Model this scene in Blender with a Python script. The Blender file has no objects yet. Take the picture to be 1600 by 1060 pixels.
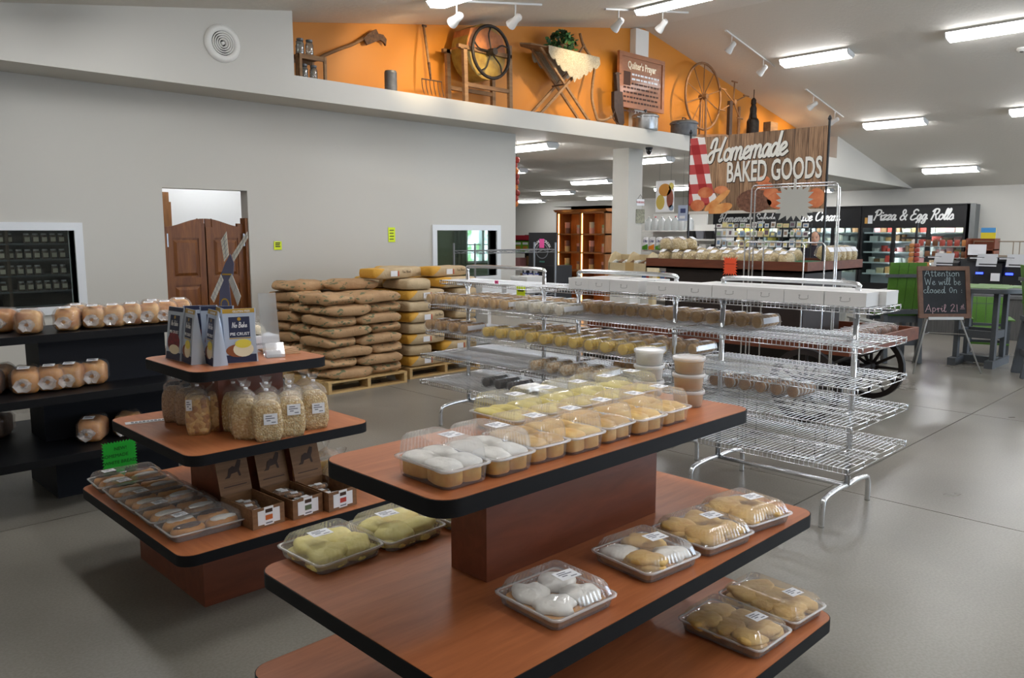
import bpy, math, random
from mathutils import Matrix, Vector
R = random.Random(7)
SC = bpy.context.scene
COL = SC.collection
# ---------------------------------------------------------------- camera
H = 1.6
FPX = 1241.9
_yaw, _pit = math.radians(45.353), math.radians(7.632)
VF = Vector((math.cos(_yaw)*math.cos(_pit), math.sin(_yaw)*math.cos(_pit), -math.sin(_pit)))
VR = Vector((math.sin(_yaw), -math.cos(_yaw), 0))
VU = VR.cross(VF)
cd = bpy.data.cameras.new('camera'); cam = bpy.data.objects.new('camera', cd); COL.objects.link(cam)
cd.sensor_width = 36; cd.sensor_fit = 'HORIZONTAL'; cd.lens = FPX/1600*36
cd.clip_start = .05; cd.clip_end = 200
cam.matrix_world = Matrix(((VR.x, VU.x, -VF.x, 0), (VR.y, VU.y, -VF.y, 0), (VR.z, VU.z, -VF.z, H), (0, 0, 0, 1)))
SC.camera = cam
# ---------------------------------------------------------------- view, world, daylight
SC.view_settings.view_transform = 'Standard'; SC.view_settings.look = 'None'
SC.view_settings.gamma = 1; SC.view_settings.use_curve_mapping = False
SC.view_settings.exposure = 1.5
LIGHT = 9.5         # radiance of the fluorescent diffusers
W = bpy.data.worlds.new('daylight'); SC.world = W; W.use_nodes = True
W.node_tree.nodes['Background'].inputs[0].default_value = (.62, .78, 1, 1)
W.node_tree.nodes['Background'].inputs[1].default_value = 1.2
for wx in (10.0, 14.0, 18.0):          # daylight coming in through the three shop-front windows
    ld = bpy.data.lights.new('window_daylight', 'AREA'); ld.shape = 'RECTANGLE'; ld.size = 2.6; ld.size_y = 1.5
    ld.energy = 62; ld.color = (.68, .82, 1)
    lo = bpy.data.objects.new('window_daylight', ld); COL.objects.link(lo)
    lo.location = (wx, -6.9, 1.55); lo.rotation_euler = (math.radians(90), 0, 0)
try:
    SC.cycles.transparent_max_bounces = 40
    SC.cycles.max_bounces = 8
except Exception:
    pass
# ---------------------------------------------------------------- pixel rays (1600 x 1060 frame)
def ray(x, y): return VF + VR*((x-800)/FPX) - VU*((y-530)/FPX)
def onZ(x, y, z): d = ray(x, y); return Vector((0, 0, H)) + d*((z-H)/d.z)
def onX(x, y, v): d = ray(x, y); return Vector((0, 0, H)) + d*(v/d.x)
def onY(x, y, v): d = ray(x, y); return Vector((0, 0, H)) + d*(v/d.y)
# ---------------------------------------------------------------- materials
def lin(h):
    if not isinstance(h, str): return (h[0], h[1], h[2], 1)
    h = h.lstrip('#'); c = [int(h[i:i+2], 16)/255 for i in (0, 2, 4)]
    return tuple(x/12.92 if x <= .04045 else ((x+.055)/1.055)**2.4 for x in c)+(1,)
MATS = {}
def nodes(name):
    m = bpy.data.materials.new(name); m.use_nodes = True
    return m, m.node_tree.nodes, m.node_tree.links, m.node_tree.nodes['Principled BSDF']
def mapping(N, L, scale=(1, 1, 1), coord='Object', rnd=False):
    tc = N.new('ShaderNodeTexCoord'); mp = N.new('ShaderNodeMapping'); mp.inputs['Scale'].default_value = scale
    L.new(tc.outputs[coord], mp.inputs[0])
    if rnd:
        oi = N.new('ShaderNodeObjectInfo'); mu = N.new('ShaderNodeMath'); mu.operation = 'MULTIPLY'; mu.inputs[1].default_value = 37
        L.new(oi.outputs['Random'], mu.inputs[0]); L.new(mu.outputs[0], mp.inputs['Location'])
    return mp
def simple(name, col, rough=.5, metal=0, var=0, vscale=8, bump=0, bscale=40, emis=None, estr=0, col2=None, spec=.5, stretch=(1, 1, 1), rnd=0, coat=0, detail=3, sub=0):
    """plain colour with optional noise variation towards col2, noise bump and per-object value shift"""
    if name in MATS: return MATS[name]
    m, N, L, B = nodes(name)
    B.inputs['Roughness'].default_value = rough; B.inputs['Metallic'].default_value = metal
    B.inputs['Specular IOR Level'].default_value = spec; B.inputs['Coat Weight'].default_value = coat
    c = lin(col); B.inputs['Base Color'].default_value = c; m.diffuse_color = c
    if sub: B.inputs['Subsurface Weight'].default_value = sub
    src = None
    if var or col2:
        mp = mapping(N, L, stretch, rnd=True)
        nz = N.new('ShaderNodeTexNoise'); nz.inputs['Scale'].default_value = vscale; nz.inputs['Detail'].default_value = detail
        L.new(mp.outputs[0], nz.inputs['Vector'])
        rp = N.new('ShaderNodeValToRGB'); rp.color_ramp.elements[0].position = .34; rp.color_ramp.elements[1].position = .66
        c2 = lin(col2) if col2 else tuple(x*(1-var) for x in c[:3])+(1,)
        rp.color_ramp.elements[0].color = c; rp.color_ramp.elements[1].color = c2
        L.new(nz.outputs['Fac'], rp.inputs[0]); src = rp.outputs[0]
    if rnd:
        hs = N.new('ShaderNodeHueSaturation'); oi = N.new('ShaderNodeObjectInfo'); mr = N.new('ShaderNodeMapRange')
        mr.inputs[3].default_value = 1-rnd; mr.inputs[4].default_value = 1+rnd
        L.new(oi.outputs['Random'], mr.inputs[0]); L.new(mr.outputs[0], hs.inputs['Value'])
        hs.inputs['Color'].default_value = c
        if src: L.new(src, hs.inputs['Color'])
        src = hs.outputs[0]
    if src: L.new(src, B.inputs['Base Color'])
    if bump:
        mp2 = mapping(N, L, stretch); nb = N.new('ShaderNodeTexNoise'); nb.inputs['Scale'].default_value = bscale; nb.inputs['Detail'].default_value = 4
        L.new(mp2.outputs[0], nb.inputs['Vector']); bp = N.new('ShaderNodeBump'); bp.inputs['Strength'].default_value = bump; bp.inputs['Distance'].default_value = .01
        L.new(nb.outputs['Fac'], bp.inputs['Height']); L.new(bp.outputs[0], B.inputs['Normal'])
    if emis:
        B.inputs['Emission Color'].default_value = lin(emis); B.inputs['Emission Strength'].default_value = estr
    MATS[name] = m; return m
def wood(name, c1, c2, scale=(2, 22, 22), rough=.4, coat=0, bump=.05, rnd=0):
    """grain runs along the axis with the small scale"""
    if name in MATS: return MATS[name]
    m, N, L, B = nodes(name); mp = mapping(N, L, scale, rnd=True)
    nz = N.new('ShaderNodeTexNoise'); nz.inputs['Scale'].default_value = 1.6; nz.inputs['Detail'].default_value = 7; nz.inputs['Roughness'].default_value = .62; nz.inputs['Distortion'].default_value = .6
    L.new(mp.outputs[0], nz.inputs['Vector'])
    rp = N.new('ShaderNodeValToRGB'); rp.color_ramp.elements[0].position = .3; rp.color_ramp.elements[1].position = .7
    rp.color_ramp.elements[0].color = lin(c1); rp.color_ramp.elements[1].color = lin(c2)
    L.new(nz.outputs['Fac'], rp.inputs[0]); out = rp.outputs[0]
    if rnd:
        hs = N.new('ShaderNodeHueSaturation'); oi = N.new('ShaderNodeObjectInfo'); mr = N.new('ShaderNodeMapRange')
        mr.inputs[3].default_value = 1-rnd; mr.inputs[4].default_value = 1+rnd
        L.new(oi.outputs['Random'], mr.inputs[0]); L.new(mr.outputs[0], hs.inputs['Value']); L.new(out, hs.inputs['Color']); out = hs.outputs[0]
    L.new(out, B.inputs['Base Color']); m.diffuse_color = lin(c1)
    B.inputs['Roughness'].default_value = rough; B.inputs['Coat Weight'].default_value = coat
    if bump:
        bp = N.new('ShaderNodeBump'); bp.inputs['Strength'].default_value = bump; bp.inputs['Distance'].default_value = .01
        L.new(nz.outputs['Fac'], bp.inputs['Height']); L.new(bp.outputs[0], B.inputs['Normal'])
    MATS[name] = m; return m
def clear(name, tint='#ffffff', haze=.05, gloss=.10, rough=.08, hazecol='#ffffff', bump=0, bscale=60):
    """thin clear film or moulded sheet: transparent, a little milky, glossy at grazing angles"""
    if name in MATS: return MATS[name]
    m = bpy.data.materials.new(name); m.use_nodes = True; N = m.node_tree.nodes; L = m.node_tree.links; N.clear()
    out = N.new('ShaderNodeOutputMaterial'); tr = N.new('ShaderNodeBsdfTransparent'); tr.inputs[0].default_value = lin(tint)
    df = N.new('ShaderNodeBsdfDiffuse'); df.inputs[0].default_value = lin(hazecol)
    gl = N.new('ShaderNodeBsdfGlossy'); gl.inputs['Roughness'].default_value = rough
    m1 = N.new('ShaderNodeMixShader'); m1.inputs[0].default_value = haze; L.new(tr.outputs[0], m1.inputs[1]); L.new(df.outputs[0], m1.inputs[2])
    lw = N.new('ShaderNodeLayerWeight'); lw.inputs['Blend'].default_value = .28
    mr = N.new('ShaderNodeMapRange'); mr.inputs[3].default_value = gloss*.5; mr.inputs[4].default_value = min(1, gloss*3.6)
    L.new(lw.outputs['Fresnel'], mr.inputs[0])
    m2 = N.new('ShaderNodeMixShader'); L.new(mr.outputs[0], m2.inputs[0]); L.new(m1.outputs[0], m2.inputs[1]); L.new(gl.outputs[0], m2.inputs[2])
    if bump:
        mp = mapping(N, L); nz = N.new('ShaderNodeTexNoise'); nz.inputs['Scale'].default_value = bscale; nz.inputs['Detail'].default_value = 3; nz.inputs['Distortion'].default_value = 1.5
        L.new(mp.outputs[0], nz.inputs['Vector']); bp = N.new('ShaderNodeBump'); bp.inputs['Strength'].default_value = bump; bp.inputs['Distance'].default_value = .02
        L.new(nz.outputs['Fac'], bp.inputs['Height']); L.new(bp.outputs[0], gl.inputs['Normal']); L.new(bp.outputs[0], df.inputs['Normal'])
    L.new(m2.outputs[0], out.inputs[0]); MATS[name] = m; return m
def grains(name, c1, c2, c3, scale=60, rough=.6, bump=.6):
    """packed grains or nuts: one colour for each cell"""
    if name in MATS: return MATS[name]
    m, N, L, B = nodes(name); mp = mapping(N, L, (1, 1, 1), rnd=True)
    vo = N.new('ShaderNodeTexVoronoi'); vo.inputs['Scale'].default_value = scale; L.new(mp.outputs[0], vo.inputs['Vector'])
    rp = N.new('ShaderNodeValToRGB'); e = rp.color_ramp.elements; e[0].color = lin(c1); e[1].color = lin(c3); k = e.new(.5); k.color = lin(c2)
    sp = N.new('ShaderNodeSeparateColor'); L.new(vo.outputs['Color'], sp.inputs[0]); L.new(sp.outputs[0], rp.inputs[0]); L.new(rp.outputs[0], B.inputs['Base Color'])
    bp = N.new('ShaderNodeBump'); bp.inputs['Strength'].default_value = bump; bp.inputs['Distance'].default_value = .008; bp.invert = True
    L.new(vo.outputs['Distance'], bp.inputs['Height']); L.new(bp.outputs[0], B.inputs['Normal']); B.inputs['Roughness'].default_value = rough
    MATS[name] = m; return m
# ---------------------------------------------------------------- mesh building
class MB:
    def __init__(s): s.v = []; s.f = []
    def add(s, vs, fs, M=None):
        o = len(s.v)
        s.v += [tuple(M @ Vector(p)) if M else tuple(p) for p in vs]; s.f += [tuple(o+i for i in f) for f in fs]; return s
    def bx(s, x0, x1, y0, y1, z0, z1, M=None):
        return s.add([(x0, y0, z0), (x1, y0, z0), (x1, y1, z0), (x0, y1, z0), (x0, y0, z1), (x1, y0, z1), (x1, y1, z1), (x0, y1, z1)],
                     [(3, 2, 1, 0), (4, 5, 6, 7), (0, 1, 5, 4), (1, 2, 6, 5), (2, 3, 7, 6), (3, 0, 4, 7)], M)
    def prism(s, poly, z0, z1, M=None):
        n = len(poly); return s.add([(x, y, z0) for x, y in poly]+[(x, y, z1) for x, y in poly],
                     [tuple(range(n-1, -1, -1)), tuple(range(n, 2*n))]+[(i, (i+1) % n, n+(i+1) % n, n+i) for i in range(n)], M)
    def loft(s, rings, cap0=True, cap1=True, M=None):
        n = len(rings[0]); vs = [p for r in rings for p in r]
        fs = [(k*n+i, k*n+(i+1) % n, (k+1)*n+(i+1) % n, (k+1)*n+i) for k in range(len(rings)-1) for i in range(n)]
        if cap0: fs.append(tuple(range(n-1, -1, -1)))
        if cap1: fs.append(tuple((len(rings)-1)*n+i for i in range(n)))
        return s.add(vs, fs, M)
    def lathe(s, prof, n=16, M=None, cap0=True, cap1=True):
        return s.loft([[(r*math.cos(2*math.pi*i/n), r*math.sin(2*math.pi*i/n), z) for i in range(n)] for r, z in prof], cap0, cap1, M)
    def tube(s, pts, r, n=6, closed=False, M=None):
        pts = [Vector(p) for p in pts]; m = len(pts); rs = r if isinstance(r, (list, tuple)) else [r]*m
        rings = []; up = None
        for i, p in enumerate(pts):
            a = pts[(i-1) % m] if (closed or i) else p; b = pts[(i+1) % m] if (closed or i < m-1) else p
            t = (b-a).normalized()
            if up is None: up = Vector((0, 0, 1)) if abs(t.z) < .9 else Vector((1, 0, 0))
            u = up-t*up.dot(t); u = u.normalized() if u.length > 1e-6 else t.orthogonal().normalized(); w = t.cross(u); up = u
            rings.append([p+(u*math.cos(2*math.pi*k/n)+w*math.sin(2*math.pi*k/n))*rs[i] for k in range(n)])
        if closed: rings.append(rings[0])
        return s.loft(rings, not closed, not closed, M)
    def bar(s, a, b, w, h, M=None):
        """rectangular bar from a to b, w sideways, h upwards"""
        a, b = Vector(a), Vector(b); t = (b-a).normalized(); up = Vector((0, 0, 1)) if abs(t.z) < .95 else Vector((0, 1, 0))
        u = t.cross(up).normalized()*w/2; v = u.cross(t).normalized()*h/2
        return s.loft([[p-u-v, p+u-v, p+u+v, p-u+v] for p in (a, b)], M=M)
    def se(s, a, b, c, e1=.5, e2=.5, n=20, m=10, M=None, fn=None):
        """superellipsoid, half sizes a b c"""
        pw = lambda x, e: math.copysign(abs(x)**e, x); rings = []
        for j in range(m+1):
            ph = -math.pi/2+math.pi*j/m; ph = max(-math.pi/2+.04, min(math.pi/2-.04, ph)); rg = []
            for i in range(n):
                th = 2*math.pi*i/n; p = (a*pw(math.cos(ph), e1)*pw(math.cos(th), e2), b*pw(math.cos(ph), e1)*pw(math.sin(th), e2), c*pw(math.sin(ph), e1))
                rg.append(fn(p) if fn else p)
            rings.append(rg)
        return s.loft(rings, M=M)
    def poly(s, pts, M=None): return s.add(pts, [tuple(range(len(pts)))], M)
    def mesh(s, name, mat=None, smooth=False, ang=None):
        me = bpy.data.meshes.new(name); me.from_pydata(s.v, [], s.f)
        if mat: me.materials.append(mat)
        if smooth: me.polygons.foreach_set('use_smooth', [True]*len(me.polygons))
        me.update(calc_edges=True)
        if ang:
            me.polygons.foreach_set('use_smooth', [True]*len(me.polygons)); me.set_sharp_from_angle(angle=math.radians(ang))
        return me
    def obj(s, name, mat, parent=None, loc=(0, 0, 0), rot=(0, 0, 0), smooth=False, ang=None):
        return put(name, s.mesh(name, mat, smooth, ang), parent, loc, rot)
def put(name, me, parent=None, loc=(0, 0, 0), rot=(0, 0, 0), scale=None):
    o = bpy.data.objects.new(name, me); COL.objects.link(o); o.parent = parent; o.location = loc; o.rotation_euler = rot
    if scale: o.scale = scale
    return o
def tag(o, label, cat, group=None):
    o['label'] = label; o['category'] = cat
    if group: o['group'] = group
    return o
def thing(name, label, cat, loc=(0, 0, 0), rz=0, group=None):
    o = put(name, None, None, loc, (0, 0, rz)); o.empty_display_size = .05; return tag(o, label, cat, group)
def struct(o): o['kind'] = 'structure'; return o
def kids(o): return [c for c in COL.objects if c.parent == o]
KID = {}
def dup(root, loc, rz=0, label=None, group=None):
    """copy of a thing with copies of its parts and sub-parts"""
    if root.name not in KID: KID[root.name] = [(c, kids(c)) for c in kids(root)]
    r = root.copy(); COL.objects.link(r); r.location = loc; r.rotation_euler = (0, 0, rz)
    if label: r['label'] = label
    if group: r['group'] = group
    for c, gs in KID[root.name]:
        d = c.copy(); COL.objects.link(d); d.parent = r
        for g in gs:
            e = g.copy(); COL.objects.link(e); e.parent = d
    return r
def rr(w, d, r, n=5, cx=0, cy=0):
    """rounded rectangle outline"""
    o = []
    for sx, sy, a0 in ((1, 1, 0), (-1, 1, 90), (-1, -1, 180), (1, -1, 270)):
        for k in range(n+1):
            a = math.radians(a0+90*k/n); o.append((cx+sx*(w/2-r)+r*math.cos(a), cy+sy*(d/2-r)+r*math.sin(a)))
    return o
def resample(poly, n):
    P = [Vector((p[0], p[1])) for p in poly]; m = len(P); Ls = [(P[(i+1) % m]-P[i]).length for i in range(m)]; T = sum(Ls); out = []; i = 0; acc = 0
    for k in range(n):
        t = T*k/n
        while acc+Ls[i] < t: acc += Ls[i]; i += 1
        out.append(P[i].lerp(P[(i+1) % m], (t-acc)/max(Ls[i], 1e-9)))
    return out
def face_mx(o, ux, uy):
    """matrix mapping flat x,y,z to origin o with x along ux, y along uy"""
    ux, uy = Vector(ux).normalized(), Vector(uy).normalized(); n = ux.cross(uy); o = Vector(o)
    return Matrix(((ux.x, uy.x, n.x, o.x), (ux.y, uy.y, n.y, o.y), (ux.z, uy.z, n.z, o.z), (0, 0, 0, 1)))
FX = lambda o: face_mx(o, (0, -1, 0), (0, 0, 1))      # sign seen from the camera side, facing -x
FY = lambda o: face_mx(o, (1, 0, 0), (0, 0, 1))       # sign facing -y
def cr(pts, k=6, closed=False):
    """Catmull-Rom through 2D or 3D points"""
    P = [Vector(p) for p in pts]; n = len(P)
    if n < 3: return P
    g = (lambda i: P[i % n]) if closed else (lambda i: P[max(0, min(n-1, i))]); out = []
    for i in range(n if closed else n-1):
        a, b, c, d = g(i-1), g(i), g(i+1), g(i+2)
        for j in range(k):
            t = j/k; out.append(.5*((2*b)+(c-a)*t+(2*a-5*b+4*c-d)*t*t+(3*b-a-3*c+d)*t**3))
    if not closed: out.append(P[-1])
    return out
def text_mesh(s, size, mat, shear=0, bold=0, align='CENTER', wide=1, ext=.0015):
    cu = bpy.data.curves.new('lettering', 'FONT'); cu.body = s; cu.size = size; cu.shear = shear; cu.offset = bold*size; cu.align_x = align; cu.extrude = ext; cu.resolution_u = 3
    o = bpy.data.objects.new('lettering', cu); COL.objects.link(o); o.scale = (1, 1, 1)
    me = bpy.data.meshes.new_from_object(o.evaluated_get(bpy.context.evaluated_depsgraph_get())); bpy.data.objects.remove(o); bpy.data.curves.remove(cu)
    if wide != 1:
        for v in me.vertices: v.co.x *= wide
    me.materials.clear(); me.materials.append(mat); me.name = 'lettering'; return me
def text(s, size, mat, parent, M, **k):
    o = put('lettering', text_mesh(s, size, mat, **k), parent); o.matrix_local = M; return o
# a small hand-drawn stroke alphabet: advance, strokes (x-height .5, cap height 1)
GL = {
'H': (.92, [[(.02, .62), (.1, .92), (.3, .98), (.26, .5), (.2, .05), (.02, .0), (-.08, .22), (.1, .42), (.35, .48), (.62, .52)], [(.78, 1), (.66, .6), (.58, .2), (.62, 0), (.78, .06)]]),
'o': (.46, [[(.26, .5), (.08, .4), (.06, .12), (.2, 0), (.36, .14), (.36, .4), (.24, .5), (.3, .4), (.46, .42)]]),
'm': (.78, [[(.0, .4), (.1, .5), (.1, .2), (.08, 0)], [(.1, .3), (.22, .5), (.34, .44), (.32, 0)], [(.34, .3), (.46, .5), (.58, .44), (.56, .08), (.64, 0), (.76, .12)]]),
'e': (.44, [[(.02, .16), (.2, .24), (.34, .38), (.24, .5), (.08, .36), (.08, .1), (.22, 0), (.44, .14)]]),
'a': (.52, [[(.36, .44), (.2, .5), (.05, .3), (.08, .05), (.22, .03), (.36, .4), (.38, .5), (.35, .1), (.42, 0), (.52, .1)]]),
'd': (.54, [[(.36, .42), (.2, .5), (.05, .3), (.08, .05), (.22, .03), (.36, .4), (.44, 1), (.37, .12), (.44, 0), (.54, .1)]]),
'S': (.62, [[(.56, .8), (.44, .98), (.22, .92), (.16, .7), (.42, .48), (.46, .2), (.24, 0), (.04, .12)]]),
'l': (.28, [[(0, .12), (.16, .5), (.24, .9), (.14, 1), (.09, .7), (.09, .1), (.17, 0), (.28, .1)]]),
's': (.38, [[(0, .1), (.2, .5), (.32, .2), (.2, 0), (.06, .06)], [(.3, .06), (.38, .12)]]),
'I': (.42, [[(.04, .9), (.2, .98), (.42, .94)], [(.26, .96), (.18, .5), (.16, .04)], [(0, .04), (.16, .0), (.34, .05)]]),
'c': (.4, [[(.34, .4), (.22, .5), (.06, .34), (.08, .08), (.22, 0), (.4, .12)]]),
'C': (.68, [[(.6, .78), (.5, .98), (.28, .94), (.08, .6), (.1, .16), (.3, 0), (.64, .18)]]),
'r': (.38, [[(0, .3), (.12, .52), (.12, .0)], [(.12, .3), (.22, .48), (.36, .44)]]),
'P': (.66, [[(.2, .9), (.16, .4), (.08, 0)], [(.02, .76), (.2, .98), (.5, .96), (.58, .72), (.42, .5), (.16, .48)]]),
'i': (.24, [[(0, .3), (.1, .5), (.08, .1), (.16, 0), (.24, .1)], [(.13, .68), (.15, .74)]]),
'z': (.44, [[(.04, .42), (.16, .5), (.36, .46), (.06, .04), (.24, .04), (.44, .1)]]),
'&': (.66, [[(.6, .5), (.42, .1), (.2, 0), (.06, .2), (.2, .46), (.4, .66), (.38, .9), (.24, .96), (.16, .76), (.34, .4), (.62, .0)]]),
'E': (.64, [[(.58, .86), (.4, .98), (.2, .84), (.26, .58), (.44, .54)], [(.26, .56), (.08, .34), (.1, .08), (.3, 0), (.6, .16)]]),
'g': (.5, [[(.36, .44), (.2, .5), (.05, .3), (.1, .05), (.24, .06), (.36, .45), (.34, -.2), (.2, -.34), (.08, -.22), (.3, 0), (.5, .12)]]),
'R': (.7, [[(.2, .9), (.16, .4), (.08, 0)], [(.02, .76), (.2, .98), (.5, .96), (.54, .7), (.4, .52), (.18, .5)], [(.34, .5), (.48, .1), (.58, 0), (.7, .1)]]),
'A': (.66, [[(.0, 0), (.34, 1)], [(.34, 1), (.56, 0)], [(.1, .36), (.5, .36)]]),
't': (.34, [[(.16, .85), (.14, .1), (.2, 0), (.32, .06)], [(0, .56), (.3, .56)]]),
'n': (.46, [[(.06, .5), (.06, 0)], [(.06, .3), (.2, .5), (.34, .4), (.36, 0)]]),
'W': (.9, [[(0, 1), (.2, 0)], [(.2, 0), (.4, .75)], [(.4, .75), (.6, 0)], [(.6, 0), (.8, 1)]]),
'w': (.64, [[(0, .5), (.14, 0)], [(.14, 0), (.28, .42)], [(.28, .42), (.42, 0)], [(.42, 0), (.54, .5)]]),
'b': (.44, [[(.06, 1), (.06, 0)], [(.06, .3), (.22, .5), (.36, .26), (.2, 0), (.06, .06)]]),
'O': (.5, [[(.24, .84), (.06, .5), (.2, .04), (.4, .34), (.34, .76), (.2, .84)]]),
':': (.24, [[(.1, .1), (.1, .16)], [(.1, .42), (.1, .48)]]),
'p': (.46, [[(.06, .5), (.04, -.34)], [(.06, .34), (.2, .5), (.36, .28), (.22, 0), (.06, .08)]]),
'2': (.56, [[(.06, .74), (.26, .98), (.42, .74), (.06, .02), (.26, .08), (.5, .02)]]),
'1': (.26, [[(.1, .98), (.1, 0)]]), ' ': (.36, []), 'k': (.46, [[(.06, 1), (.06, 0)], [(.36, .5), (.08, .22)], [(.14, .28), (.4, 0)]]), 'B': (.6, [[(.1, 1), (.1, 0)], [(.1, 1), (.46, .9), (.36, .56), (.1, .52), (.5, .4), (.46, .08), (.1, 0)]]), 'N': (.7, [[(.06, 0), (.1, 1)], [(.1, 1), (.5, 0)], [(.5, 0), (.56, 1)]]), 'F': (.56, [[(.1, 0), (.14, .95)], [(.06, .95), (.5, .98)], [(.12, .5), (.4, .52)]]), 'u': (.48, [[(.06, .5), (.06, .1), (.2, 0), (.34, .14), (.38, .5), (.38, .06), (.48, .06)]]), 'U': (.62, [[(.08, 1), (.06, .2), (.24, 0), (.44, .2), (.5, 1)]])}
def stroke_mesh(s, size, wt, mat, shear=0, thick=.002, kern=0, jit=0):
    """ribbon lettering drawn with round strokes, centred on x"""
    b = MB(); x = 0; rg = random.Random(len(s)); cnt = 0
    tot = sum(GL[c][0]+kern for c in s)
    for c in s:
        adv, st = GL[c]; dy = rg.uniform(-jit, jit)
        for pl in st:
            pts = [(p[0]+x-tot/2, p[1]+dy) for p in pl]; pts = [Vector(((p[0]+shear*p[1])*size, p[1]*size, 0)) for p in pts]
            q = cr(pts, 5) if len(pts) > 2 else pts
            L_, R_ = [], []
            for i, p in enumerate(q):
                t = (q[min(i+1, len(q)-1)]-q[max(i-1, 0)]); t = t.normalized() if t.length > 1e-9 else Vector((0, 1, 0)); nrm = Vector((-t.y, t.x, 0))*wt*size/2
                if i == 0: p = p-t*wt*size*.3
                if i == len(q)-1: p = p+t*wt*size*.3
                L_.append(p+nrm); R_.append(p-nrm)
            n = len(q)
            for i in range(n-1):
                cnt += 1; dz = Vector((0, 0, (cnt*7 % 40)*thick*.02)); 
                b.add([q_+dz for q_ in [L_[i], L_[i+1], R_[i+1], R_[i]]+[v+Vector((0, 0, thick)) for v in (L_[i], L_[i+1], R_[i+1], R_[i])]], [(0, 1, 2, 3), (7, 6, 5, 4), (0, 4, 5, 1), (2, 6, 7, 3)])
        x += adv+kern
    return b.mesh('lettering', mat)
def strokes(s, size, wt, mat, parent, M, **k):
    o = put('lettering', stroke_mesh(s, size, wt, mat, **k), parent); o.matrix_local = M; return o
def dents(poly_w, poly_h, n, depth):
    """outline of a jagged-edge card, centred"""
    o = []
    for (x0, y0, x1, y1) in ((-1, -1, 1, -1), (1, -1, 1, 1), (1, 1, -1, 1), (-1, 1, -1, -1)):
        k = max(3, int(n*(poly_w if y0 == y1 else poly_h)/max(poly_w, poly_h)))
        for i in range(k):
            for t, d in ((i/k, 0), ((i+.5)/k, depth)):
                x = (x0+(x1-x0)*t)*poly_w/2; y = (y0+(y1-y0)*t)*poly_h/2; o.append((x*(1-d/poly_w*2), y*(1-d/poly_h*2)))
    return o
ORD = ['first', 'second', 'third', 'fourth', 'fifth', 'sixth', 'seventh', 'eighth', 'ninth', 'tenth', 'eleventh', 'twelfth', 'thirteenth', 'fourteenth', 'fifteenth', 'sixteenth', 'seventeenth', 'eighteenth', 'nineteenth', 'twentieth']+['twenty-'+w for w in ('first', 'second', 'third', 'fourth', 'fifth', 'sixth', 'seventh', 'eighth', 'ninth')]+['thirtieth']
# ---------------------------------------------------------------- shared materials
WHITE = simple('white_paint', '#dedcd6', .6, bump=.02, bscale=120)
PAPER = simple('white_paper', '#e9e9ec', .7)
INK = simple('dark_ink', '#24252c', .7)
GREYINK = simple('grey_print', '#75777f', .7)
BLACK = simple('black_plastic', '#17181b', .45)
CHROME = simple('chrome', '#e2e4e7', .2, 1)
WIREC = simple('chrome_wire', '#dfe1e4', .34, .9)
STEEL = simple('brushed_steel', '#9b9da0', .32, 1)
DARKIRON = simple('dark_iron', '#3a332e', .6, .6, var=.4, vscale=20)
SHELL = clear('clear_clamshell', haze=.10, gloss=.11, rough=.10)
FILM = clear('clear_bag_film', haze=.07, gloss=.10, rough=.15, bump=.6, bscale=45)
PANE = clear('window_glass', tint='#e3ebe9', haze=.0, gloss=.05, rough=.02)
# ================================================================ the building
YW, YS, XF, XE = 8.45, 7.9, 23.0, 8.42       # left wall, soffit face, far wall, end of the left wall
def cl(x): return 3.2+.161*x if x < 11.58 else 7.38-.2*x       # vaulted ceiling height
def lowc(x): return 3.03 if x < 11 else 3.03-(x-11)/12*.255      # ceiling of the back room
def concrete():
    m, N, L, B = nodes('polished_concrete'); mp = mapping(N, L, (1, 1, 1), coord='Object')
    a = N.new('ShaderNodeTexNoise'); a.inputs['Scale'].default_value = .9; a.inputs['Detail'].default_value = 5
    b = N.new('ShaderNodeTexNoise'); b.inputs['Scale'].default_value = 85; b.inputs['Detail'].default_value = 2
    for n in (a, b): L.new(mp.outputs[0], n.inputs['Vector'])
    r1 = N.new('ShaderNodeValToRGB'); r1.color_ramp.elements[0].color = lin('#77736c'); r1.color_ramp.elements[1].color = lin('#8a867e'); r1.color_ramp.elements[0].position = .35; r1.color_ramp.elements[1].position = .65
    L.new(a.outputs['Fac'], r1.inputs[0])
    r2 = N.new('ShaderNodeValToRGB'); r2.color_ramp.elements[0].color = (.86, .85, .82, 1); r2.color_ramp.elements[1].color = (1.03, 1.02, 1.0, 1); r2.color_ramp.elements[0].position = .38; r2.color_ramp.elements[1].position = .62
    L.new(b.outputs['Fac'], r2.inputs[0])
    mx = N.new('ShaderNodeMixRGB'); mx.blend_type = 'MULTIPLY'; mx.inputs[0].default_value = 1; L.new(r1.outputs[0], mx.inputs[1]); L.new(r2.outputs[0], mx.inputs[2]); L.new(mx.outputs[0], B.inputs['Base Color'])
    mr = N.new('ShaderNodeMapRange'); mr.inputs[3].default_value = .24; mr.inputs[4].default_value = .34; L.new(a.outputs['Fac'], mr.inputs[0]); L.new(mr.outputs[0], B.inputs['Roughness'])
    B.inputs['Specular IOR Level'].default_value = .55
    return m
CONC = concrete()
WALLM = simple('grey_white_wall_paint', '#c3c0b8', .62, bump=.03, bscale=200)
CEILM = simple('textured_ceiling_paint', '#d6d1c8', .8, bump=.5, bscale=14, stretch=(1, 2.2, 1))
ORANGE = simple('orange_wall_paint', '#c27a1c', .55)
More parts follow.
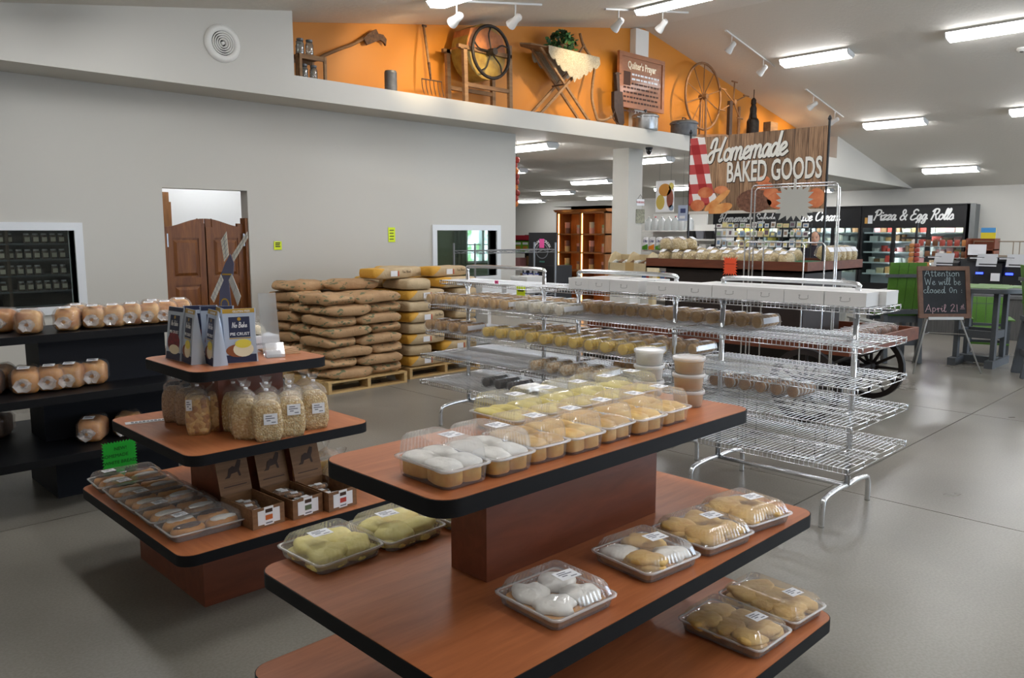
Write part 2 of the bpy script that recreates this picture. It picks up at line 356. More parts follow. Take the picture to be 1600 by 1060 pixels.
# floor: saw-cut slabs lying on a dark sub-base
fl = struct(put('floor', None)); fl.empty_display_size = .1
MB().bx(-1.6, XF+.2, -7.2, 26.2, -.2, -.02).obj('joint_bed', simple('dark_joint', '#3d3a37', .9), fl)
jx = [-1.6, -.99, 1.93, 4.85, 7.77, 10.69, 13.61, 16.53, 19.45, XF+.2]; jy = [-7.2, -3.6, -.75, 2.05, 4.86, 7.7, 10.6, 15.7, 20.8, 26.2]
slabs = {}
for i in range(len(jx)-1):
    for j in range(len(jy)-1):
        MB().bx(jx[i]+.004, jx[i+1]-.004, jy[j]+.004, jy[j+1]-.004, -.03, 0).obj('slab', CONC, fl)
# left wall with a door opening and two pass-through windows
w = MB(); T = .16
OPEN = [(.9, 2.42, .90, 1.62), (3.28, 4.21, 0, 2.06), (6.90, 8.02, .98, 1.63)]
xs = -1.6
for x0, x1, z0, z1 in OPEN:
    w.bx(xs, x0, YW, YW+T, 0, 3.06); w.bx(x0, x1, YW, YW+T, z1, 3.06)
    if z0: w.bx(x0, x1, YW, YW+T, 0, z0)
    xs = x1
w.bx(xs, XE, YW, YW+T, 0, 3.06)
struct(w.obj('wall_left', WALLM))
# soffit face and ledge, upper white wall with the loft opening, gable end panel
sf = MB(); Mxz = Matrix(((1, 0, 0, 0), (0, 0, 1, 0), (0, 1, 0, 0), (0, 0, 0, 1)))
poly = [(-1.6, 2.9), (-.6, 3.03), (11, 3.03), (XF, 2.775), (XF, 2.785), (18.12, 3.757), (18.12, 3.27), (4.53, 3.27), (4.53, cl(4.53)), (-1.6, cl(-1.6))]
sf.prism(poly, YS, YS+.1, M=Mxz)
sf.prism([(-1.6, 2.95), (-.6, 3.03), (11, 3.03), (XF, 2.775), (XF, 2.785), (20.55, 3.27), (-1.6, 3.27)], YS+.1, YW+.16, M=Mxz)
struct(sf.obj('trim_1', WALLM))
w = MB(); w.prism([(4.5, 3.25), (20.4, 3.25), (18, 3.79), (11.58, 5.07), (4.5, 3.93)], YW+.06, YW+.2, M=Mxz)
struct(w.obj('wall_loft', ORANGE))
w = MB(); w.prism([(4.43, 3.26), (4.53, 3.26), (4.53, 3.94), (4.43, 3.92)], YS+.1, YW+.06, M=Mxz); w.prism([(18.12, 3.26), (18.2, 3.26), (18.2, 3.75), (18.12, 3.76)], YS+.1, YW+.06, M=Mxz)
struct(w.obj('wall_loft_ends', WALLM))
# vaulted ceiling, two slopes; back-room ceiling
c = MB(); c.prism([(-1.6, cl(-1.6)), (11.58, 5.064), (11.58, 5.2), (-1.6, cl(-1.6)+.14)], -7.2, YW+.2, M=Mxz); struct(c.obj('ceiling', CEILM))
c = MB(); c.prism([(11.58, 5.064), (XF+.2, cl(XF+.2)), (XF+.2, cl(XF)+.14), (11.58, 5.2)], -7.2, YW+.2, M=Mxz); struct(c.obj('ceiling_slope', CEILM))
c = MB(); c.prism([(-1.6, 3.03), (11, 3.03), (XF+.2, 2.77), (XF+.2, 3.1), (-1.6, 3.1)], YW+.16, 26.2, M=Mxz); struct(c.obj('ceiling_back', CEILM))
struct(MB().bx(XF, XF+.15, -7.2, 26.2, 0, 3.2).obj('wall_far', WALLM))
struct(MB().bx(-1.75, -1.6, -7.2, 26.2, 0, 3.2).obj('wall_behind', WALLM))
struct(MB().bx(-1.6, XF, 26, 26.2, 0, 3.2).obj('wall_back', WALLM))
w = MB(); xs = -1.6                                     # wall with the three shop-front windows
for wx in (10.0, 14.0, 18.0):
    w.bx(xs, wx-1.4, -7.2, -7.05, 0, 5.1); w.bx(wx-1.4, wx+1.4, -7.2, -7.05, 0, .7); w.bx(wx-1.4, wx+1.4, -7.2, -7.05, 2.4, 5.1); xs = wx+1.4
w.bx(xs, XF, -7.2, -7.05, 0, 5.1); struct(w.obj('wall_right', WALLM))
for k, wx in enumerate((10.0, 14.0, 18.0)):
    f = MB()
    for a in (-1.4, -.03, 1.34): f.bx(wx+a, wx+a+.06, -7.16, -7.08, .7, 2.4)
    f.bx(wx-1.4, wx+1.4, -7.16, -7.08, .7, .76); f.bx(wx-1.4, wx+1.4, -7.16, -7.08, 2.34, 2.4)
    struct(f.obj('window_%d' % (k+3), WHITE))
# columns under and above the soffit at the ridge
c = MB(); c.bx(11.12, 11.52, YW-.02, YW+.32, 0, 3.03); struct(c.obj('column_lower', WALLM))
c = MB(); c.bx(11.2, 11.56, YW-.06, YW+.1, 3.27, 4.99); struct(c.obj('column_upper', WHITE))
# rooms behind the left wall
STORE = simple('store_room_paint', '#4a5056', .8); GREENR = simple('green_room_paint', '#7f8b74', .8)
w = MB(); w.bx(-1.6, 3.16, 10.9, 11, 0, 3.03); w.bx(3.08, 3.16, YW+T, 10.9, 0, 3.03); struct(w.obj('wall_storeroom', STORE))
w = MB(); w.bx(3.16, 5.7, 10.2, 10.3, 0, 3.03); w.bx(5.6, 5.7, YW+T, 10.2, 0, 3.03); struct(w.obj('wall_hall', simple('hall_white_paint', '#d9dbdc', .7)))
w = MB(); w.bx(5.7, 10.0, 11.4, 11.5, 0, 3.03); w.bx(10.0, 10.9, 11.4, 11.5, 0, 1.02); w.bx(10.0, 10.9, 11.4, 11.5, 1.72, 3.03); w.bx(10.9, 11.25, 11.4, 11.5, 0, 3.03)
struct(w.obj('wall_green', GREENR))
w = MB(); w.prism([(XE-.16, YW+T), (XE, YW+T), (11.35, 11.5), (11.2, 11.5)], 0, 3.03); struct(w.obj('wall_green_side', WALLM))
# windows of the left wall
WF = simple('white_window_frame', '#dcdfe2', .4)
for k, (x0, x1, z0, z1) in enumerate((OPEN[0], OPEN[2])):
    f = MB(); t = .075
    for a, b, c_, d in ((x0-t, x1+t, z1, z1+t), (x0-t, x1+t, z0-t, z0), (x0-t, x0, z0, z1), (x1, x1+t, z0, z1)): f.bx(a, b, YW-.025, YW+T+.02, c_, d)
    wn = struct(f.obj('window_%d' % (k+1), WF)); MB().bx(x0, x1, YW+.06, YW+.066, z0, z1).obj('pane', PANE, wn)
gw = MB(); gw.bx(10.0, 10.9, 11.38, 11.5, 1.02, 1.06); gw.bx(10.0, 10.9, 11.38, 11.5, 1.68, 1.72); gw.bx(10.06, 10.84, 11.42, 11.46, 1.36, 1.38)
for a in (10.0, 10.43, 10.84): gw.bx(a, a+.06, 11.38, 11.5, 1.02, 1.72)
gwo = struct(gw.obj('window_6', WF))
m, N, L, B = nodes('outdoor_view'); mp = mapping(N, L, (3, 3, 3)); nz = N.new('ShaderNodeTexNoise'); nz.inputs['Scale'].default_value = 2; nz.inputs['Detail'].default_value = 6; L.new(mp.outputs[0], nz.inputs['Vector'])
rp = N.new('ShaderNodeValToRGB'); rp.color_ramp.elements[0].color = lin('#5f8f5a'); rp.color_ramp.elements[1].color = lin('#d9f0ff'); rp.color_ramp.elements[0].position = .4; rp.color_ramp.elements[1].position = .6
L.new(nz.outputs['Fac'], rp.inputs[0]); L.new(rp.outputs[0], B.inputs['Emission Color']); B.inputs['Emission Strength'].default_value = 1.3
MB().bx(10.06, 10.84, 11.47, 11.48, 1.06, 1.68).obj('lit_pane', m, gwo)
# saloon doors in the opening
DOORW = wood('saloon_door_oak', '#5e300f', '#84501f', (14, 14, 1.6), .5, 0)
def saloon(x0, x1, hi, n):
    """leaf with an arched top rising towards the meeting edge, two raised panels, hinge"""
    o = struct(put('door_%d' % n, None, None, (0, YW+.09, 0)))
    wdt = x1-x0; top = []
    for k in range(13):
        t = k/12; s = t if hi == 'r' else 1-t
        top.append((x0+wdt*t, 1.66+.09*(math.sin((s-.5)*math.pi)*.5+.5)))
    MB().prism([(x0, .5)]+[(x1, .5)]+top[::-1], -.012, .012, M=Mxz).obj('core', DOORW, o)
    for (a, b, c_, d) in ((x0, x0+.07, .5, 1.66), (x1-.07, x1, .5, 1.70), (x0+.07, x1-.07, .5, .64), (x0+.07, x1-.07, 1.04, 1.12)):
        MB().bx(a, b, -.022, .022, c_, d).obj('rail', DOORW, o)
    MB().prism([(x0+.07, 1.54), (x1-.07, 1.54)]+[(min(max(p[0], x0+.07), x1-.07), p[1]) for p in top[::-1]], -.022, .022, M=Mxz).obj('rail', DOORW, o)
    for z0, z1 in ((.66, 1.02), (1.14, 1.52)):
        p = MB(); a, b = x0+.085, x1-.085; i = .03
        p.add([(a, -.014, z0), (b, -.014, z0), (b, -.014, z1), (a, -.014, z1), (a+i, -.03, z0+i), (b-i, -.03, z0+i), (b-i, -.03, z1-i), (a+i, -.03, z1-i)],
              [(4, 5, 6, 7), (0, 1, 5, 4), (1, 2, 6, 5), (2, 3, 7, 6), (3, 0, 4, 7)]); p.obj('raised_panel', DOORW, o)
    hx = x0+.012 if hi == 'r' else x1-.012
    for z in (.62, 1.52): MB().lathe([(.016, -.07), (.016, .07)], 10).obj('hinge', STEEL, o, (hx, -.04, z))
saloon(3.31, 3.735, 'r', 1); saloon(3.75, 4.18, 'l', 2)
f = MB(); f.bx(3.28, 3.31, YW+.02, YW+.14, 0, 1.66); f.bx(4.18, 4.21, YW+.02, YW+.14, 0, 1.76); struct(f.obj('trim_2', DOORW))
OAK = wood('hall_oak_trim', '#6b4522', '#8a5c30', (12, 12, 1.5), .45)
f = MB(); f.bx(3.42, 4.02, 10.16, 10.2, 1.98, 2.1); f.bx(3.94, 4.04, 10.15, 10.2, 0, 1.98); f.bx(3.17, 3.94, 10.17, 10.2, 0, 1.96); struct(f.obj('trim_3', OAK))
struct(MB().bx(5.1, XE, YW-.014, YW, 0, .1).obj('baseboard_left', WHITE))
# ================================================================ lamps
DIFF = simple('fluorescent_diffuser', '#ffffff', .5, emis='#fcfdff', estr=LIGHT)
FIXW = simple('fixture_white', '#d8d8d6', .5)
def lamp_mesh(name, mat, dz0, dz1, w0, w1, ln, y0=None):
    b = MB(); h = ln/2
    b.add([(-w1/2, -h, dz1), (w1/2, -h, dz1), (w1/2, h, dz1), (-w1/2, h, dz1), (-w0/2, -h, dz0), (w0/2, -h, dz0), (w0/2, h, dz0), (-w0/2, h, dz0)],
          [(3, 2, 1, 0), (4, 5, 6, 7), (0, 1, 5, 4), (1, 2, 6, 5), (2, 3, 7, 6), (3, 0, 4, 7)]); return b.mesh(name, mat)
LM_D = lamp_mesh('diffuser', DIFF, -.03, -.095, .30, .20, 1.19); LM_H = lamp_mesh('housing', FIXW, 0, -.03, .24, .30, 1.21); LM_E = lamp_mesh('end_cap', FIXW, -.028, -.097, .305, .205, .02)
def ceiling_lamp(x, y, label, group, z=None, tilt=0):
    t = thing('ceiling_light', label, 'light', (x, y, (cl(x) if z is None else z)-.004), 0, group); t.rotation_euler = (0, tilt, 0)
    put('housing', LM_H, t); put('diffuser', LM_D, t); put('end_cap', LM_E, t, (0, -.604, 0)); put('end_cap', LM_E, t, (0, .604, 0)); return t
vis = {(9.5, 6.45): 'fluorescent ceiling light near the ridge above the wooden plaque, cut by the top edge', (13.75, 6.5): 'large fluorescent ceiling light beside the track of spotlights, above the banner',
       (17.5, 6.5): 'fluorescent ceiling light halfway down the slope, right of the banner', (21.2, 6.45): 'lowest fluorescent light on the sloped ceiling, nearest the far wall',
       (13.75, 3.75): 'large fluorescent ceiling light at the top right edge', (17.6, 3.75): 'fluorescent ceiling light cut by the right edge, middle of the slope'}
for ix_, x in enumerate((2.2, 5.8, 9.5, 13.75, 17.5, 21.2)):
    for iy_, y in enumerate((6.45, 3.75, 1.0, -1.8, -4.6)):
        lab = [v for k, v in vis.items() if abs(k[0]-x) < .2 and abs(k[1]-y) < .2]
        ceiling_lamp(x, y, lab[0] if lab else 'fluorescent ceiling light outside the picture, %s bay, %s row' % (ORD[ix_], ORD[iy_]), 'fluorescent lights on the vaulted ceiling', tilt=math.atan(-.161) if x < 11.5 else math.atan(.2))
BL = [(9.55, 9.35, 'brightest fluorescent light under the low back ceiling, beside the wall corner'), (12.6, 9.2, 'fluorescent light behind the white column'), (12.6, 13.0, 'small fluorescent light just right of the wall corner'),
      (15.9, 13.2, 'fluorescent light above the right half of the wooden cabinet'), (18.6, 16.8, 'fluorescent light above the left half of the wooden cabinet'), (21.6, 20.8, 'farthest fluorescent light at the left of the back room'),
      (21.4, 17.3, 'far fluorescent light low beside the column'), (21.8, 10.2, 'fluorescent light behind the banner pole over the coolers'), (16, 9.6, 'fluorescent light behind the banner'), (19, 12.8, 'fluorescent light hidden behind the column'), (19, 21.5, 'fluorescent light hidden by the wall')]
for x, y, lab in BL: ceiling_lamp(x, y, lab, 'fluorescent lights in the back room', lowc(x), math.atan(.0213) if x > 11 else 0)
ceiling_lamp(1.0, 9.0, 'fluorescent light inside the storeroom', 'lights behind the left wall', 3.03)['label'] = 'fluorescent light inside the dark storeroom'
ceiling_lamp(4.4, 9.4, 'fluorescent light in the hall behind the saloon doors', 'lights behind the left wall', 3.03)
ceiling_lamp(7.4, 10.2, 'fluorescent light in the green room', 'lights behind the left wall', 3.03)
# track spotlights washing the orange wall
TRK = simple('track_white', '#d3d2cf', .45); BULB = simple('spot_bulb', '#fff3dd', .5, emis='#ffe0b0', estr=9)
TR = [(6.0, 7.5, 7.08, (6.12, 7.05), 'track with two white spotlights, leftmost on the ceiling', True), (8.85, 10.85, 7.16, (9.15, 10.2), 'track with two white spotlights near the ridge light', True),
      (12.2, 13.9, 7.3, (12.4, 13.5), 'track with two white spotlights on the slope beside the large light', False), (15.15, 16.9, 7.28, (15.5, 16.5), 'lowest track with two white spotlights on the slope', False)]
for x0, x1, y, hs, lab, left in TR:
    t = thing('spotlight_track', lab, 'track light', (x0, y, cl(x0)), 0, 'spotlight tracks')
    b = MB(); b.bar((0, 0, -.012), (x1-x0, 0, cl(x1)-cl(x0)-.012), .035, .022); b.obj('rail', TRK, t)
    for hx in hs:
        px = hx-x0; pz = cl(hx)-cl(x0)
        MB().lathe([(.009, -.16), (.009, -.02)], 8).obj('stem', TRK, t, (px, 0, pz))
        aim = Vector((hx+.1, YW, 3.55 if hx < 14 else 3.45))-Vector((hx, y, cl(hx)-.2)); q = aim.to_track_quat('-Z', 'Y').to_euler()
        hd = MB().lathe([(.03, .09), (.045, .07), (.045, .0), (.062, -.06), (.066, -.1)], 14, cap1=False).obj('spot_head', TRK, t, (px, 0, pz-.2), q, ang=40)
        MB().lathe([(.052, -.085), (.05, -.08)], 14).obj('bulb', BULB, hd)
        sd = bpy.data.lights.new('spot', 'SPOT'); sd.energy = 22; sd.spot_size = math.radians(78); sd.spot_blend = .7; sd.color = (1, .78, .48); sd.shadow_soft_size = .035
        so = bpy.data.objects.new('spot_beam', sd); COL.objects.link(so); so.parent = hd; so.location = (0, 0, -.11)
# round air grille, smoke detector, camera dome
t = thing('air_vent', 'round white air vent with concentric louvre rings on upper wall', 'vent', (3.74, YS, 3.47)); t.rotation_euler = (math.pi/2, 0, 0)
MB().lathe([(.185, 0), (.185, .012), (.12, .03), (.118, .0)], 32, cap0=False, cap1=False).obj('flange', WHITE, t, smooth=True)
MB().lathe([(.119, 0), (.119, .004)], 28).obj('backing', simple('vent_dark', '#2b2a28', .9), t)
for k, r in enumerate((.105, .083, .061, .039)):
    MB().lathe([(r, .004), (r+.008, .03-.001*k), (r-.004, .034), (r-.008, .006)], 28, cap0=False, cap1=False).obj('louvre_ring', WHITE, t, smooth=True)
MB().lathe([(.018, .004), (.016, .03)], 14).obj('centre_disc', WHITE, t)
def onceil(px, py):
    d = ray(px, py); k = (7.38-H)/(d.z+.2*d.x); return Vector((0, 0, H))+d*k
p = onceil(1597, 76)
t = thing('smoke_detector', 'small round smoke detector on the ceiling at the right edge', 'smoke detector', p); t.rotation_euler = (math.pi, math.atan(.2), 0)
MB().lathe([(.075, 0), (.075, .02), (.05, .045), (.02, .05)], 20).obj('base', WHITE, t, ang=40); MB().lathe([(.03, .048), (.025, .056)], 14).obj('sensor', simple('sensor_grey', '#77746e', .6), t)
p = onY(1014, 236, YS+.25)
t = thing('dome_camera', 'black dome security camera under the white soffit by the column', 'camera', (p.x, YS+.25, 3.03))
MB().lathe([(.06, -.03), (.062, 0)], 16).obj('mount', BLACK, t); MB().se(.05, .05, .075, 1, 1, 14, 8).obj('dome', simple('dome_black', '#0e0e10', .15), t, (0, 0, -.05), smooth=True)
# yellow and green price notes taped to the left wall
YN = simple('neon_yellow_card', '#dcee1f', .6)
def wallnote(px, py, wd, ht, lab, lines):
    p = onY(px, py, YW-.004); o = thing('price_note', lab, 'note', p)
    b = MB(); b.prism(dents(wd, ht, 9, .004), 0, .003, M=FY((0, 0, 0))); b.obj('card', YN, o)
    for i in range(lines):
        b = MB(); b.bx(-wd*.32, wd*(.3-.05*(i % 2)), ht*(.3-.2*i)-.006, ht*(.3-.2*i)+.006, .0032, .0036, M=FY((0, 0, 0))); b.obj('writing', INK, o)
wallnote(434, 384, .10, .10, 'small neon yellow price note on wall beside the saloon doors', 3)
wallnote(612, 367, .11, .19, 'tall neon yellow price note on wall above the sacks', 4)
# ================================================================ tiered laminate display tables
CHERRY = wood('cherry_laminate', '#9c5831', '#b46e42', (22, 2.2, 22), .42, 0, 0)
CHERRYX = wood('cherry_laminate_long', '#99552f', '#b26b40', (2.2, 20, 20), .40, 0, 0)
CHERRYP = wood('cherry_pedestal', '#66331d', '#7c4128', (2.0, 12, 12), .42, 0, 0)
BANDM = simple('black_edge_band', '#0c0c0f', .6, spec=.25)
def tier_table(name, label, cx, cy, tiers, peds, top_mat, ped_mat, band_mat, th=.046):
    """tiers: (x size, y size, z); peds: (x size, y size, z0, z1)"""
    t = thing(name, label, 'display table', (cx, cy, 0))
    for w_, d_, z in tiers:
        s = MB().prism(rr(w_-.006, d_-.006, .062, 6), z-.01, z).obj('shelf', top_mat, t)
        MB().prism(rr(w_, d_, .065, 6), z-th, z-.0015).obj('edge_band', band_mat, s, ang=40)
    for w_, d_, z0, z1 in peds:
        p = MB().bx(-w_/2, w_/2, -d_/2, d_/2, z0, z1).obj('pedestal', ped_mat, t)
    return t
T1 = (1.872, 1.66)
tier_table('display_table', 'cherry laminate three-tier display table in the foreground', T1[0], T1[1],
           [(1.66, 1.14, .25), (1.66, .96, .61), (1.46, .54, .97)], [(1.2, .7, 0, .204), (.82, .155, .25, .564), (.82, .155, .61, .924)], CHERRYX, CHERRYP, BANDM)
T2 = (1.70, 3.60)
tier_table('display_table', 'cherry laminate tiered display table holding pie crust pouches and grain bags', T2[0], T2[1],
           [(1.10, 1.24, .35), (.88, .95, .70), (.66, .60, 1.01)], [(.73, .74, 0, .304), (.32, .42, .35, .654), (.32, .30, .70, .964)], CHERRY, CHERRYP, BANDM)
# ---------------------------------------------------------------- clamshell packs
TRAYM = clear('ribbed_tray_plastic', tint='#dcd8d4', haze=.3, gloss=.2, rough=.12, hazecol='#cfcccb')
LBL = PAPER
def ribbed(poly, n, amp, z, sc):
    return [(p.x*sc[0]*(1+(amp if i % 2 else -amp)), p.y*sc[1]*(1+(amp if i % 2 else -amp)), z) for i, p in enumerate(resample(poly, n))]
RIMM = clear('moulded_rim', haze=.4, gloss=.2, rough=.12)
def clam_meshes(w_, d_, hb, hl, inset=.016, tray=None, amp=.006):
    """ribbed tray, boxy ribbed lid with a flat top, and the flange where they snap together"""
    P = rr(w_, d_, .022, 4); n = 112
    tr = MB(); tr.loft([ribbed(P, n, amp*.6, 0, (.88, .88)), ribbed(P, n, amp, .004, (.91, .91)), ribbed(P, n, amp, hb-.006, (.955, .955)), ribbed(P, n, 0, hb-.003, (.97, .97))], True, False)
    ld = MB(); k = lambda i: (1-2*i/w_, 1-2*i/d_)
    ld.loft([ribbed(P, n, 0, hb+.003, k(.002)), ribbed(P, n, amp, hb+.006, k(.006)), ribbed(P, n, amp, hb+hl*.62, k(inset*.75)), ribbed(P, n, amp*1.5, hb+hl*.86, k(inset*1.15)), ribbed(P, n, 0, hb+hl*.97, k(inset*1.6)), ribbed(P, n, 0, hb+hl, k(inset*2.0))], False, True)
    rm = MB(); rm.loft([ribbed(P, n, 0, hb-.002, k(-.004)), ribbed(P, n, 0, hb+.003, k(-.005)), ribbed(P, n, 0, hb+.004, k(.002)), ribbed(P, n, 0, hb-.001, k(.003))], False, False)
    return tr.mesh('tray', tray or TRAYM), ld.mesh('lid', SHELL), rm.mesh('rim', RIMM, True)
def lump(a, b, c, seed, amp=.12, n=18, m=9, e=.75, flat=True, e2=1):
    rg = random.Random(seed); ph = [rg.uniform(0, 6.28) for _ in range(6)]
    def fn(p):
        t = math.atan2(p[1], p[0]); k = 1+amp*(.5*math.sin(3*t+ph[0])+.35*math.sin(5*t+ph[1])+.3*math.sin(7*t+ph[2]+p[2]*60))
        z = p[2]*(1+amp*math.sin(4*t+ph[3]+p[0]*40)*.6)
        if flat and z < 0: z *= .35
        return (p[0]*k, p[1]*k, z)
    return MB().se(a, b, c, e, e2, n, m, fn=fn)
BUN = simple('baked_bun', '#e4b95c', .55, col2='#c8933a', vscale=22, bump=.25, bscale=50, rnd=.08)
BUNPALE = simple('pale_bun', '#e9c678', .55, col2='#dcaa56', vscale=20, bump=.25, bscale=50, rnd=.08)
CUST = simple('custard_topping', '#e2d273', .45, col2='#d8c25c', vscale=14, bump=.2, bscale=40)
CARA = simple('caramel_glaze', '#d5ad66', .4, col2='#c4964c', vscale=16, bump=.25, bscale=40)
ICE = simple('white_icing', '#e6e3dc', .45, bump=.25, bscale=60)
LEMON = simple('lemon_cream_cookie', '#e8dc8c', .55, col2='#ded078', vscale=20, bump=.3, bscale=70, rnd=.05)
TANC = simple('tan_cookie', '#dab56c', .55, col2='#cb9f58', vscale=16, bump=.35, bscale=70, rnd=.06)
CHOC = simple('chocolate_glaze', '#40200f', .3, col2='#553018', vscale=20)
LABELTXT = GREYINK
def sticker(parent, M, w_=.06, h_=.04, name='price_label'):
    s = MB().bx(-w_/2, w_/2, -h_/2, h_/2, 0, .0006, M=M).obj(name, LBL, parent)
    b = MB()
    for k, (a, c_) in enumerate(((-.35, .1), (-.38, .3), (-.3, -.02), (.05, .36))):
        y = h_*(.28-.2*k) if k < 3 else -h_*.3
        b.bx(a*w_, c_*w_, y-h_*.045, y+h_*.045, .0007, .0009, M=M)
    b.obj('printing', LABELTXT, s); return s
I4 = Matrix.Identity(4)
# -- packs of iced rolls on the top tier (long side along y)
RT = clam_meshes(.15, .222, .05, .062, .012, tray=SHELL, amp=.004)
RB = [lump(.0335, .05, .042, k, .04, e=.4, e2=.55).mesh('roll', BUN, True) for k in range(3)]
RBP = [lump(.0335, .05, .042, k+5, .04, e=.4, e2=.55).mesh('roll', BUNPALE, True) for k in range(3)]
def roll_pack(topm, lab, loc, rz=0, pale=False, grp='roll packs on the top tier of the foreground table'):
    t = thing('roll_pack', lab, 'pastry pack', loc, rz, grp)
    put('tray', RT[0], t); put('lid', RT[1], t); put('rim', RT[2], t); k = 0
    for ix in (-1, 1):
        for iy in (-1, 1):
            o = put('roll', (RBP if pale else RB)[k % 3], t, (ix*.0315, iy*.0485, .018), (0, 0, R.uniform(-.2, .2)))
            lump(.041, .057, .017, k+int(loc[0]*90), .12, e=.7, e2=.7).obj('icing', topm, o, (0, 0, .028), smooth=True); k += 1
    sticker(t, Matrix.Translation((.02, -.012, .1132)), .052, .05); return t
fr = [1.275, 1.43, 1.585, 1.73, 1.888, 2.045, 2.20]
tops = [ICE, ICE, CARA, BUNPALE, CARA, BUNPALE, BUNPALE]
for k, x in enumerate(fr):
    nm = ['white-iced cinnamon rolls', 'white-iced cinnamon rolls', 'caramel rolls', 'plain golden rolls', 'caramel rolls', 'golden rolls', 'golden rolls'][k]
    roll_pack(tops[k], 'clear pack of %s, %s from the left in the front row' % (nm, ORD[k]), (x, 1.548-.01*(k % 2), .97), R.uniform(-.05, .05), k > 2)
for k, x in enumerate((1.76, 1.915, 2.07, 2.225, 2.38)):
    roll_pack(CUST, 'clear pack of yellow-topped rolls, %s from the left in the back row' % ORD[k], (x, 1.80, .97), R.uniform(-.05, .05), True)
# -- round tubs
TUBM = clear('frosted_tub', tint='#eeeeee', haze=.22, gloss=.12, rough=.15); TLID = clear('frosted_tub_lid', tint='#f4f4f4', haze=.5, gloss=.12, rough=.15)
def tub(fill, lab, loc, grp):
    t = thing('round_tub', lab, 'tub', loc, R.uniform(0, 6), grp)
    MB().lathe([(.048, 0), (.050, .003), (.056, .052)], 28, cap1=False).obj('cup', TUBM, t, ang=40)
    MB().lathe([(.0475, .002), (.0495, .005), (.0535, .046), (.03, .048), (.0, .044)], 24).obj('filling', fill, t, smooth=True)
    MB().lathe([(.0595, .048), (.0605, .051), (.0605, .058), (.058, .061), (.054, .0605), (.053, .057), (.0, .057)], 28, cap0=False).obj('lid', TLID, t, ang=40)
ICEF = simple('white_frosting', '#e4e2da', .6, bump=.2, bscale=30); PBF = simple('peanut_butter_spread', '#dcb070', .6, col2='#cc9c5a', vscale=14, bump=.3, bscale=30)
for k in range(3):
    tub(ICEF, 'round tub of white frosting, %s of its stack of three' % ('bottom', 'middle', 'top')[k], (2.53, 1.80, .97+k*.0605), 'stack of white frosting tubs')
    tub(PBF, 'round tub of tan spread, %s of its stack of three' % ('bottom', 'middle', 'top')[k], (2.475, 1.585, .97+k*.0605), 'stack of tan spread tubs')
# -- square clamshells on the middle tier
SQ = clam_meshes(.235, .235, .034, .046, .02)
CK = [lump(.064, .06, .02, k+20, .15, 26, 8, .6).mesh('cookie', LEMON, True) for k in range(3)]
CKT = [lump(.064, .06, .015, k+30, .16, 26, 8, .6).mesh('cookie', TANC, True) for k in range(3)]
BASE = simple('golden_cake_base', '#c58a34', .6, col2='#a96f25', vscale=18, bump=.3)
FROST = [lump(.058, .052, .017, k+40, .2, 28, 8, .7).mesh('frosting', ICE, True) for k in range(3)]
def sq_pack(kind, lab, loc, rz=0, side=1):
    t = thing('cookie_clamshell', lab, 'pastry pack', loc, rz, 'square clamshells on the middle tier')
    put('tray', SQ[0], t); put('lid', SQ[1], t); put('rim', SQ[2], t); k = 0
    if kind != 'lemon': MB().prism(rr(.2, .2, .02), .006, .026).obj('cake_layer', BASE, t)
    for ix in (-1, 1):
        for iy in (-1, 1):
            p = (ix*.05+R.uniform(-.004, .004), iy*.05+R.uniform(-.004, .004))
            if kind == 'lemon':
                o = put('cookie', CK[k % 3], t, (p[0], p[1], .012), (0, 0, R.uniform(0, 6))); put('cookie', CK[(k+1) % 3], t, (p[0]*.9, p[1]*.85, .032), (R.uniform(-.15, .15), R.uniform(-.15, .15), R.uniform(0, 6)))
            else:
                white = kind == 'white' or (kind == 'mixed' and ix*iy < 0)
                put('frosting' if white else 'cookie', (FROST if white else CKT)[k % 3], t, (p[0], p[1], .030 if white else .032), (0, 0, R.uniform(0, 6)))
                if not white: put('cookie', CKT[(k+1) % 3], t, (p[0]*.92, p[1]*.92, .041), (R.uniform(-.1, .1), R.uniform(-.1, .1), R.uniform(0, 6)))
            k += 1
    sticker(t, Matrix.Translation((.03*side, -.01*side, .0806)) @ Matrix.Rotation(-.1, 4, 'Z'), .066, .05); return t
z1 = .61
sq_pack('white', 'square clamshell of four white-frosted cakes alone near the front edge', (1.50, 1.352, z1), -.05)
sq_pack('mixed', 'square clamshell with white and tan frosted cakes mixed', (1.895, 1.345, z1), -.1)
sq_pack('tan', 'square clamshell of tan frosted cakes beside the mixed pack', (2.178, 1.325, z1), -.12)
sq_pack('tan', 'square clamshell of tan frosted cakes nearest the rounded right corner', (2.44, 1.325, z1), -.16)
sq_pack('lemon', 'square clamshell of pale yellow cookies at the left rounded corner', (1.25, 2.06, z1), .04, -1)
sq_pack('lemon', 'square clamshell of pale yellow cookies, second at the back left', (1.495, 2.055, z1), .03, -1)
sq_pack('lemon', 'square clamshell of pale yellow cookies half hidden behind the pedestal', (1.75, 2.05, z1), .03, -1)
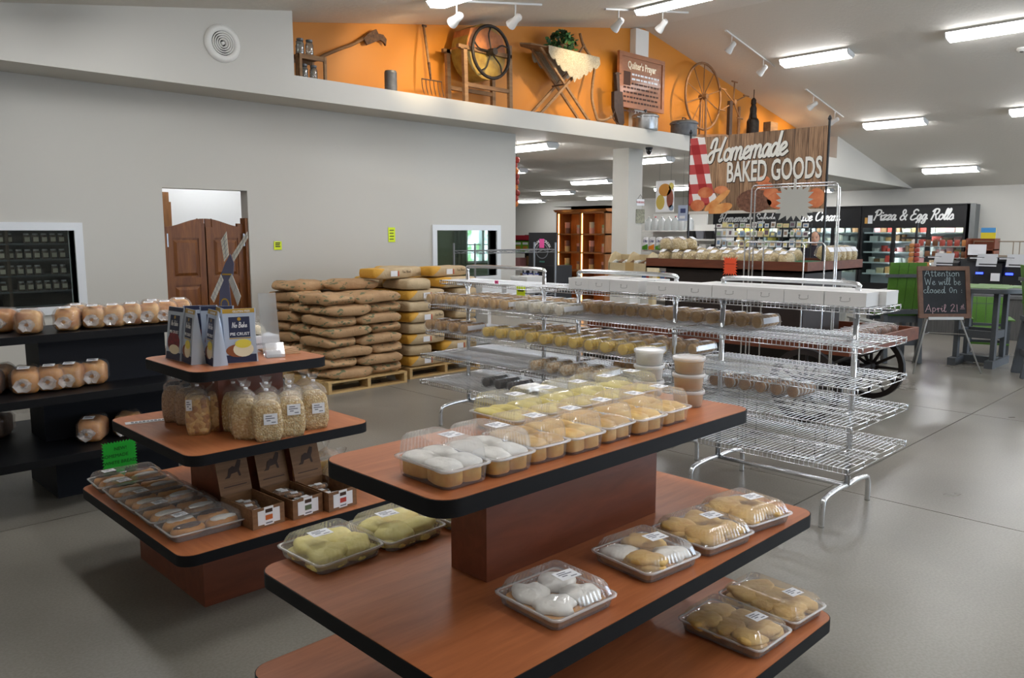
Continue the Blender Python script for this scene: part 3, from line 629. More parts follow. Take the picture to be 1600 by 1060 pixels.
# -- long clamshells on the bottom tier
LG = clam_meshes(.215, .31, .038, .046, .02)
def long_pack(lab, loc, rz):
    t = thing('cookie_clamshell', lab, 'pastry pack', loc, rz, 'long clamshells on the bottom tier')
    put('tray', LG[0], t); put('lid', LG[1], t); put('rim', LG[2], t)
    MB().prism(rr(.18, .275, .02), .006, .024).obj('cake_layer', BASE, t); k = 0
    for ix in (-1, 1):
        for iy in (-1, 0, 1):
            put('cookie', CKT[k % 3], t, (ix*.044, iy*.085, .03), (0, 0, R.uniform(0, 6))); put('cookie', CKT[(k+1) % 3], t, (ix*.042+R.uniform(-.008, .008), iy*.082, .041), (R.uniform(-.12, .12), R.uniform(-.12, .12), R.uniform(0, 6))); k += 1
    sticker(t, Matrix.Translation((.02, -.07, .0846)) @ Matrix.Rotation(-.15, 4, 'Z'), .06, .05)
long_pack('long clamshell of tan frosted cakes on the bottom tier, nearest the camera', (2.315, 1.275, .25), -.02)
long_pack('long clamshell of tan frosted cakes on the bottom tier, at the far corner', (2.575, 1.275, .25), -.06)
# ================================================================ goods on the second cherry table
NAVY = simple('navy_print', '#1d2444', .5); GOLD = simple('gold_print', '#b8912f', .4, .2); POUCHW = simple('pale_pouch_foil', '#b9c3d2', .28, .25); CHERRYRED = simple('cherry_red_print', '#8e1420', .5, col2='#5f0c14', vscale=60); CREAMP = simple('cream_print', '#e6d9b8', .5); LEMP = simple('lemon_print', '#e3cf4a', .5); CRUSTP = simple('crust_print', '#8a4a22', .5); WPRINT = simple('white_print', '#e8e8ea', .5)
def pouch(lab, loc, rz, red=False, detail=True):
    t = thing('pie_crust_pouch', lab, 'pouch', loc, rz, 'pie crust pouches'); w_, h_, th = .158, .245, .062
    b = MB(); rings = []
    for k in range(9):
        f = k/8; z = f*h_; tk = th/2*(1-f)**.8+.0016; ww = w_/2*(1-.09*math.sin(f*math.pi*.9))
        rings.append([(ww, -tk*.25, z), (ww*.96, -tk, z), (-ww*.96, -tk, z), (-ww, -tk*.25, z), (-ww, tk*.25, z), (-ww*.96, tk, z), (ww*.96, tk, z), (ww, tk*.25, z)])
    b.loft(rings); b.obj('foil_bag', POUCHW, t, ang=35)
    def fy(z): f = z/h_; return -(th/2*(1-f)**.8+.0016)
    def patch(x0, x1, z0, z1, mat, nm, off=.0007, n=4):
        m = MB()
        for k in range(n):
            a, c_ = z0+(z1-z0)*k/n, z0+(z1-z0)*(k+1)/n; m.add([(x0, fy(a)-off, a), (x1, fy(a)-off, a), (x1, fy(c_)-off, c_), (x0, fy(c_)-off, c_)], [(0, 1, 2, 3)])
        return m.obj(nm, mat, t)
    def blob(cx, cz, rx, rz_, mat, nm, off=.0012, a0=0, a1=360):
        pts = [(cx+rx*math.cos(math.radians(a0+(a1-a0)*k/18)), cz+rz_*math.sin(math.radians(a0+(a1-a0)*k/18))) for k in range(19 if a1-a0 < 360 else 18)]
        m = MB(); m.poly([(p[0], fy(p[1])-off, p[1]) for p in pts]); m.obj(nm, mat, t)
    patch(-.068, .068, .001, .036, NAVY, 'navy_band'); patch(-.07, .07, .225, .2445, NAVY if red else GOLD, 'top_band')
    if red: blob(.0, .082, .058, .05, CHERRYRED, 'printed_fruit'); blob(.01, .05, .05, .022, CREAMP, 'printed_pie', .0018)
    else: blob(-.005, .055, .06, .03, CRUSTP, 'printed_crust'); blob(.012, .06, .045, .034, CREAMP, 'printed_pie', .0018); blob(.012, .086, .036, .02, LEMP, 'printed_filling', .0024)
    patch(-.046, .046, .115, .208, NAVY, 'title_panel'); patch(-.047, .047, .1085, .113, GOLD, 'gold_line')
    if detail:
        tilt = face_mx((0, fy(.16)-.0012, .16), (1, 0, 0), (0, (fy(.2)-fy(.12))/.08, 1))
        strokes('No Bake', .026, .13, WPRINT, t, tilt @ Matrix.Diagonal((.72, .9, 1, 1)), shear=.2, thick=.0004); text('PIE CRUST', .0185, WPRINT, t, tilt @ Matrix.Translation((0, -.036, 0)), bold=.02, ext=.0003)
        if not red: text('GLUTEN FREE', .0125, WPRINT, t, face_mx((.012, fy(.229)-.0014, .229), (1, 0, 0), (0, .12, 1)), bold=.02, ext=.0003)
        blob(0, .198, .008, .008, GOLD, 'printed_seal', .0016)
    return t
Z3 = 1.01
pouch('lemon pie crust pouch standing in front with gold gluten free band', (1.655, 3.46, Z3), -.3)
pouch('lemon pie crust pouch seen edge-on, nearest the left corner', (1.545, 3.475, Z3), -1.72)
pouch('lemon pie crust pouch seen edge-on, just behind the corner pouch', (1.615, 3.56, Z3), -1.8, detail=False)
pouch('lemon pie crust pouch leaning sideways beside the red cherry pouch', (1.49, 3.585, Z3), -1.68)
pouch('red cherry pie crust pouch at the left end of the tier', (1.485, 3.73, Z3), -1.5, True)
pouch('navy-topped cherry pouch in the back row, left', (1.60, 3.74, Z3+.0), -.5, True, False)
pouch('navy-topped cherry pouch in the back row, right', (1.64, 3.65, Z3+.0), -.5, True, False)
# windmill standee: printed card cut-out with four sails, on a foot
SLATE = simple('slate_blue_card', '#5b5c74', .6); SAIL = simple('cream_sail_card', '#e2dfd2', .6)
base = Vector((1.735, 3.765, Z3)); t = thing('windmill_standee', 'slate blue cardboard windmill cut-out with four cream sails', 'standee', base)
VX, VY_ = VR.normalized(), Vector((0, 0, 1)); nrm = VX.cross(VY_)
def onview(px, py, o=base):
    d = ray(px, py); k = (o-Vector((0, 0, H))).dot(nrm)/d.dot(nrm); p = Vector((0, 0, H))+d*k-o; return (p.dot(VX), p.z)
Mv = face_mx((0, 0, 0), VX, VY_)
twr = [(338, 505), (345, 430), (352, 412), (360, 397), (366, 412), (365, 430), (358, 440), (366, 505)]
zmin = min(onview(*p)[1] for p in twr)
pts = [(p[0], max(p[1], 0)) for p in (onview(*q) for q in twr)]; pts[0] = (pts[0][0]-.004, 0); pts[-1] = (pts[-1][0]+.004, 0)
MB().prism(pts[::-1], 0, .004, M=Mv).obj('tower', SLATE, t)
for q in ([(351, 409), (346, 376), (354.5, 362), (358, 399)], [(363, 399), (387, 362), (388, 372), (366, 409)], [(330, 465), (346, 429), (350, 438), (335, 473)], [(358, 438), (363, 428), (377, 463), (372, 478)]):
    pp = [onview(*k) for k in q]; s = MB().prism(pp, .005, .008, M=Mv).obj('sail', SAIL, t); lat = MB()
    for k in range(5):
        f = (k+.5)/5
        for (a, b_, c_, d_) in ((pp[0], pp[1], pp[3], pp[2]),):
            p0 = Vector(a).lerp(Vector(b_), f); p1 = Vector(c_).lerp(Vector(d_), f); lat.bar((p0.x, p0.y, .0087), (p1.x, p1.y, .0087), .0012, .001)
    m0, m1 = (Vector(pp[0])+Vector(pp[3]))/2, (Vector(pp[1])+Vector(pp[2]))/2; lat.bar((m0.x, m0.y, .0087), (m1.x, m1.y, .0087), .0012, .001)
    put('lattice', lat.mesh('lattice', GREYINK), s).matrix_local = Mv
a = onview(348, 429); b_ = onview(362, 429.5); MB().bx(a[0], b_[0], a[1]-.003, a[1]+.004, .004, .007, M=Mv).obj('gold_band', GOLD, t)
cx = onview(352, 476); MB().lathe([(.021, .004), (.021, .006)], 20, M=Mv @ Matrix.Translation((cx[0], cx[1], 0)) @ Matrix.Diagonal((1, 1.5, 1, 1))).obj('gold_medallion', GOLD, t)
MB().lathe([(.016, .0061), (.016, .007)], 20, M=Mv @ Matrix.Translation((cx[0], cx[1], 0)) @ Matrix.Diagonal((1, 1.5, 1, 1))).obj('medallion_field', SLATE, t)
MB().bx(-.05, .05, -.0, .09, -.03, 0, M=face_mx((0, 0, 0), VX, (0, 0, 1))).obj('strut', SLATE, t)
# acrylic sign holder, white carton, crumpled bag, paper bags
t = thing('sign_holder', 'clear acrylic sign holder leaning back with a curved white foot', 'sign holder', (1.835, 3.48, Z3)); ACR = clear('acrylic_sheet', tint='#d5dade', haze=.22, gloss=.2, rough=.05)
prof = [(-.02, .07), (-.05, .004), (-.02, .002), (.01, .006), (.03, .03), (.045, .09), (.075, .22), (.09, .30)]
q = cr([(0, p[0], p[1]) for p in prof], 4); b = MB()
for i in range(len(q)-1): b.add([(-.045, q[i].y, q[i].z), (.04, q[i].y, q[i].z), (.04, q[i+1].y, q[i+1].z), (-.045, q[i+1].y, q[i+1].z)], [(0, 1, 2, 3)])
o = b.obj('bent_sheet', ACR, t, rot=(0, 0, -.25), smooth=True)
b = MB(); b.bx(-.04, .035, -.012, .012, .0035, .03); b.obj('white_foot_card', PAPER, t, rot=(0, 0, -.25))
t = thing('carton', 'low white carton with small print behind the sign holder', 'box', (1.845, 3.74, Z3), -.12)
MB().bx(-.12, .12, -.07, .07, 0, .07).obj('body', PAPER, t); MB().bx(-.122, .122, -.072, .072, .062, .078).obj('lid', PAPER, t); text('TASTE THE DIFFERENCE', .014, GREYINK, t, FY((-.02, -.0712, .035)), ext=.0003)
t = thing('plastic_bag', 'crumpled clear bag of pale rolls on the white carton', 'bag', (1.85, 3.745, Z3+.079))
lump(.07, .05, .035, 5, .2, 20, 9).obj('contents', simple('pale_grain', '#cbbd9e', .7, bump=.4), t, (0, 0, .014), smooth=True); lump(.077, .056, .045, 6, .25, 22, 10).obj('film', FILM, t, (0, 0, .016), smooth=True)
MB().lathe([(.012, 0), (.006, .02), (.022, .05)], 10, cap0=False, cap1=False).obj('knot', FILM, t, (.02, 0, .05), (.2, .3, 0))
KRAFT = simple('kraft_paper', '#b08a66', .75, bump=.2, bscale=20)
for k in range(4):
    o = tag(MB().prism([(-.075, -.06), (.08, -.055), (.078, .05), (-.07, .06)], 0, .005).obj('paper_bag', KRAFT, None, (1.915, 3.56+.012*k, Z3+.0055*k), (0, 0, .2*k-.25)), 'flat brown paper bag in the pile on the top tier, %s from below' % ORD[k], 'paper bag', 'pile of flat paper bags')
# ---------------------------------------------------------------- bags of grain and nuts on the middle tier
OATS = grains('rolled_oats', '#dcbc7a', '#c39a58', '#f0dba4', 130, .7, .7); NUTS = grains('mixed_nuts', '#a8662c', '#dca95a', '#eac27c', 52, .5, 1.0); SEED = grains('brown_seeds', '#a5774a', '#bd9060', '#8a5c38', 220, .7, .5)
def sackbody(w_, d_, h_, seed, am):
    rg = random.Random(seed); ph = [rg.uniform(0, 6) for _ in range(4)]; b = MB(); rings = []
    for k in range(11):
        f = k/10; s = (.86+.14*min(1, f*5)) if f < .75 else 1-.5*((f-.75)/.25)**2; z = h_*f; rg_ = []
        for i in range(20):
            a = 2*math.pi*i/20; c_, s_ = math.cos(a), math.sin(a); x = w_/2*math.copysign(abs(c_)**.42, c_)*s; y = d_/2*math.copysign(abs(s_)**.5, s_)*(s if f < .75 else s*.9)
            k2 = 1+am*math.sin(3*a+ph[0]+f*5)+am*.7*math.sin(5*a+ph[1]-f*9); rg_.append((x*k2, y*k2, z))
        rings.append(rg_)
    b.loft(rings); return b
def bagtop(w_, d_, h_, seed):
    rg = random.Random(seed); b = MB(); rings = []
    for f, s, dz in ((0, 1.02, -.02), (.25, .9, .01), (.5, .55, .03), (.72, .14, .048), (.78, .12, .054), (.9, .3, .07), (1, .42, .092)):
        rings.append([(w_/2*s*math.cos(2*math.pi*i/18)*(1+.14*rg.uniform(-1, 1)), d_/2*s*math.sin(2*math.pi*i/18)*(1+.2*rg.uniform(-1, 1)), h_+dz*.85+rg.uniform(-.004, .004)*f) for i in range(18)])
    b.loft(rings, False, False); return b
PROT = {}
def grain_bag(kind, lab, x, y, rz, z=.70, lbl=False, sc=1):
    mt, sz = {'oats': (OATS, (.122, .076, .178)), 'nuts': (NUTS, (.102, .074, .178)), 'seed': (SEED, (.1, .07, .172))}[kind]
    if kind not in PROT:
        PROT[kind] = [(sackbody(*sz, 3+k, .025).mesh('contents', mt, True), sackbody(sz[0]*1.03, sz[1]*1.05, sz[2]*1.01, 3+k, .03).mesh('film', FILM, True), bagtop(sz[0], sz[1], sz[2], k).mesh('gathered_top', FILM, True)) for k in range(2)]
    a = PROT[kind][int(x*1000) % 2]; t = thing('bag_of_'+{'oats': 'oats', 'nuts': 'nuts', 'seed': 'seeds'}[kind], lab, 'bag', (x, y, z), rz, 'bags of grain on the middle tier')
    put('contents', a[0], t); put('film', a[1], t); put('gathered_top', a[2], t)
    MB().lathe([(.009, 0), (.009, .008)], 8).obj('twist_tie', WPRINT, t, (0, 0, sz[2]+.041))
    if lbl and kind == 'nuts': sticker(t, face_mx((-.03, -sz[1]/2-.004, .14), (1, 0, 0), (0, 0, 1)), .026, .05)
    elif lbl: sticker(t, face_mx((.008, -sz[1]/2*1.0-.004, .1 if lbl == 1 else .125), (1, 0, 0), (0, 0, 1)), .058, .048)
    return t
G = [('nuts', 'bag of mixed nuts, front left of the grain bags', 1.455, 3.48, -.6, 1), ('nuts', 'bag of mixed nuts, second behind the front left one', 1.545, 3.50, -.55, 2), ('seed', 'bag of brown seeds at the far left end of the row', 1.475, 3.80, -.7, 0), ('seed', 'bag of brown seeds just right of the leftmost bag', 1.495, 3.70, -.7, 0),
     ('oats', 'slim bag of oats between the nuts and the oat bags', 1.60, 3.43, -1.1, 0), ('oats', 'bag of oats seen edge-on, second of the oat row', 1.60, 3.34, -1.0, 0), ('oats', 'bag of oats seen edge-on, third of the oat row', 1.575, 3.255, -.9, 0),
     ('oats', 'bag of oats with a low price label at the front', 1.625, 3.165, -.35, 1), ('oats', 'bag of oats with a high price label, middle of the front', 1.735, 3.165, -.3, 2), ('oats', 'bag of oats with price label at the right end', 1.885, 3.215, -.25, 1),
     ('oats', 'bag of oats in the back row left of the pedestal front', 1.70, 3.31, -.4, 0), ('oats', 'bag of oats in the back row, middle', 1.795, 3.27, -.3, 0), ('oats', 'bag of oats in the back row behind the right bag', 1.90, 3.325, -.3, 0), ('nuts', 'bag of mixed nuts in the back row beside the pedestal', 1.50, 3.595, -.6, 0)]
for kd, lab, x, y, rz, l in G: grain_bag(kd, lab, x, y, rz, lbl=l)
sl0, sl1 = onZ(210, 661, .7005), onZ(284, 653, .7005); SLP = (sl0+sl1)/2; SLA = math.atan2(sl1.y-sl0.y, sl1.x-sl0.x)
t = thing('shelf_label', 'long white paper label lying on the left edge of middle tier', 'label', SLP, SLA)
MB().bx(-.145, .145, -.026, .026, 0, .001).obj('paper', PAPER, t)
b = MB()
for k in range(14): b.bx(-.12+k*.017, -.108+k*.017, -.006, .012*(1+.4*(k % 3 == 0)), .0011, .0014)
b.bx(-.12, .11, -.017, -.012, .0011, .0014); b.obj('printing', GREYINK, t)
# ---------------------------------------------------------------- donut packs on the low tier
DN = clam_meshes(.315, .205, .034, .042, .018)
JOHN = lump(.072, .043, .03, 77, .06, 20, 9, .6).mesh('long_john', simple('golden_donut', '#d79a4c', .5, col2='#c27f36', vscale=20, bump=.2, rnd=.08), True); GLZ = [lump(.058, .027, .014, 78+k, .1, 20, 8, .7).mesh('glaze', m_, True) for k, m_ in enumerate((CHOC, ICE, CHOC))]
ORB = simple('orange_donut', '#c77a34', .55, col2='#a65f22', vscale=24, bump=.25)
for k, y in enumerate((3.235, 3.452, 3.668, 3.884, 4.10)):
    t = thing('donut_pack', 'clear tray of glazed long johns, %s of five from the front' % ORD[k], 'pastry pack', (1.338, y, .35), R.uniform(-.03, .03)-.02, 'five donut packs on the low tier')
    put('tray', DN[0], t); put('lid', DN[1], t); put('rim', DN[2], t); i = 0
    for ix in (-1, 1):
        for iy in (-.5, .5):
            o = put('long_john', JOHN, t, (ix*.072, iy*.085, .02), (0, 0, R.uniform(-.08, .08)))
            put('glaze', GLZ[1 if (iy < 0 and (k > 0 or ix > 0)) or (k == 0 and iy > 0 and ix < 0) else 0], o, (0, (.006 if iy > 0 else -.004), .022)); i += 1
    sticker(t, Matrix.Translation((-.075, .03, .0766)) @ Matrix.Rotation(.1, 4, 'Z'), .058, .046)
NEON = simple('neon_green_card', '#2fe04a', .6)
p = onY(187, 711, 4.225); t = thing('bread_sign', 'neon green jagged card lettered about homemade white bread', 'sign', (p.x, 4.225, .37)); hh = p.z-.37
MB().prism(dents(.17, .15, 11, .01), 0, .002, M=FY((0, 0, hh))).obj('card', NEON, t)
for s_, dx, dy in (('NEW!', .005, .035), ('HOMEMADE', -.025, .0), ('WHITE BREAD', 0, -.035)): text(s_, .024, simple('green_ink', '#155c22', .7), t, FY((dx, -.0025, hh+dy-.008)), ext=.0003)
MB().bx(-.02, .02, 0, .05, 0, .004).obj('foot', NEON, t, (0, 0, -.02)); MB().bx(-.02, .02, .0, .003, -.02, hh).obj('stem', NEON, t)
# ---------------------------------------------------------------- wood-print display boxes with wrapped bars
KWOOD = wood('printed_wood_carton', '#6f4d31', '#8d6744', (2, 30, 30), .7, 0, 0); KDARK = simple('dark_brown_print', '#3c2413', .7)
BARC = simple('baked_bar', '#a9753c', .6, col2='#7b5026', vscale=50, bump=.3)
def bar_mesh(): return MB().se(.035, .014, .009, .5, .5, 14, 6).mesh('bar', BARC, True)
BARM = bar_mesh(); BARF = MB().se(.046, .019, .012, .6, .5, 16, 6, fn=lambda p: (p[0], p[1]*(1+.12*math.sin(p[0]*300)), p[2])).mesh('wrapper', FILM, True)
fruit = [simple('banner_fruit_a', '#c9662a', .6), simple('banner_fruit_b', '#5d6a4c', .6), simple('banner_fruit_c', '#b43a2a', .6)]
for k, (x, y) in enumerate(((1.555, 3.20), (1.738, 3.19), (1.902, 3.165))):
    wd, dp, hg = .152, .27, .088; t = thing('display_box', 'wood-print cardboard box of wrapped bars, %s of three' % ('left', 'middle', 'right')[k], 'box', (x, y, .35), .05, 'display boxes of bars')
    MB().bx(-wd/2, wd/2, -dp/2, dp/2, 0, .003).obj('bottom', KWOOD, t)
    for a in ((-wd/2, -wd/2+.004, -dp/2, dp/2, .003, hg), (wd/2-.004, wd/2, -dp/2, dp/2, .003, hg), (-wd/2+.004, wd/2-.004, -dp/2, -dp/2+.004, .003, hg), (-wd/2+.004, wd/2-.004, dp/2-.004, dp/2, .003, hg)): MB().bx(*a).obj('side', KWOOD, t)
    lid = MB().bx(-wd/2, wd/2, -.002, .002, 0, .235).obj('raised_lid', KWOOD, t, (0, dp/2, hg), (-.28, 0, 0))
    sil = [(-.045, .05), (-.03, .06), (-.02, .09), (.0, .1), (.012, .095), (.03, .125), (.045, .12), (.04, .1), (.03, .08), (.035, .05), (.025, .05), (.02, .07), (-.01, .066), (-.02, .05)]
    MB().prism(sil, 0, .0006, M=face_mx((0, -.0026, .02), (1, 0, 0), (0, 0, 1))).obj('printed_animal', KDARK, lid)
    MB().bx(-.055, .055, -.0028, -.0022, .03, .034).obj('printed_line', KDARK, lid); MB().bx(-.055, .055, -.0028, -.0022, .205, .209).obj('printed_line', KDARK, lid)
    for (a, b_, c_, d_, m_, nm) in ((-.052, .052, .014, .075, WPRINT, 'front_label'), (-.022, .022, .008, .088, WPRINT, 'front_label'), (-.017, .017, .03, .052, fruit[k], 'label_picture'), (-.017, .017, .062, .078, KDARK, 'label_picture'), (-.016, .016, .014, .02, GREYINK, 'label_print')):
        MB().bx(a, b_, -dp/2-.0018-.0004*(nm != 'front_label')-.0003*(d_ > .08), -dp/2, c_, d_).obj(nm, m_, t)
    for i in range((9, 14, 11)[k]):
        lx, ly, lz = R.uniform(-.02, .02), -.11+.22*((i*.37) % 1), .02+.022*(i//5)
        br = thing('wrapped_bar', 'wrapped baked bar with white label in the %s display box, %s' % (('left', 'middle', 'right')[k], ORD[i]), 'snack bar', (x+lx, y+ly, .353+lz-.012), R.uniform(-.35, .35), 'wrapped bars in the %s display box' % ('left', 'middle', 'right')[k])
        put('bar', BARM, br, (0, 0, .0095)); put('wrapper', BARF, br, (0, 0, .012)); MB().bx(-.016, .016, -.015, .015, .0235, .0242).obj('paper_band', WPRINT, br)
for k, (x, y) in enumerate(((2.08, 3.3), (2.1, 3.48), (2.0, 3.62))):
    t = thing('bagged_rolls', 'clear bag of rolls at the right end of low tier, %s' % ('front', 'middle', 'back')[k], 'bag', (x, y, .35), k, 'bagged rolls on the low tier')
    lump(.09, .07, .055, k, .1, 18, 9).obj('rolls', BUNPALE, t, (0, 0, .03), smooth=True); lump(.11, .09, .085, 9+k, .22, 24, 12).obj('film', FILM, t, (0, 0, .05), smooth=True); bagtop(.12, .1, .12, k).obj('gathered_top', FILM, t, smooth=True)
# ================================================================ black bread table
BLK = simple('black_laminate', '#0f1014', .42, var=.15, vscale=30, spec=.3); BLK2 = simple('black_laminate_side', '#10121a', .6, spec=.25)
T3 = (1.675, 5.53)
tier_table('bread_table', 'black three-tier bread display table at the left edge', T3[0], T3[1], [(1.66, 1.16, .33), (1.66, .90, .655), (1.5, .54, 1.0)], [(.73, .58, 0, .284), (.75, .32, .33, .61), (.75, .30, .655, .955)], BLK, BLK2, BANDM)
CRUST = simple('loaf_crust', '#b87634', .6, col2='#d8a25a', vscale=7, bump=.2, bscale=40, rnd=.12); CRUSTD = simple('dark_loaf_crust', '#5a3820', .6, col2='#744a2a', vscale=8, bump=.2, rnd=.08); CRUSTR = simple('cinnamon_loaf_crust', '#b0703a', .6, col2='#d8ab6a', vscale=12, bump=.3, rnd=.1)
def loaf_mesh(seed, mat, w_=.058, l_=.1, h_=.058):
    rg = random.Random(seed); ph = rg.uniform(0, 6)
    def fn(p):
        f = (p[2]/h_+1)/2; k = 1+.16*max(0, f-.45)*math.sin(min(1, (f-.45)/.4)*math.pi) ; return (p[0]*k+.003*math.sin(p[1]*50+ph), p[1], p[2]+h_+.006*math.sin(p[0]*60+p[1]*40+ph)*f)
    return MB().se(w_, l_, h_, .42, .42, 22, 12, fn=fn).mesh('loaf', mat, True)
def loafbag_mesh(seed, w_=.066, l_=.112, h_=.064):
    rg = random.Random(seed); ph = [rg.uniform(0, 6) for _ in range(4)]
    def fn(p):
        return (p[0]*(1+.06*math.sin(p[1]*70+ph[0])+.04*math.sin(p[2]*120+ph[1])), p[1]*(1+.03*math.sin(p[2]*140+ph[2])), max(.0005, p[2]+h_+.004*math.sin(p[0]*90+p[1]*60+ph[3])))
    return MB().se(w_, l_, h_, .55, .5, 26, 14, fn=fn).mesh('film', FILM, True)
def tail_mesh(seed):
    rg = random.Random(seed); b = MB(); rings = []
    for y, r in ((.004, .03), (-.012, .018), (-.022, .008), (-.03, .014), (-.045, .03), (-.05, .036)):
        rings.append([(r*math.cos(2*math.pi*i/12)*(1+.25*rg.uniform(-1, 1)), y+rg.uniform(-.006, .006), .9*r*math.sin(2*math.pi*i/12)*(1+.25*rg.uniform(-1, 1))) for i in range(12)])
    b.loft(rings, False, False); return b.mesh('twisted_tail', TAILM, True)
TAILM = clear('bag_tail_film', haze=.28, gloss=.12, rough=.2)
LO = {c: [loaf_mesh(k, m_) for k in range(3)] for c, m_ in (('w', CRUST), ('d', CRUSTD), ('c', CRUSTR))}; LB = [loafbag_mesh(k) for k in range(3)]; TL = [tail_mesh(k) for k in range(3)]
LS = MB().bx(-.026, .026, -.02, .02, 0, .0006).mesh('label', PAPER); LSI = MB().bx(-.02, .016, -.004, .004, .0007, .0009).bx(-.02, .006, .008, .012, .0007, .0009).mesh('printing', GREYINK)
def loaf(c, lab, x, y, z, rz=0, lbl=True, sc=1, grp='bagged loaves on the black table'):
    k = int(abs(x)*997) % 3; t = thing('bagged_loaf', lab, 'bread', (x, y, z), rz, grp)
    sc *= 1.13
    if sc != 1: t.scale = (sc,)*3
    put('loaf', LO[c][k], t); put('film', LB[k], t); put('twisted_tail', TL[k], t, (0, -.108, .055))
    if lbl: l = put('label', LS, t, (0, -.07, .1295), (.15, 0, 0)); put('printing', LSI, l)
    return t
def at(px, py, z, dy=.125): p = onZ(px, py, z); return p.x, p.y+dy
for k, (px, py, c) in enumerate(((15, 521, 'w'), (57, 523, 'c'), (118, 518, 'c'), (159, 514, 'c'), (191, 512, 'c'), (219, 509, 'c'), (248, 507, 'c'), (272, 505, 'w'))):
    x, y = at(px, py, 1.0); loaf(c, 'bagged %s loaf on the top tier, %s from the left' % ('raisin' if c == 'c' else 'white', ORD[k]), x, y, 1.0, R.uniform(-.15, .05)-.35, k > 1)
for k, (px, py) in enumerate(((82, 512), (190, 500), (235, 497))):
    x, y = onZ(px, py, 1.0).x+.14, 5.62; loaf('c', 'bagged raisin loaf in the back row of the top tier, %s from the left' % ORD[k], x, y, 1.0, -.3)
for k, (px, py) in enumerate(((8, 613), (52, 617), (92, 612), (125, 608), (160, 602))):
    x, y = at(px, py, .655); loaf('w', 'bagged wheat loaf on the middle tier, %s from the left' % ORD[k], x, y, .655, R.uniform(-.1, .1)-.4, k > 0, 1.08)
for k, (px, py) in enumerate(((20, 585), (268, 545), (280, 548))):
    x = onZ(px, py, .655).x; loaf('d', ('dark bagged loaf behind the leftmost wheat loaves', 'dark bagged loaf behind the upper pedestal, left', 'dark bagged loaf behind the upper pedestal, right')[k], (1.06, 2.13, 2.3)[k], (5.45, 5.75, 5.62)[k], .655, -.4, False)
x, y = at(158, 692, .33); loaf('w', 'golden bagged loaf alone on the bottom tier', x, y, .33, -.55, True, 1.05)
x, y = at(208, 684, .33); loaf('w', 'bagged loaf on the bottom tier half hidden by the cherry table', x+.02, y, .33, -.5, False)
loaf('d', 'dark bagged loaf lying behind the lower pedestal at the left', 1.13, 5.75, .33, -.5, False, 1.05)
tag(MB().bx(-.16, .16, -.12, .12, 0, .05).obj('bread_tray', simple('tan_tray', '#b58a56', .7), None, (1.0, 5.93, .331)), 'flat tan tray with red rim behind the lower pedestal', 'tray')
# ================================================================ pallets of flour sacks
PINE = wood('pallet_pine', '#b8955f', '#d0b079', (1.5, 20, 20), .7, 0, .05, .06)
def pallet(x0, y0, lx, ly, lab):
    t = thing('pallet', lab, 'pallet', (x0, y0, 0), 0, 'wooden pallets')
    for x in (0, lx/2-.019, lx-.038):
        b = MB(); b.prism([(0, .018), (.15, .018), (.17, .06), (.38, .06), (.4, .018), (ly-.4, .018), (ly-.38, .06), (ly-.17, .06), (ly-.15, .018), (ly, .018), (ly, .106), (0, .106)], x, x+.038, M=Matrix(((0, 0, 1, 0), (1, 0, 0, 0), (0, 1, 0, 0), (0, 0, 0, 1))))
        b.obj('stringer', PINE, t)
    n = 8
    for k in range(n): y = k*(ly-.09)/(n-1); MB().bx(0, lx, y, y+.09, .106, .122).obj('deck_board', PINE, t)
    for k in range(4): y = k*(ly-.1)/3; MB().bx(0, lx, y, y+.1, 0, .018).obj('bottom_board', PINE, t)
    return t
pallet(4.15, 6.79, .97, 1.25, 'pine pallet under the brown kraft sacks with green print')
pallet(5.24, 6.9, 1.04, 1.25, 'pine pallet under the yellow cornered sacks')
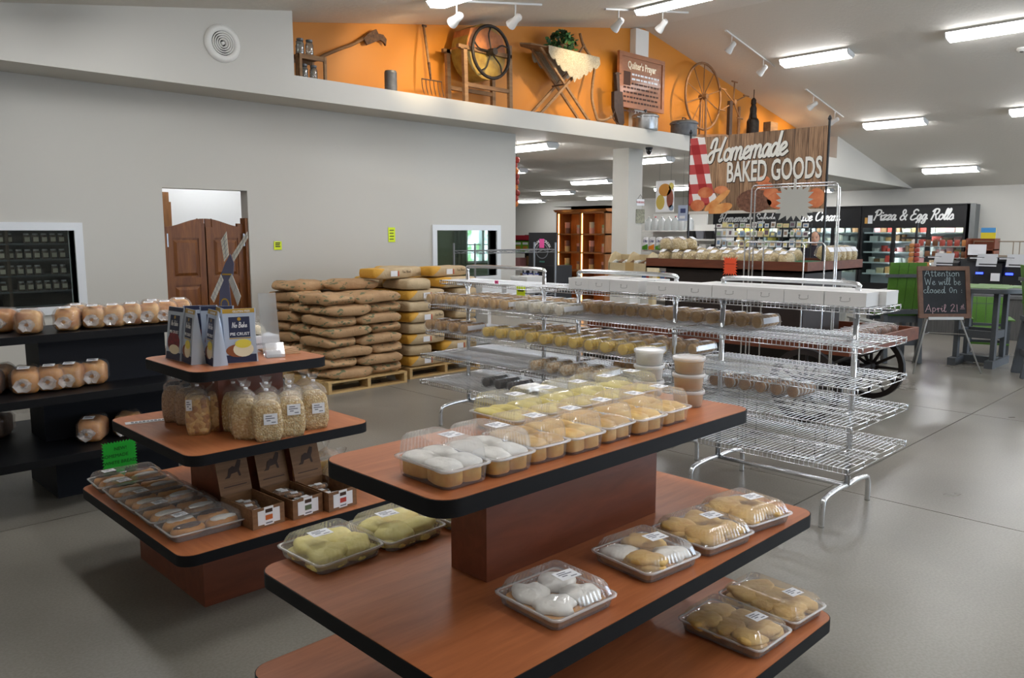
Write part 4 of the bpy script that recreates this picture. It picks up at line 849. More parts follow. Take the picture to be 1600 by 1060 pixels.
def sack_mat(name, c1, c2, ink, yellow):
    m, N, L, B = nodes(name); tc = N.new('ShaderNodeTexCoord'); sp = N.new('ShaderNodeSeparateXYZ'); L.new(tc.outputs['Object'], sp.inputs[0])
    oi = N.new('ShaderNodeObjectInfo'); ad = N.new('ShaderNodeVectorMath'); ad.operation = 'ADD'; cb = N.new('ShaderNodeCombineXYZ'); mu = N.new('ShaderNodeMath'); mu.operation = 'MULTIPLY'; mu.inputs[1].default_value = 50; L.new(oi.outputs['Random'], mu.inputs[0])
    for i in range(3): L.new(mu.outputs[0], cb.inputs[i])
    L.new(tc.outputs['Object'], ad.inputs[0]); L.new(cb.outputs[0], ad.inputs[1])
    nz = N.new('ShaderNodeTexNoise'); nz.inputs['Scale'].default_value = 6; nz.inputs['Detail'].default_value = 5; L.new(ad.outputs[0], nz.inputs['Vector'])
    rp = N.new('ShaderNodeValToRGB'); rp.color_ramp.elements[0].position = .3; rp.color_ramp.elements[1].position = .7; rp.color_ramp.elements[0].color = lin(c1); rp.color_ramp.elements[1].color = lin(c2); L.new(nz.outputs['Fac'], rp.inputs[0])
    mx = N.new('ShaderNodeMixRGB'); L.new(rp.outputs[0], mx.inputs[1]); mx.inputs[2].default_value = lin(ink)
    def math_(op, a, b):
        n = N.new('ShaderNodeMath'); n.operation = op
        for i, v in enumerate((a, b)):
            if isinstance(v, (int, float)): n.inputs[i].default_value = v
            else: L.new(v, n.inputs[i])
        return n.outputs[0]
    if yellow:      # printed yellow corner: diagonal edge across one end
        f = math_('LESS_THAN', math_('ADD', sp.outputs[0], math_('MULTIPLY', sp.outputs[2], -1.2)), -.195); L.new(math_('MULTIPLY', f, .9), mx.inputs[0])
    else:           # green ink dashes near the ends and across the face
        n2 = N.new('ShaderNodeTexNoise'); n2.inputs['Scale'].default_value = 16; n2.inputs['Detail'].default_value = 2; mp = N.new('ShaderNodeMapping'); mp.inputs['Scale'].default_value = (1, 1, 2.4); L.new(ad.outputs[0], mp.inputs[0]); L.new(mp.outputs[0], n2.inputs['Vector'])
        f = math_('GREATER_THAN', n2.outputs['Fac'], .60); e = math_('GREATER_THAN', math_('ABSOLUTE', sp.outputs[0], 0), .1); L.new(math_('MULTIPLY', math_('MULTIPLY', f, e), .75), mx.inputs[0])
    L.new(mx.outputs[0], B.inputs['Base Color']); B.inputs['Roughness'].default_value = .72
    nb = N.new('ShaderNodeTexNoise'); nb.inputs['Scale'].default_value = 14; nb.inputs['Detail'].default_value = 5; nb.inputs['Distortion'].default_value = 1; L.new(ad.outputs[0], nb.inputs['Vector'])
    bp = N.new('ShaderNodeBump'); bp.inputs['Strength'].default_value = .5; bp.inputs['Distance'].default_value = .02; L.new(nb.outputs['Fac'], bp.inputs['Height']); L.new(bp.outputs[0], B.inputs['Normal']); return m
KSACK = sack_mat('kraft_sack_green_print', '#ac8760', '#c09b72', '#3f6247', False); YSACK = sack_mat('tan_sack_yellow_corner', '#b79f7c', '#c6b08c', '#d9a02b', True)
def sack_mesh(seed, a, b, c, mat, soft):
    rg = random.Random(seed); ph = [rg.uniform(0, 6) for _ in range(5)]
    def fn(p):
        u = abs(p[0])/a; pin = 1-.16*max(0, u-.72)/.28 if soft else 1; z = p[2]*(1-.55*max(0, u-.7)/.3) if soft else p[2]
        w = .006*math.sin(p[0]*28+ph[0])+.005*math.sin(p[1]*36+p[0]*14+ph[1])
        return (p[0]*(1+.02*math.sin(p[1]*30+ph[2])), p[1]*pin+w*.8, z+w*(1 if soft else .5)+(-.012*(u**3) if soft and p[2] > 0 else 0))
    return MB().se(a, b, c, .40 if soft else .32, .34 if soft else .22, 30, 10, fn=fn).mesh('sack', mat, True)
KS = [sack_mesh(k, .300, .196, .0545, KSACK, True) for k in range(4)]; YS_ = [sack_mesh(k+9, .263, .170, .0595, YSACK, False) for k in range(3)]
KG, YG = 'kraft sacks with green print', 'yellow cornered sacks'
def sack(ms, nm, lab, x, y, z, rz, grp, tx=0, ty=0):
    o = put(nm, R.choice(ms), None, (x, y, z), (tx, ty, rz+R.uniform(-.04, .04))); return tag(o, lab, 'sack', grp)
lh, zb = .1075, .122+.055
for k in range(8):
    z = zb+k*lh; L_ = k % 2 == 1; ctx = 'layer %s from the pallet' % ORD[k]
    a, b = (4.15, 4.55) if L_ else (4.15, 4.73)
    x3, x2 = (4.83, 4.355) if L_ else (4.45, 4.925)     # column of three crosswise sacks, column of two lengthwise
    for j in range(3): sack(KS, 'flour_sack', '%s crosswise brown kraft sack with green print, %s' % (('front', 'middle', 'rear')[j], ctx), x3+R.uniform(-.012, .012), 6.79+.21+j*.41, z, R.choice((0, math.pi)), KG, ty=R.uniform(-.03, .03))
    for j in range(2): sack(KS, 'flour_sack', '%s lengthwise brown kraft sack with green print, %s' % (('front', 'rear')[j], ctx), x2+R.uniform(-.012, .012), 6.79+.31+j*.62, z, math.pi/2*R.choice((1, -1)), KG, ty=R.uniform(-.03, .03))
sack(KS, 'flour_sack', 'loose brown kraft sack on top of the stack, left', 4.42, 7.72, zb+8*lh-.002, .15, KG); sack(KS, 'flour_sack', 'loose brown kraft sack bulging on top of the stack, right', 4.86, 7.45, zb+8*lh+.002, -.25, KG)
SLB = MB().bx(-.045, .045, -.03, .03, 0, .001).mesh('sack_label', PAPER)
lh2 = .1215
def ysack(lab, x, y, z, rz, lbl=False):
    o = sack(YS_, 'mix_sack', lab, x, y, z, rz, YG)
    if lbl:
        l = put('sack_label', SLB, o); l.matrix_local = face_mx((-.02, -.1765, .0), (1, 0, 0), (0, 0, 1)); i = MB().bx(.05, .062, -.03, .028, 0, .001).obj('red_mark', simple('red_print', '#c2452b', .6), o); i.matrix_local = face_mx((-.015, -.1765, .0), (1, 0, 0), (0, 0, 1))
        for dz in (.012, -.01): tt = put('lettering', stroke_mesh('Fine Blend', .026, .12, simple('brown_ink', '#6d5a44', .7), thick=.0005), o); tt.matrix_local = face_mx((.15, -.1765, dz-.008), (1, 0, 0), (0, 0, 1)); break
    return o
for k in range(8):
    z = .122+.062+k*lh2; L_ = k % 2 == 0
    for j in range(3):
        if L_: ysack('tan sack showing its %s, %s layer of the yellow stack' % (('printed side', 'inner side', 'rear side')[j], ORD[k]), 5.24+.275+R.uniform(-.008, .008), 6.9+.18+j*.36, z, R.uniform(-.02, .02), j == 0)
        else: ysack('tan sack showing its %s, %s layer of the yellow stack' % (('printed side', 'inner side', 'rear side')[j], ORD[k]), 6.28-.275+R.uniform(-.008, .008), 6.9+.18+j*.36, z, R.uniform(-.02, .02), j == 0)
    for j in range(2): ysack('tan sack showing its plain %s end, %s layer of the yellow stack' % ('front' if j == 0 else 'rear', ORD[k]), (6.28-.18) if L_ else (5.24+.18), 6.9+.275+j*.55, z, -math.pi/2)
z = .122+.062+8*lh2
ysack('tan yellow-cornered sack on the top layer, left', 5.20, 7.25, z, .02, True); ysack('tan yellow-cornered sack on the top layer, right', 5.95, 7.2, z, 0, True); ysack('short tan sack end between the two top sacks', 5.55, 7.5, z, -1.57)
# ================================================================ chrome wire racks
LEV = [(.38, .41), (.60, .40), (.79, .342), (1.005, .31), (1.20, .185)]; XR = 4.455; RL = 1.165
def shelf_mesh(w_):
    """one side shelf, from x=0 outwards to -w_, y centred: frame rods"""
    f = MB(); h = RL/2
    for x in (-w_, -.012):
        f.tube([(x, -h, 0), (x, h, 0)], .0036, 6); f.tube([(x, -h, -.028), (x, h, -.028)], .0032, 6)
    for x in (-w_*.68, -w_*.34): f.tube([(x, -h, -.004), (x, h, -.004)], .003, 5)
    for y in (-h, h):
        f.tube([(-w_, y, 0), (0, y, 0)], .0036, 6); f.tube([(-w_, y, -.028), (0, y, -.028)], .0032, 6)
        for x in (-w_, -w_/2): f.tube([(x, y, -.03), (x, y, .006)], .004, 5)
    g = MB(); n = 44
    for k in range(1, n):
        y = -h+RL*k/n; g.tube([(-w_, y, -.028), (-w_, y, .0045), (-w_+.004, y, .0045), (0, y, .0045)], .0023, 4)
    return f.mesh('shelf', CHROME, True), g.mesh('wires', WIREC, True)
SM = [shelf_mesh(w_) for z, w_ in LEV]
def rack(yc, dy, lab):
    t = thing('wire_rack', lab, 'display rack', (XR, yc, 0), 0, 'chrome wire racks')
    for s in (-1, 1):
        y = s*dy/2
        MB().tube([(0, y, .165), (0, y, 1.26)], .0165, 12).obj('post', CHROME, t, smooth=True)
        for d in (-1, 1): MB().tube(cr([(0, y, .165), (d*.12, y, .172), (d*.27, y, .158), (d*.308, y, .13), (d*.315, y, .06), (d*.315, y, 0)], 4), .0155, 10).obj('foot', CHROME, t, smooth=True)
    MB().tube([(0, -dy/2, .165), (0, dy/2, .165)], .0145, 10).obj('base_bar', CHROME, t, smooth=True)
    q = [(0, -dy/2, 1.25), (0, -dy/2, 1.29), (0, -dy/2+.035, 1.318), (0, 0, 1.322), (0, dy/2-.035, 1.318), (0, dy/2, 1.29), (0, dy/2, 1.25)]
    MB().tube(cr(q, 4), .0155, 10).obj('top_rail', CHROME, t, smooth=True)
    for (z, w_), (f, g) in zip(LEV, SM):
        for d in (0, math.pi):
            s = put('shelf', f, t, (0, 0, z), (0, 0, d)); o = put('wires', g, s); o['kind'] = 'stuff'
        for s_ in (-1, 1):
            b = MB()
            for d in (-1, 1): b.tube([(d*.016, s_*dy/2, z-.07), (d*.05, s_*dy/2, z-.006)], .006, 6)
            b.obj('bracket', CHROME, t)
RK = [(2.2, .835, 'chrome wire rack nearest the camera, at the right, bottom tiers empty'), (3.39, .84, 'middle chrome wire rack of the row'), (4.60, .88, 'leftmost chrome wire rack, beside the sacks')]
for a in RK: rack(*a)
# low white pie boxes on top
CARD = simple('white_carton', '#d9d8d6', .6); CARDIN = simple('carton_slot', '#8c8a88', .7)
def pie_box(lab, y0, y1, row):
    wd = abs(y1-y0)-.004; dp = .172; x = XR-.092 if row == 0 else XR+.092; t = thing('pie_box', lab, 'box', (x, (y0+y1)/2, 1.2065), R.uniform(-.02, .02), 'white boxes on top of the racks')
    MB().bx(-dp/2, dp/2, -wd/2, wd/2, 0, .066).obj('tray', CARD, t)
    MB().bx(-dp/2-.001, dp/2+.001, -wd/2-.001, wd/2+.001, .060, .0755).obj('lid', CARD, t)
    q = MB(); M_ = face_mx((-dp/2-.0012, 0, .036), (0, -1, 0), (0, 0, 1))
    q.tube([M_ @ Vector(p) for p in cr([(-.03, .008, 0), (-.02, .012, 0), (-.026, -.008, 0), (.0, -.012, 0), (.026, -.006, 0), (.024, .008, 0), (.03, .01, 0)], 3)], .0012, 4); q.obj('tuck_slot', CARDIN, t)
ye = [3.756, 3.408+.04, 3.124+.03]
for k, (a, b) in enumerate(((3.756, 3.57), (3.57, 3.385), (3.385, 3.14), (3.083, 2.832), (2.832, 2.593), (2.593, 2.358), (2.358, 2.126), (2.126, 1.893), (1.893, 1.665))):
    pie_box('low white carton on top of the racks, front row, %s from the left' % ORD[k], a, b, 0)
for k, (a, b) in enumerate(((3.72, 3.45), (3.4, 3.14), (2.78, 2.54), (2.54, 2.3), (2.3, 2.06), (2.06, 1.84), (1.84, 1.63))):
    pie_box('low white carton on top of the racks, back row, %s from the left' % ORD[k], a, b, 1)
# cookie packs
CKM = {}
def cookie_kind(k):
    if k in CKM: return CKM[k]
    col = {'yellow': ('#e6c452', '#d8b03c'), 'tan': ('#d2aa6c', '#bd9250'), 'brown': ('#c99a58', '#aa7c3e'), 'white': ('#e2ddd0', '#d0c4a8'), 'dark': ('#2c2422', '#3c302a'), 'drizzle': ('#b98c50', '#e8dcc0'), 'sandwich': ('#93693f', '#ab7e4c')}[k]
    m_ = simple('cookie_'+k, col[0], .6, col2=col[1], vscale=26 if k != 'drizzle' else 60, bump=.35, bscale=60, rnd=.08)
    me = MB().lathe([(.024, -.0095), (.036, -.0055), (.0375, .0), (.036, .0055), (.024, .0095)], 16, M=Matrix.Rotation(math.pi/2, 4, 'Y')).mesh('cookie', m_, True)
    CKM[k] = me; return me
CREAMD = MB().lathe([(.033, -.003), (.033, .003)], 14, M=Matrix.Rotation(math.pi/2, 4, 'Y')).mesh('cream_filling', ICE, True)
PKL = .255
PKM = MB().loft([[(x, sy*w_, sz) for sy, sz in ((-1, .002), (1, .002), (1.08, .03), (.95, .062), (.6, .08), (-.6, .08), (-.95, .062), (-1.08, .03))] for x, w_ in ((0, .033), (.006, .041), (PKL/2, .0415), (PKL-.006, .041), (PKL, .033))]).mesh('tray', SHELL)
PKR = MB().bx(.0, PKL, -.049, -.042, .031, .033).bx(.0, PKL, .042, .049, .031, .033).mesh('tray_rim', SHELL); PKS = MB().bx(PKL*.5, PKL*.85, -.022, .022, .0805, .0812).mesh('label', PAPER)
PKS2 = MB().add([(0.03, -.043, .03), (PKL-.03, -.043, .03), (PKL-.03, -.037, .066), (.03, -.037, .066)], [(0, 1, 2, 3)]).mesh('side_label', PAPER)
def cookie_pack(kind, lab, x, y, z, n=7, end=False, tilt=0):
    t = thing('cookie_pack', lab, 'cookie pack', (x, y, z+.0065), R.uniform(-.05, .05), 'clear cookie packs on the wire racks')
    put('tray', PKM, t); put('tray_rim', PKR, t); put('label', PKS, t); me = cookie_kind(kind)
    if end: put('side_label', PKS2, t, (0, -.001, 0))
    for i in range(n):
        put('cookie', me, t, (.022+i*(PKL-.044)/(n-1), R.uniform(-.002, .002), .0405), (R.uniform(0, 6), 0, R.uniform(-.25, .25)))
        if kind == 'sandwich' and i < n-1: put('cream_filling', CREAMD, t, (.022+(i+.5)*(PKL-.044)/(n-1), 0, .0405))
def row(kind, nm, pxs, py, xf, z, where, n=7):
    for k, px in enumerate(pxs):
        y = onX(px, py, xf).y; cookie_pack(kind, 'clear pack of %s, %s from the left, %s' % (nm, ORD[k], where), xf-.005, y, z, n, k == len(pxs)-1)
row('tan', 'tan cookies', (668, 684, 700, 717, 734, 751, 768, 785), 470, 4.17, 1.005, 'fourth shelf front')
row('white', 'white-faced cookies', (808, 829, 850, 871), 470, 4.17, 1.005, 'fourth shelf front')
for k in range(9): cookie_pack('tan', 'clear pack of tan cookies, %s from the left, fourth shelf back' % ORD[k], 4.47, 5.03-k*.119, 1.005, 6)
for k in range(15): cookie_pack('tan', 'clear pack of tan cookies, %s right of the rack joint, fourth shelf back' % ORD[k], 4.47, 3.9-k*.107, 1.005, 6, k == 14)
row('brown', 'brown cookies', (668, 684, 703, 722), 520, 4.13, .79, 'third shelf front')
row('yellow', 'yellow cookies', (757, 778, 799, 825, 847, 870, 893, 918, 943, 971, 1001), 520, 4.13, .79, 'third shelf front')
for k in range(14): cookie_pack('tan', 'clear pack of tan cookies, %s from the left, third shelf back' % ORD[k], 4.47, 4.44-k*.122, .79, 6, k == 13)
row('drizzle', 'drizzled cookies', (832, 857, 880, 905, 930), 570, 4.08, .60, 'second shelf front')
row('dark', 'dark chocolate cookies', (757, 776, 797, 819), 590, 4.18, .38, 'lowest shelf left')
for k in range(6): cookie_pack('sandwich', 'clear pack of cream sandwich cookies, %s from the left, second shelf' % ORD[k], 4.5, 2.70-k*.107, .60, 6)
for k in range(3): cookie_pack('brown', 'clear pack of brown cookies, %s from the left, second shelf back' % ORD[k], 4.5, 3.5-k*.12, .60, 5)
# price tags clipped to the racks
t = thing('price_tag', 'neon yellow jagged price tag hanging from the top shelf', 'price tag', onX(814, 455, 4.3)+Vector((0, 0, -.03))); MB().prism(dents(.095, .07, 9, .004), 0, .002, M=FX((0, 0, .03))).obj('card', YN, t); strokes('cookies', .022, .12, INK, t, FX((-.003, 0, .026)), thick=.0004)
t = thing('price_tag', 'small pink price tag on the top shelf edge', 'price tag', onX(776, 441, 4.268)+Vector((0, 0, -.01))); MB().bx(-.02, .02, -.012, .012, 0, .002, M=FX((0, 0, .01))).obj('card', simple('pink_card', '#e8558f', .6), t); MB().bx(-.012, .012, -.002, .002, .0021, .0025, M=FX((0, 0, .01))).obj('writing', INK, t)
# chrome wire stand with the white starburst sign, standing behind the racks
t = thing('bag_stand', 'tall chrome wire stand with nested loops behind the racks', 'stand', (5.5, 2.71, 0)); XB = 0
def loop(y0, y1, ztop, x, nm): MB().tube([(x, y0, 0), (x, y0, ztop-.02), (x, y0-.02, ztop), (x, y1+.02, ztop), (x, y1, ztop-.02), (x, y1, 0)], .0055, 8).obj(nm, CHROME, t, smooth=True)
loop(.315, -.335, 1.945, .0, 'tall_loop'); loop(.335, -.31, 1.93, .09, 'tall_loop'); loop(.31, -.30, 1.53, -.08, 'short_loop'); loop(.17, -.14, 1.53, -.06, 'short_loop')
for x in (-.2, .2): MB().tube([(x, -.36, .02), (x, .36, .02)], .0095, 8).obj('floor_bar', CHROME, t, smooth=True)
for y in (-.33, .33): MB().tube([(-.2, y, .02), (.2, y, .02)], .0095, 8).obj('floor_bar', CHROME, t, smooth=True)
p = onX(1241, 317, 5.47); t = thing('starburst_sign', 'blank white starburst card hung on the chrome stand', 'sign', p)
st = []
for k in range(36):
    a = 2*math.pi*k/36; r = (1.12 if k % 2 else .8); c_, s_ = math.cos(a), math.sin(a); q = (abs(c_)**8+abs(s_)**8)**(-1/8); st.append((.125*q*r*c_, .107*q*r*s_*1.05))
MB().prism(st, 0, .003, M=FX((0, 0, 0))).obj('card', simple('offwhite_card', '#c9c9c2', .7), t); MB().bx(-.01, .01, .1, .17, 0, .002, M=FX((.003, 0, 0))).obj('hanger', WHITE, t)
# ================================================================ the goods wagon
WAG = wood('wagon_redwood', '#5a2c18', '#743c22', (12, 1.5, 12), .5); WAGD = simple('wagon_dark_paint', '#241812', .55, var=.3, vscale=12); WHL = simple('wheel_dark_wood', '#20140f', .6, var=.3, vscale=20); IRON = simple('iron_tyre', '#2a2a2c', .5, .5)
t = thing('goods_wagon', 'dark red wooden goods wagon with spoked wheels behind the racks', 'wagon', (7.3, 4.05, 0))
bx0, bx1, by0, by1 = -.78, .82, -1.4, 1.4
b = MB(); b.loft([[(bx0+.25, by0+.35, .42), (bx1-.25, by0+.35, .42), (bx1-.25, by1-.35, .42), (bx0+.25, by1-.35, .42)], [(bx0+.02, by0+.03, .585), (bx1-.02, by0+.03, .585), (bx1-.02, by1-.03, .585), (bx0+.02, by1-.03, .585)]]); b.obj('hull', WAGD, t)
MB().bx(bx0, bx1, by0, by1, .585, .605).obj('bed_floor', WAG, t)
for a in ((bx0, bx0+.03, by0, by1), (bx1-.03, bx1, by0, by1), (bx0+.03, bx1-.03, by0, by0+.03), (bx0+.03, bx1-.03, by1-.03, by1)): MB().bx(*a, .605, .70).obj('side_board', WAG, t)
MB().bx(-.34, .45, -.78, .72, .605, 1.235).obj('riser', WAGD, t)
ux0, ux1, uy0, uy1 = -.4, .82, -.83, .93
MB().bx(ux0, ux1, uy0, uy1, 1.235, 1.255).obj('upper_floor', WAG, t)
for a in ((ux0, ux0+.025, uy0, uy1), (ux1-.025, ux1, uy0, uy1), (ux0+.025, ux1-.025, uy0, uy0+.025), (ux0+.025, ux1-.025, uy1-.025, uy1)): MB().bx(*a, 1.235, 1.335).obj('upper_board', WAG, t)
def wheel(x, y, r=.315):
    w_ = MB().lathe([(r-.05, -.025), (r-.004, -.025), (r-.004, .025), (r-.05, .025)], 32, cap0=False, cap1=False, M=Matrix.Rotation(math.pi/2, 4, 'Y')).add([], []); n = 32
    w_.f += [(i, (i+1) % n, 3*n+(i+1) % n, 3*n+i) for i in range(n)]
    o = w_.obj('wheel', WHL, t, (x, y, r), ang=40)
    MB().lathe([(r-.004, -.027), (r, -.027), (r, .027), (r-.004, .027)], 32, cap0=False, cap1=False, M=Matrix.Rotation(math.pi/2, 4, 'Y')).obj('iron_tyre', IRON, o, ang=40)
    MB().lathe([(.03, -.09), (.05, -.07), (.055, 0), (.05, .07), (.03, .09)], 14, M=Matrix.Rotation(math.pi/2, 4, 'Y')).obj('hub', WHL, o, ang=40)
    for k in range(12):
        a = 2*math.pi*k/12; MB().tube([(0, .05*math.cos(a), .05*math.sin(a)), (0, (r-.045)*math.cos(a), (r-.045)*math.sin(a))], [.017, .012], 6).obj('spoke', WHL, o)
for x in (-.87, .53):
    for y in (-1.08, 1.05): wheel(x, y)
for y in (-1.08, 1.05): MB().bx(-.87, .53, y-.03, y+.03, .285, .345).obj('axle', WHL, t); MB().bx(-.1, .1, y-.06, y+.06, .34, .43).obj('bolster', WHL, t)
# banner on two black poles
t = thing('hanging_banner', 'printed banner reading Homemade Baked Goods between two black poles', 'banner', (7.3, 4.0, 0))
for y in (.735, -.735):
    MB().tube([(0, y, 1.255), (0, y, 2.62)], .011, 8).obj('pole', BLACK, t); MB().lathe([(.012, 0), (.018, .012), (.012, .03), (.002, .045)], 10).obj('finial', BLACK, t, (0, y, 2.62))
def bmx(dz=0): return FX((-.013-dz, 0, 2.18))
def plank_mat():
    m, N, L, B = nodes('printed_barn_planks'); tc = N.new('ShaderNodeTexCoord'); mp = N.new('ShaderNodeMapping'); L.new(tc.outputs['Object'], mp.inputs[0]); mp.inputs['Scale'].default_value = (1, 22, 1.3)
    nz = N.new('ShaderNodeTexNoise'); nz.inputs['Scale'].default_value = 2.2; nz.inputs['Detail'].default_value = 8; nz.inputs['Distortion'].default_value = 1.2; L.new(mp.outputs[0], nz.inputs['Vector'])
    sp = N.new('ShaderNodeSeparateXYZ'); L.new(tc.outputs['Object'], sp.inputs[0]); mu = N.new('ShaderNodeMath'); mu.operation = 'MULTIPLY'; mu.inputs[1].default_value = 7.2; L.new(sp.outputs[1], mu.inputs[0])
    flr = N.new('ShaderNodeMath'); flr.operation = 'FLOOR'; L.new(mu.outputs[0], flr.inputs[0]); wn = N.new('ShaderNodeTexWhiteNoise'); wn.noise_dimensions = '1D'; L.new(flr.outputs[0], wn.inputs['W'])
    fr_ = N.new('ShaderNodeMath'); fr_.operation = 'FRACT'; L.new(mu.outputs[0], fr_.inputs[0]); gp = N.new('ShaderNodeMath'); gp.operation = 'LESS_THAN'; gp.inputs[1].default_value = .03; L.new(fr_.outputs[0], gp.inputs[0])
    rp = N.new('ShaderNodeValToRGB'); rp.color_ramp.elements[0].position = .3; rp.color_ramp.elements[1].position = .72; rp.color_ramp.elements[0].color = lin('#5c4028'); rp.color_ramp.elements[1].color = lin('#b48e6c'); L.new(nz.outputs['Fac'], rp.inputs[0])
    hs = N.new('ShaderNodeHueSaturation'); mr = N.new('ShaderNodeMapRange'); mr.inputs[3].default_value = .65; mr.inputs[4].default_value = 1.25; L.new(wn.outputs['Value'], mr.inputs[0]); L.new(mr.outputs[0], hs.inputs['Value']); L.new(rp.outputs[0], hs.inputs['Color'])
    mx = N.new('ShaderNodeMixRGB'); L.new(gp.outputs[0], mx.inputs[0]); L.new(hs.outputs[0], mx.inputs[1]); mx.inputs[2].default_value = lin('#23150c'); L.new(mx.outputs[0], B.inputs['Base Color']); B.inputs['Roughness'].default_value = .5; return m
PLK = plank_mat()
MB().bx(-.002, .002, -.728, .728, 1.79, 2.57).obj('banner_cloth', PLK, t, (-.012, 0, 0))
def gingham():
    m, N, L, B = nodes('printed_gingham'); tc = N.new('ShaderNodeTexCoord'); sp = N.new('ShaderNodeSeparateXYZ'); L.new(tc.outputs['Object'], sp.inputs[0]); outs = []
    for ax, sc in ((1, 5.2), (2, 5.0)):
        mu = N.new('ShaderNodeMath'); mu.operation = 'MULTIPLY'; mu.inputs[1].default_value = sc; L.new(sp.outputs[ax], mu.inputs[0])
        if ax == 1:
            ad = N.new('ShaderNodeMath'); ad.operation = 'ADD'; m3 = N.new('ShaderNodeMath'); m3.operation = 'MULTIPLY'; m3.inputs[1].default_value = -1.3; L.new(sp.outputs[2], m3.inputs[0]); L.new(mu.outputs[0], ad.inputs[0]); L.new(m3.outputs[0], ad.inputs[1]); mu = ad
        fr_ = N.new('ShaderNodeMath'); fr_.operation = 'FRACT'; L.new(mu.outputs[0], fr_.inputs[0]); lt = N.new('ShaderNodeMath'); lt.operation = 'LESS_THAN'; lt.inputs[1].default_value = .5; L.new(fr_.outputs[0], lt.inputs[0]); outs.append(lt.outputs[0])
    s = N.new('ShaderNodeMath'); s.operation = 'ADD'; L.new(outs[0], s.inputs[0]); L.new(outs[1], s.inputs[1]); dv = N.new('ShaderNodeMath'); dv.operation = 'MULTIPLY'; dv.inputs[1].default_value = .5; L.new(s.outputs[0], dv.inputs[0])
    rp = N.new('ShaderNodeValToRGB'); rp.color_ramp.interpolation = 'CONSTANT'; e = rp.color_ramp.elements; e[0].color = lin('#e2dcd8'); e[0].position = 0; e[1].position = .75; e[1].color = lin('#990f12'); k = e.new(.3); k.color = lin('#b84442'); L.new(dv.outputs[0], rp.inputs[0]); L.new(rp.outputs[0], B.inputs['Base Color']); return m
clo = [(-.728, .39), (-.56, .39), (-.53, .25), (-.50, .1), (-.47, -.05), (-.44, -.15), (-.40, -.22), (-.46, -.3), (-.728, -.3)]
o = MB().prism(clo[::-1], 0, .001, M=FX((-.0145, 0, 2.18))).obj('printed_cloth', gingham(), t)
BR = simple('printed_bread_gold', '#c2702e', .5, col2='#dca060', vscale=9); BRD = simple('printed_bread_dark', '#5a3423', .5, col2='#7d5540', vscale=40); BRO = simple('printed_bread_orange', '#b8562a', .5, col2='#d88a5c', vscale=8); TBL = simple('printed_table_white', '#c9c4bb', .5)
def bl(cx, cy, rx, ry, mat, d, rot=0):
    p = [(cx+rx*math.cos(a)*math.cos(rot)-ry*math.sin(a)*math.sin(rot), cy+rx*math.cos(a)*math.sin(rot)+ry*math.sin(a)*math.cos(rot)) for a in [2*math.pi*k/22 for k in range(22)]]
    p = [(max(-.726, min(.726, x)), max(-.388, y)) for x, y in p]; MB().prism(p, 0, .0006, M=bmx(.002+d*.0007)).obj('printed_loaf', mat, t)
MB().prism([(-.727, -.388), (.727, -.388), (.727, -.36), (-.727, -.36)], 0, .0006, M=bmx(.0025)).obj('printed_table', TBL, t)
for a in ((.02, -.27, .19, .115, BRD, 2), (.1, -.3, .11, .05, BRD, 4, .06), (-.53, -.17, .09, .055, BRO, 1), (-.62, -.3, .085, .06, BRO, 2), (-.35, -.15, .08, .04, BRO, 1), (-.45, -.3, .1, .035, BR, 3, .6), (-.36, -.24, .14, .035, BR, 4, .65), (-.35, -.34, .14, .05, BR, 5, .25), (.1, -.07, .08, .04, BRO, 1), (.13, -.13, .085, .04, BRO, 2), (.2, -.2, .08, .05, BRO, 3), (.3, -.27, .14, .085, BRO, 4), (.65, -.26, .085, .09, BRO, 2), (.46, -.3, .11, .08, BR, 3)): bl(*a)
LETT = simple('banner_lettering', '#dcdad2', .5); LSH = simple('banner_letter_shadow', '#2a1c12', .6)
put('lettering_shadow', stroke_mesh('Homemade', .225, .165, LSH, shear=.22, thick=.0005, kern=-.085), t).matrix_local = bmx(.003) @ Matrix.Translation((-.085, .142, 0)) @ Matrix.Rotation(.03, 4, 'Z') @ Matrix.Diagonal((.88, 1, 1, 1))
strokes('Homemade', .225, .13, LETT, t, bmx(.004) @ Matrix.Translation((-.09, .147, 0)) @ Matrix.Rotation(.03, 4, 'Z') @ Matrix.Diagonal((.88, 1, 1, 1)), shear=.22, thick=.0006, kern=-.085)
tm = text_mesh('BAKED GOODS', .30, LETT, bold=.022, ext=.0004); k = .98/(max(v.co.x for v in tm.vertices)-min(v.co.x for v in tm.vertices))
put('lettering', tm, t).matrix_local = bmx(.0045) @ Matrix.Translation((.2, -.072, 0)) @ Matrix.Diagonal((k, .92, 1, 1))
put('lettering_shadow', text_mesh('BAKED GOODS', .30, LSH, bold=.034, ext=.0003), t).matrix_local = bmx(.0036) @ Matrix.Translation((.204, -.077, 0)) @ Matrix.Diagonal((k, .92, 1, 1))
# orange jagged card on the upper board
p = onX(1141, 416, 6.895); t = thing('price_card', 'blank fluorescent orange jagged card on the wagon board', 'price card', p); MB().prism(dents(.155, .18, 6, .022), 0, .003, M=FX((0, 0, 0))).obj('card', simple('fluorescent_orange', '#f0552c', .6), t)
MB().bx(-.05, .05, -.004, .004, .0031, .0035, M=FX((0, 0, .02))).obj('writing', simple('orange_ink', '#c23a18', .6), t)
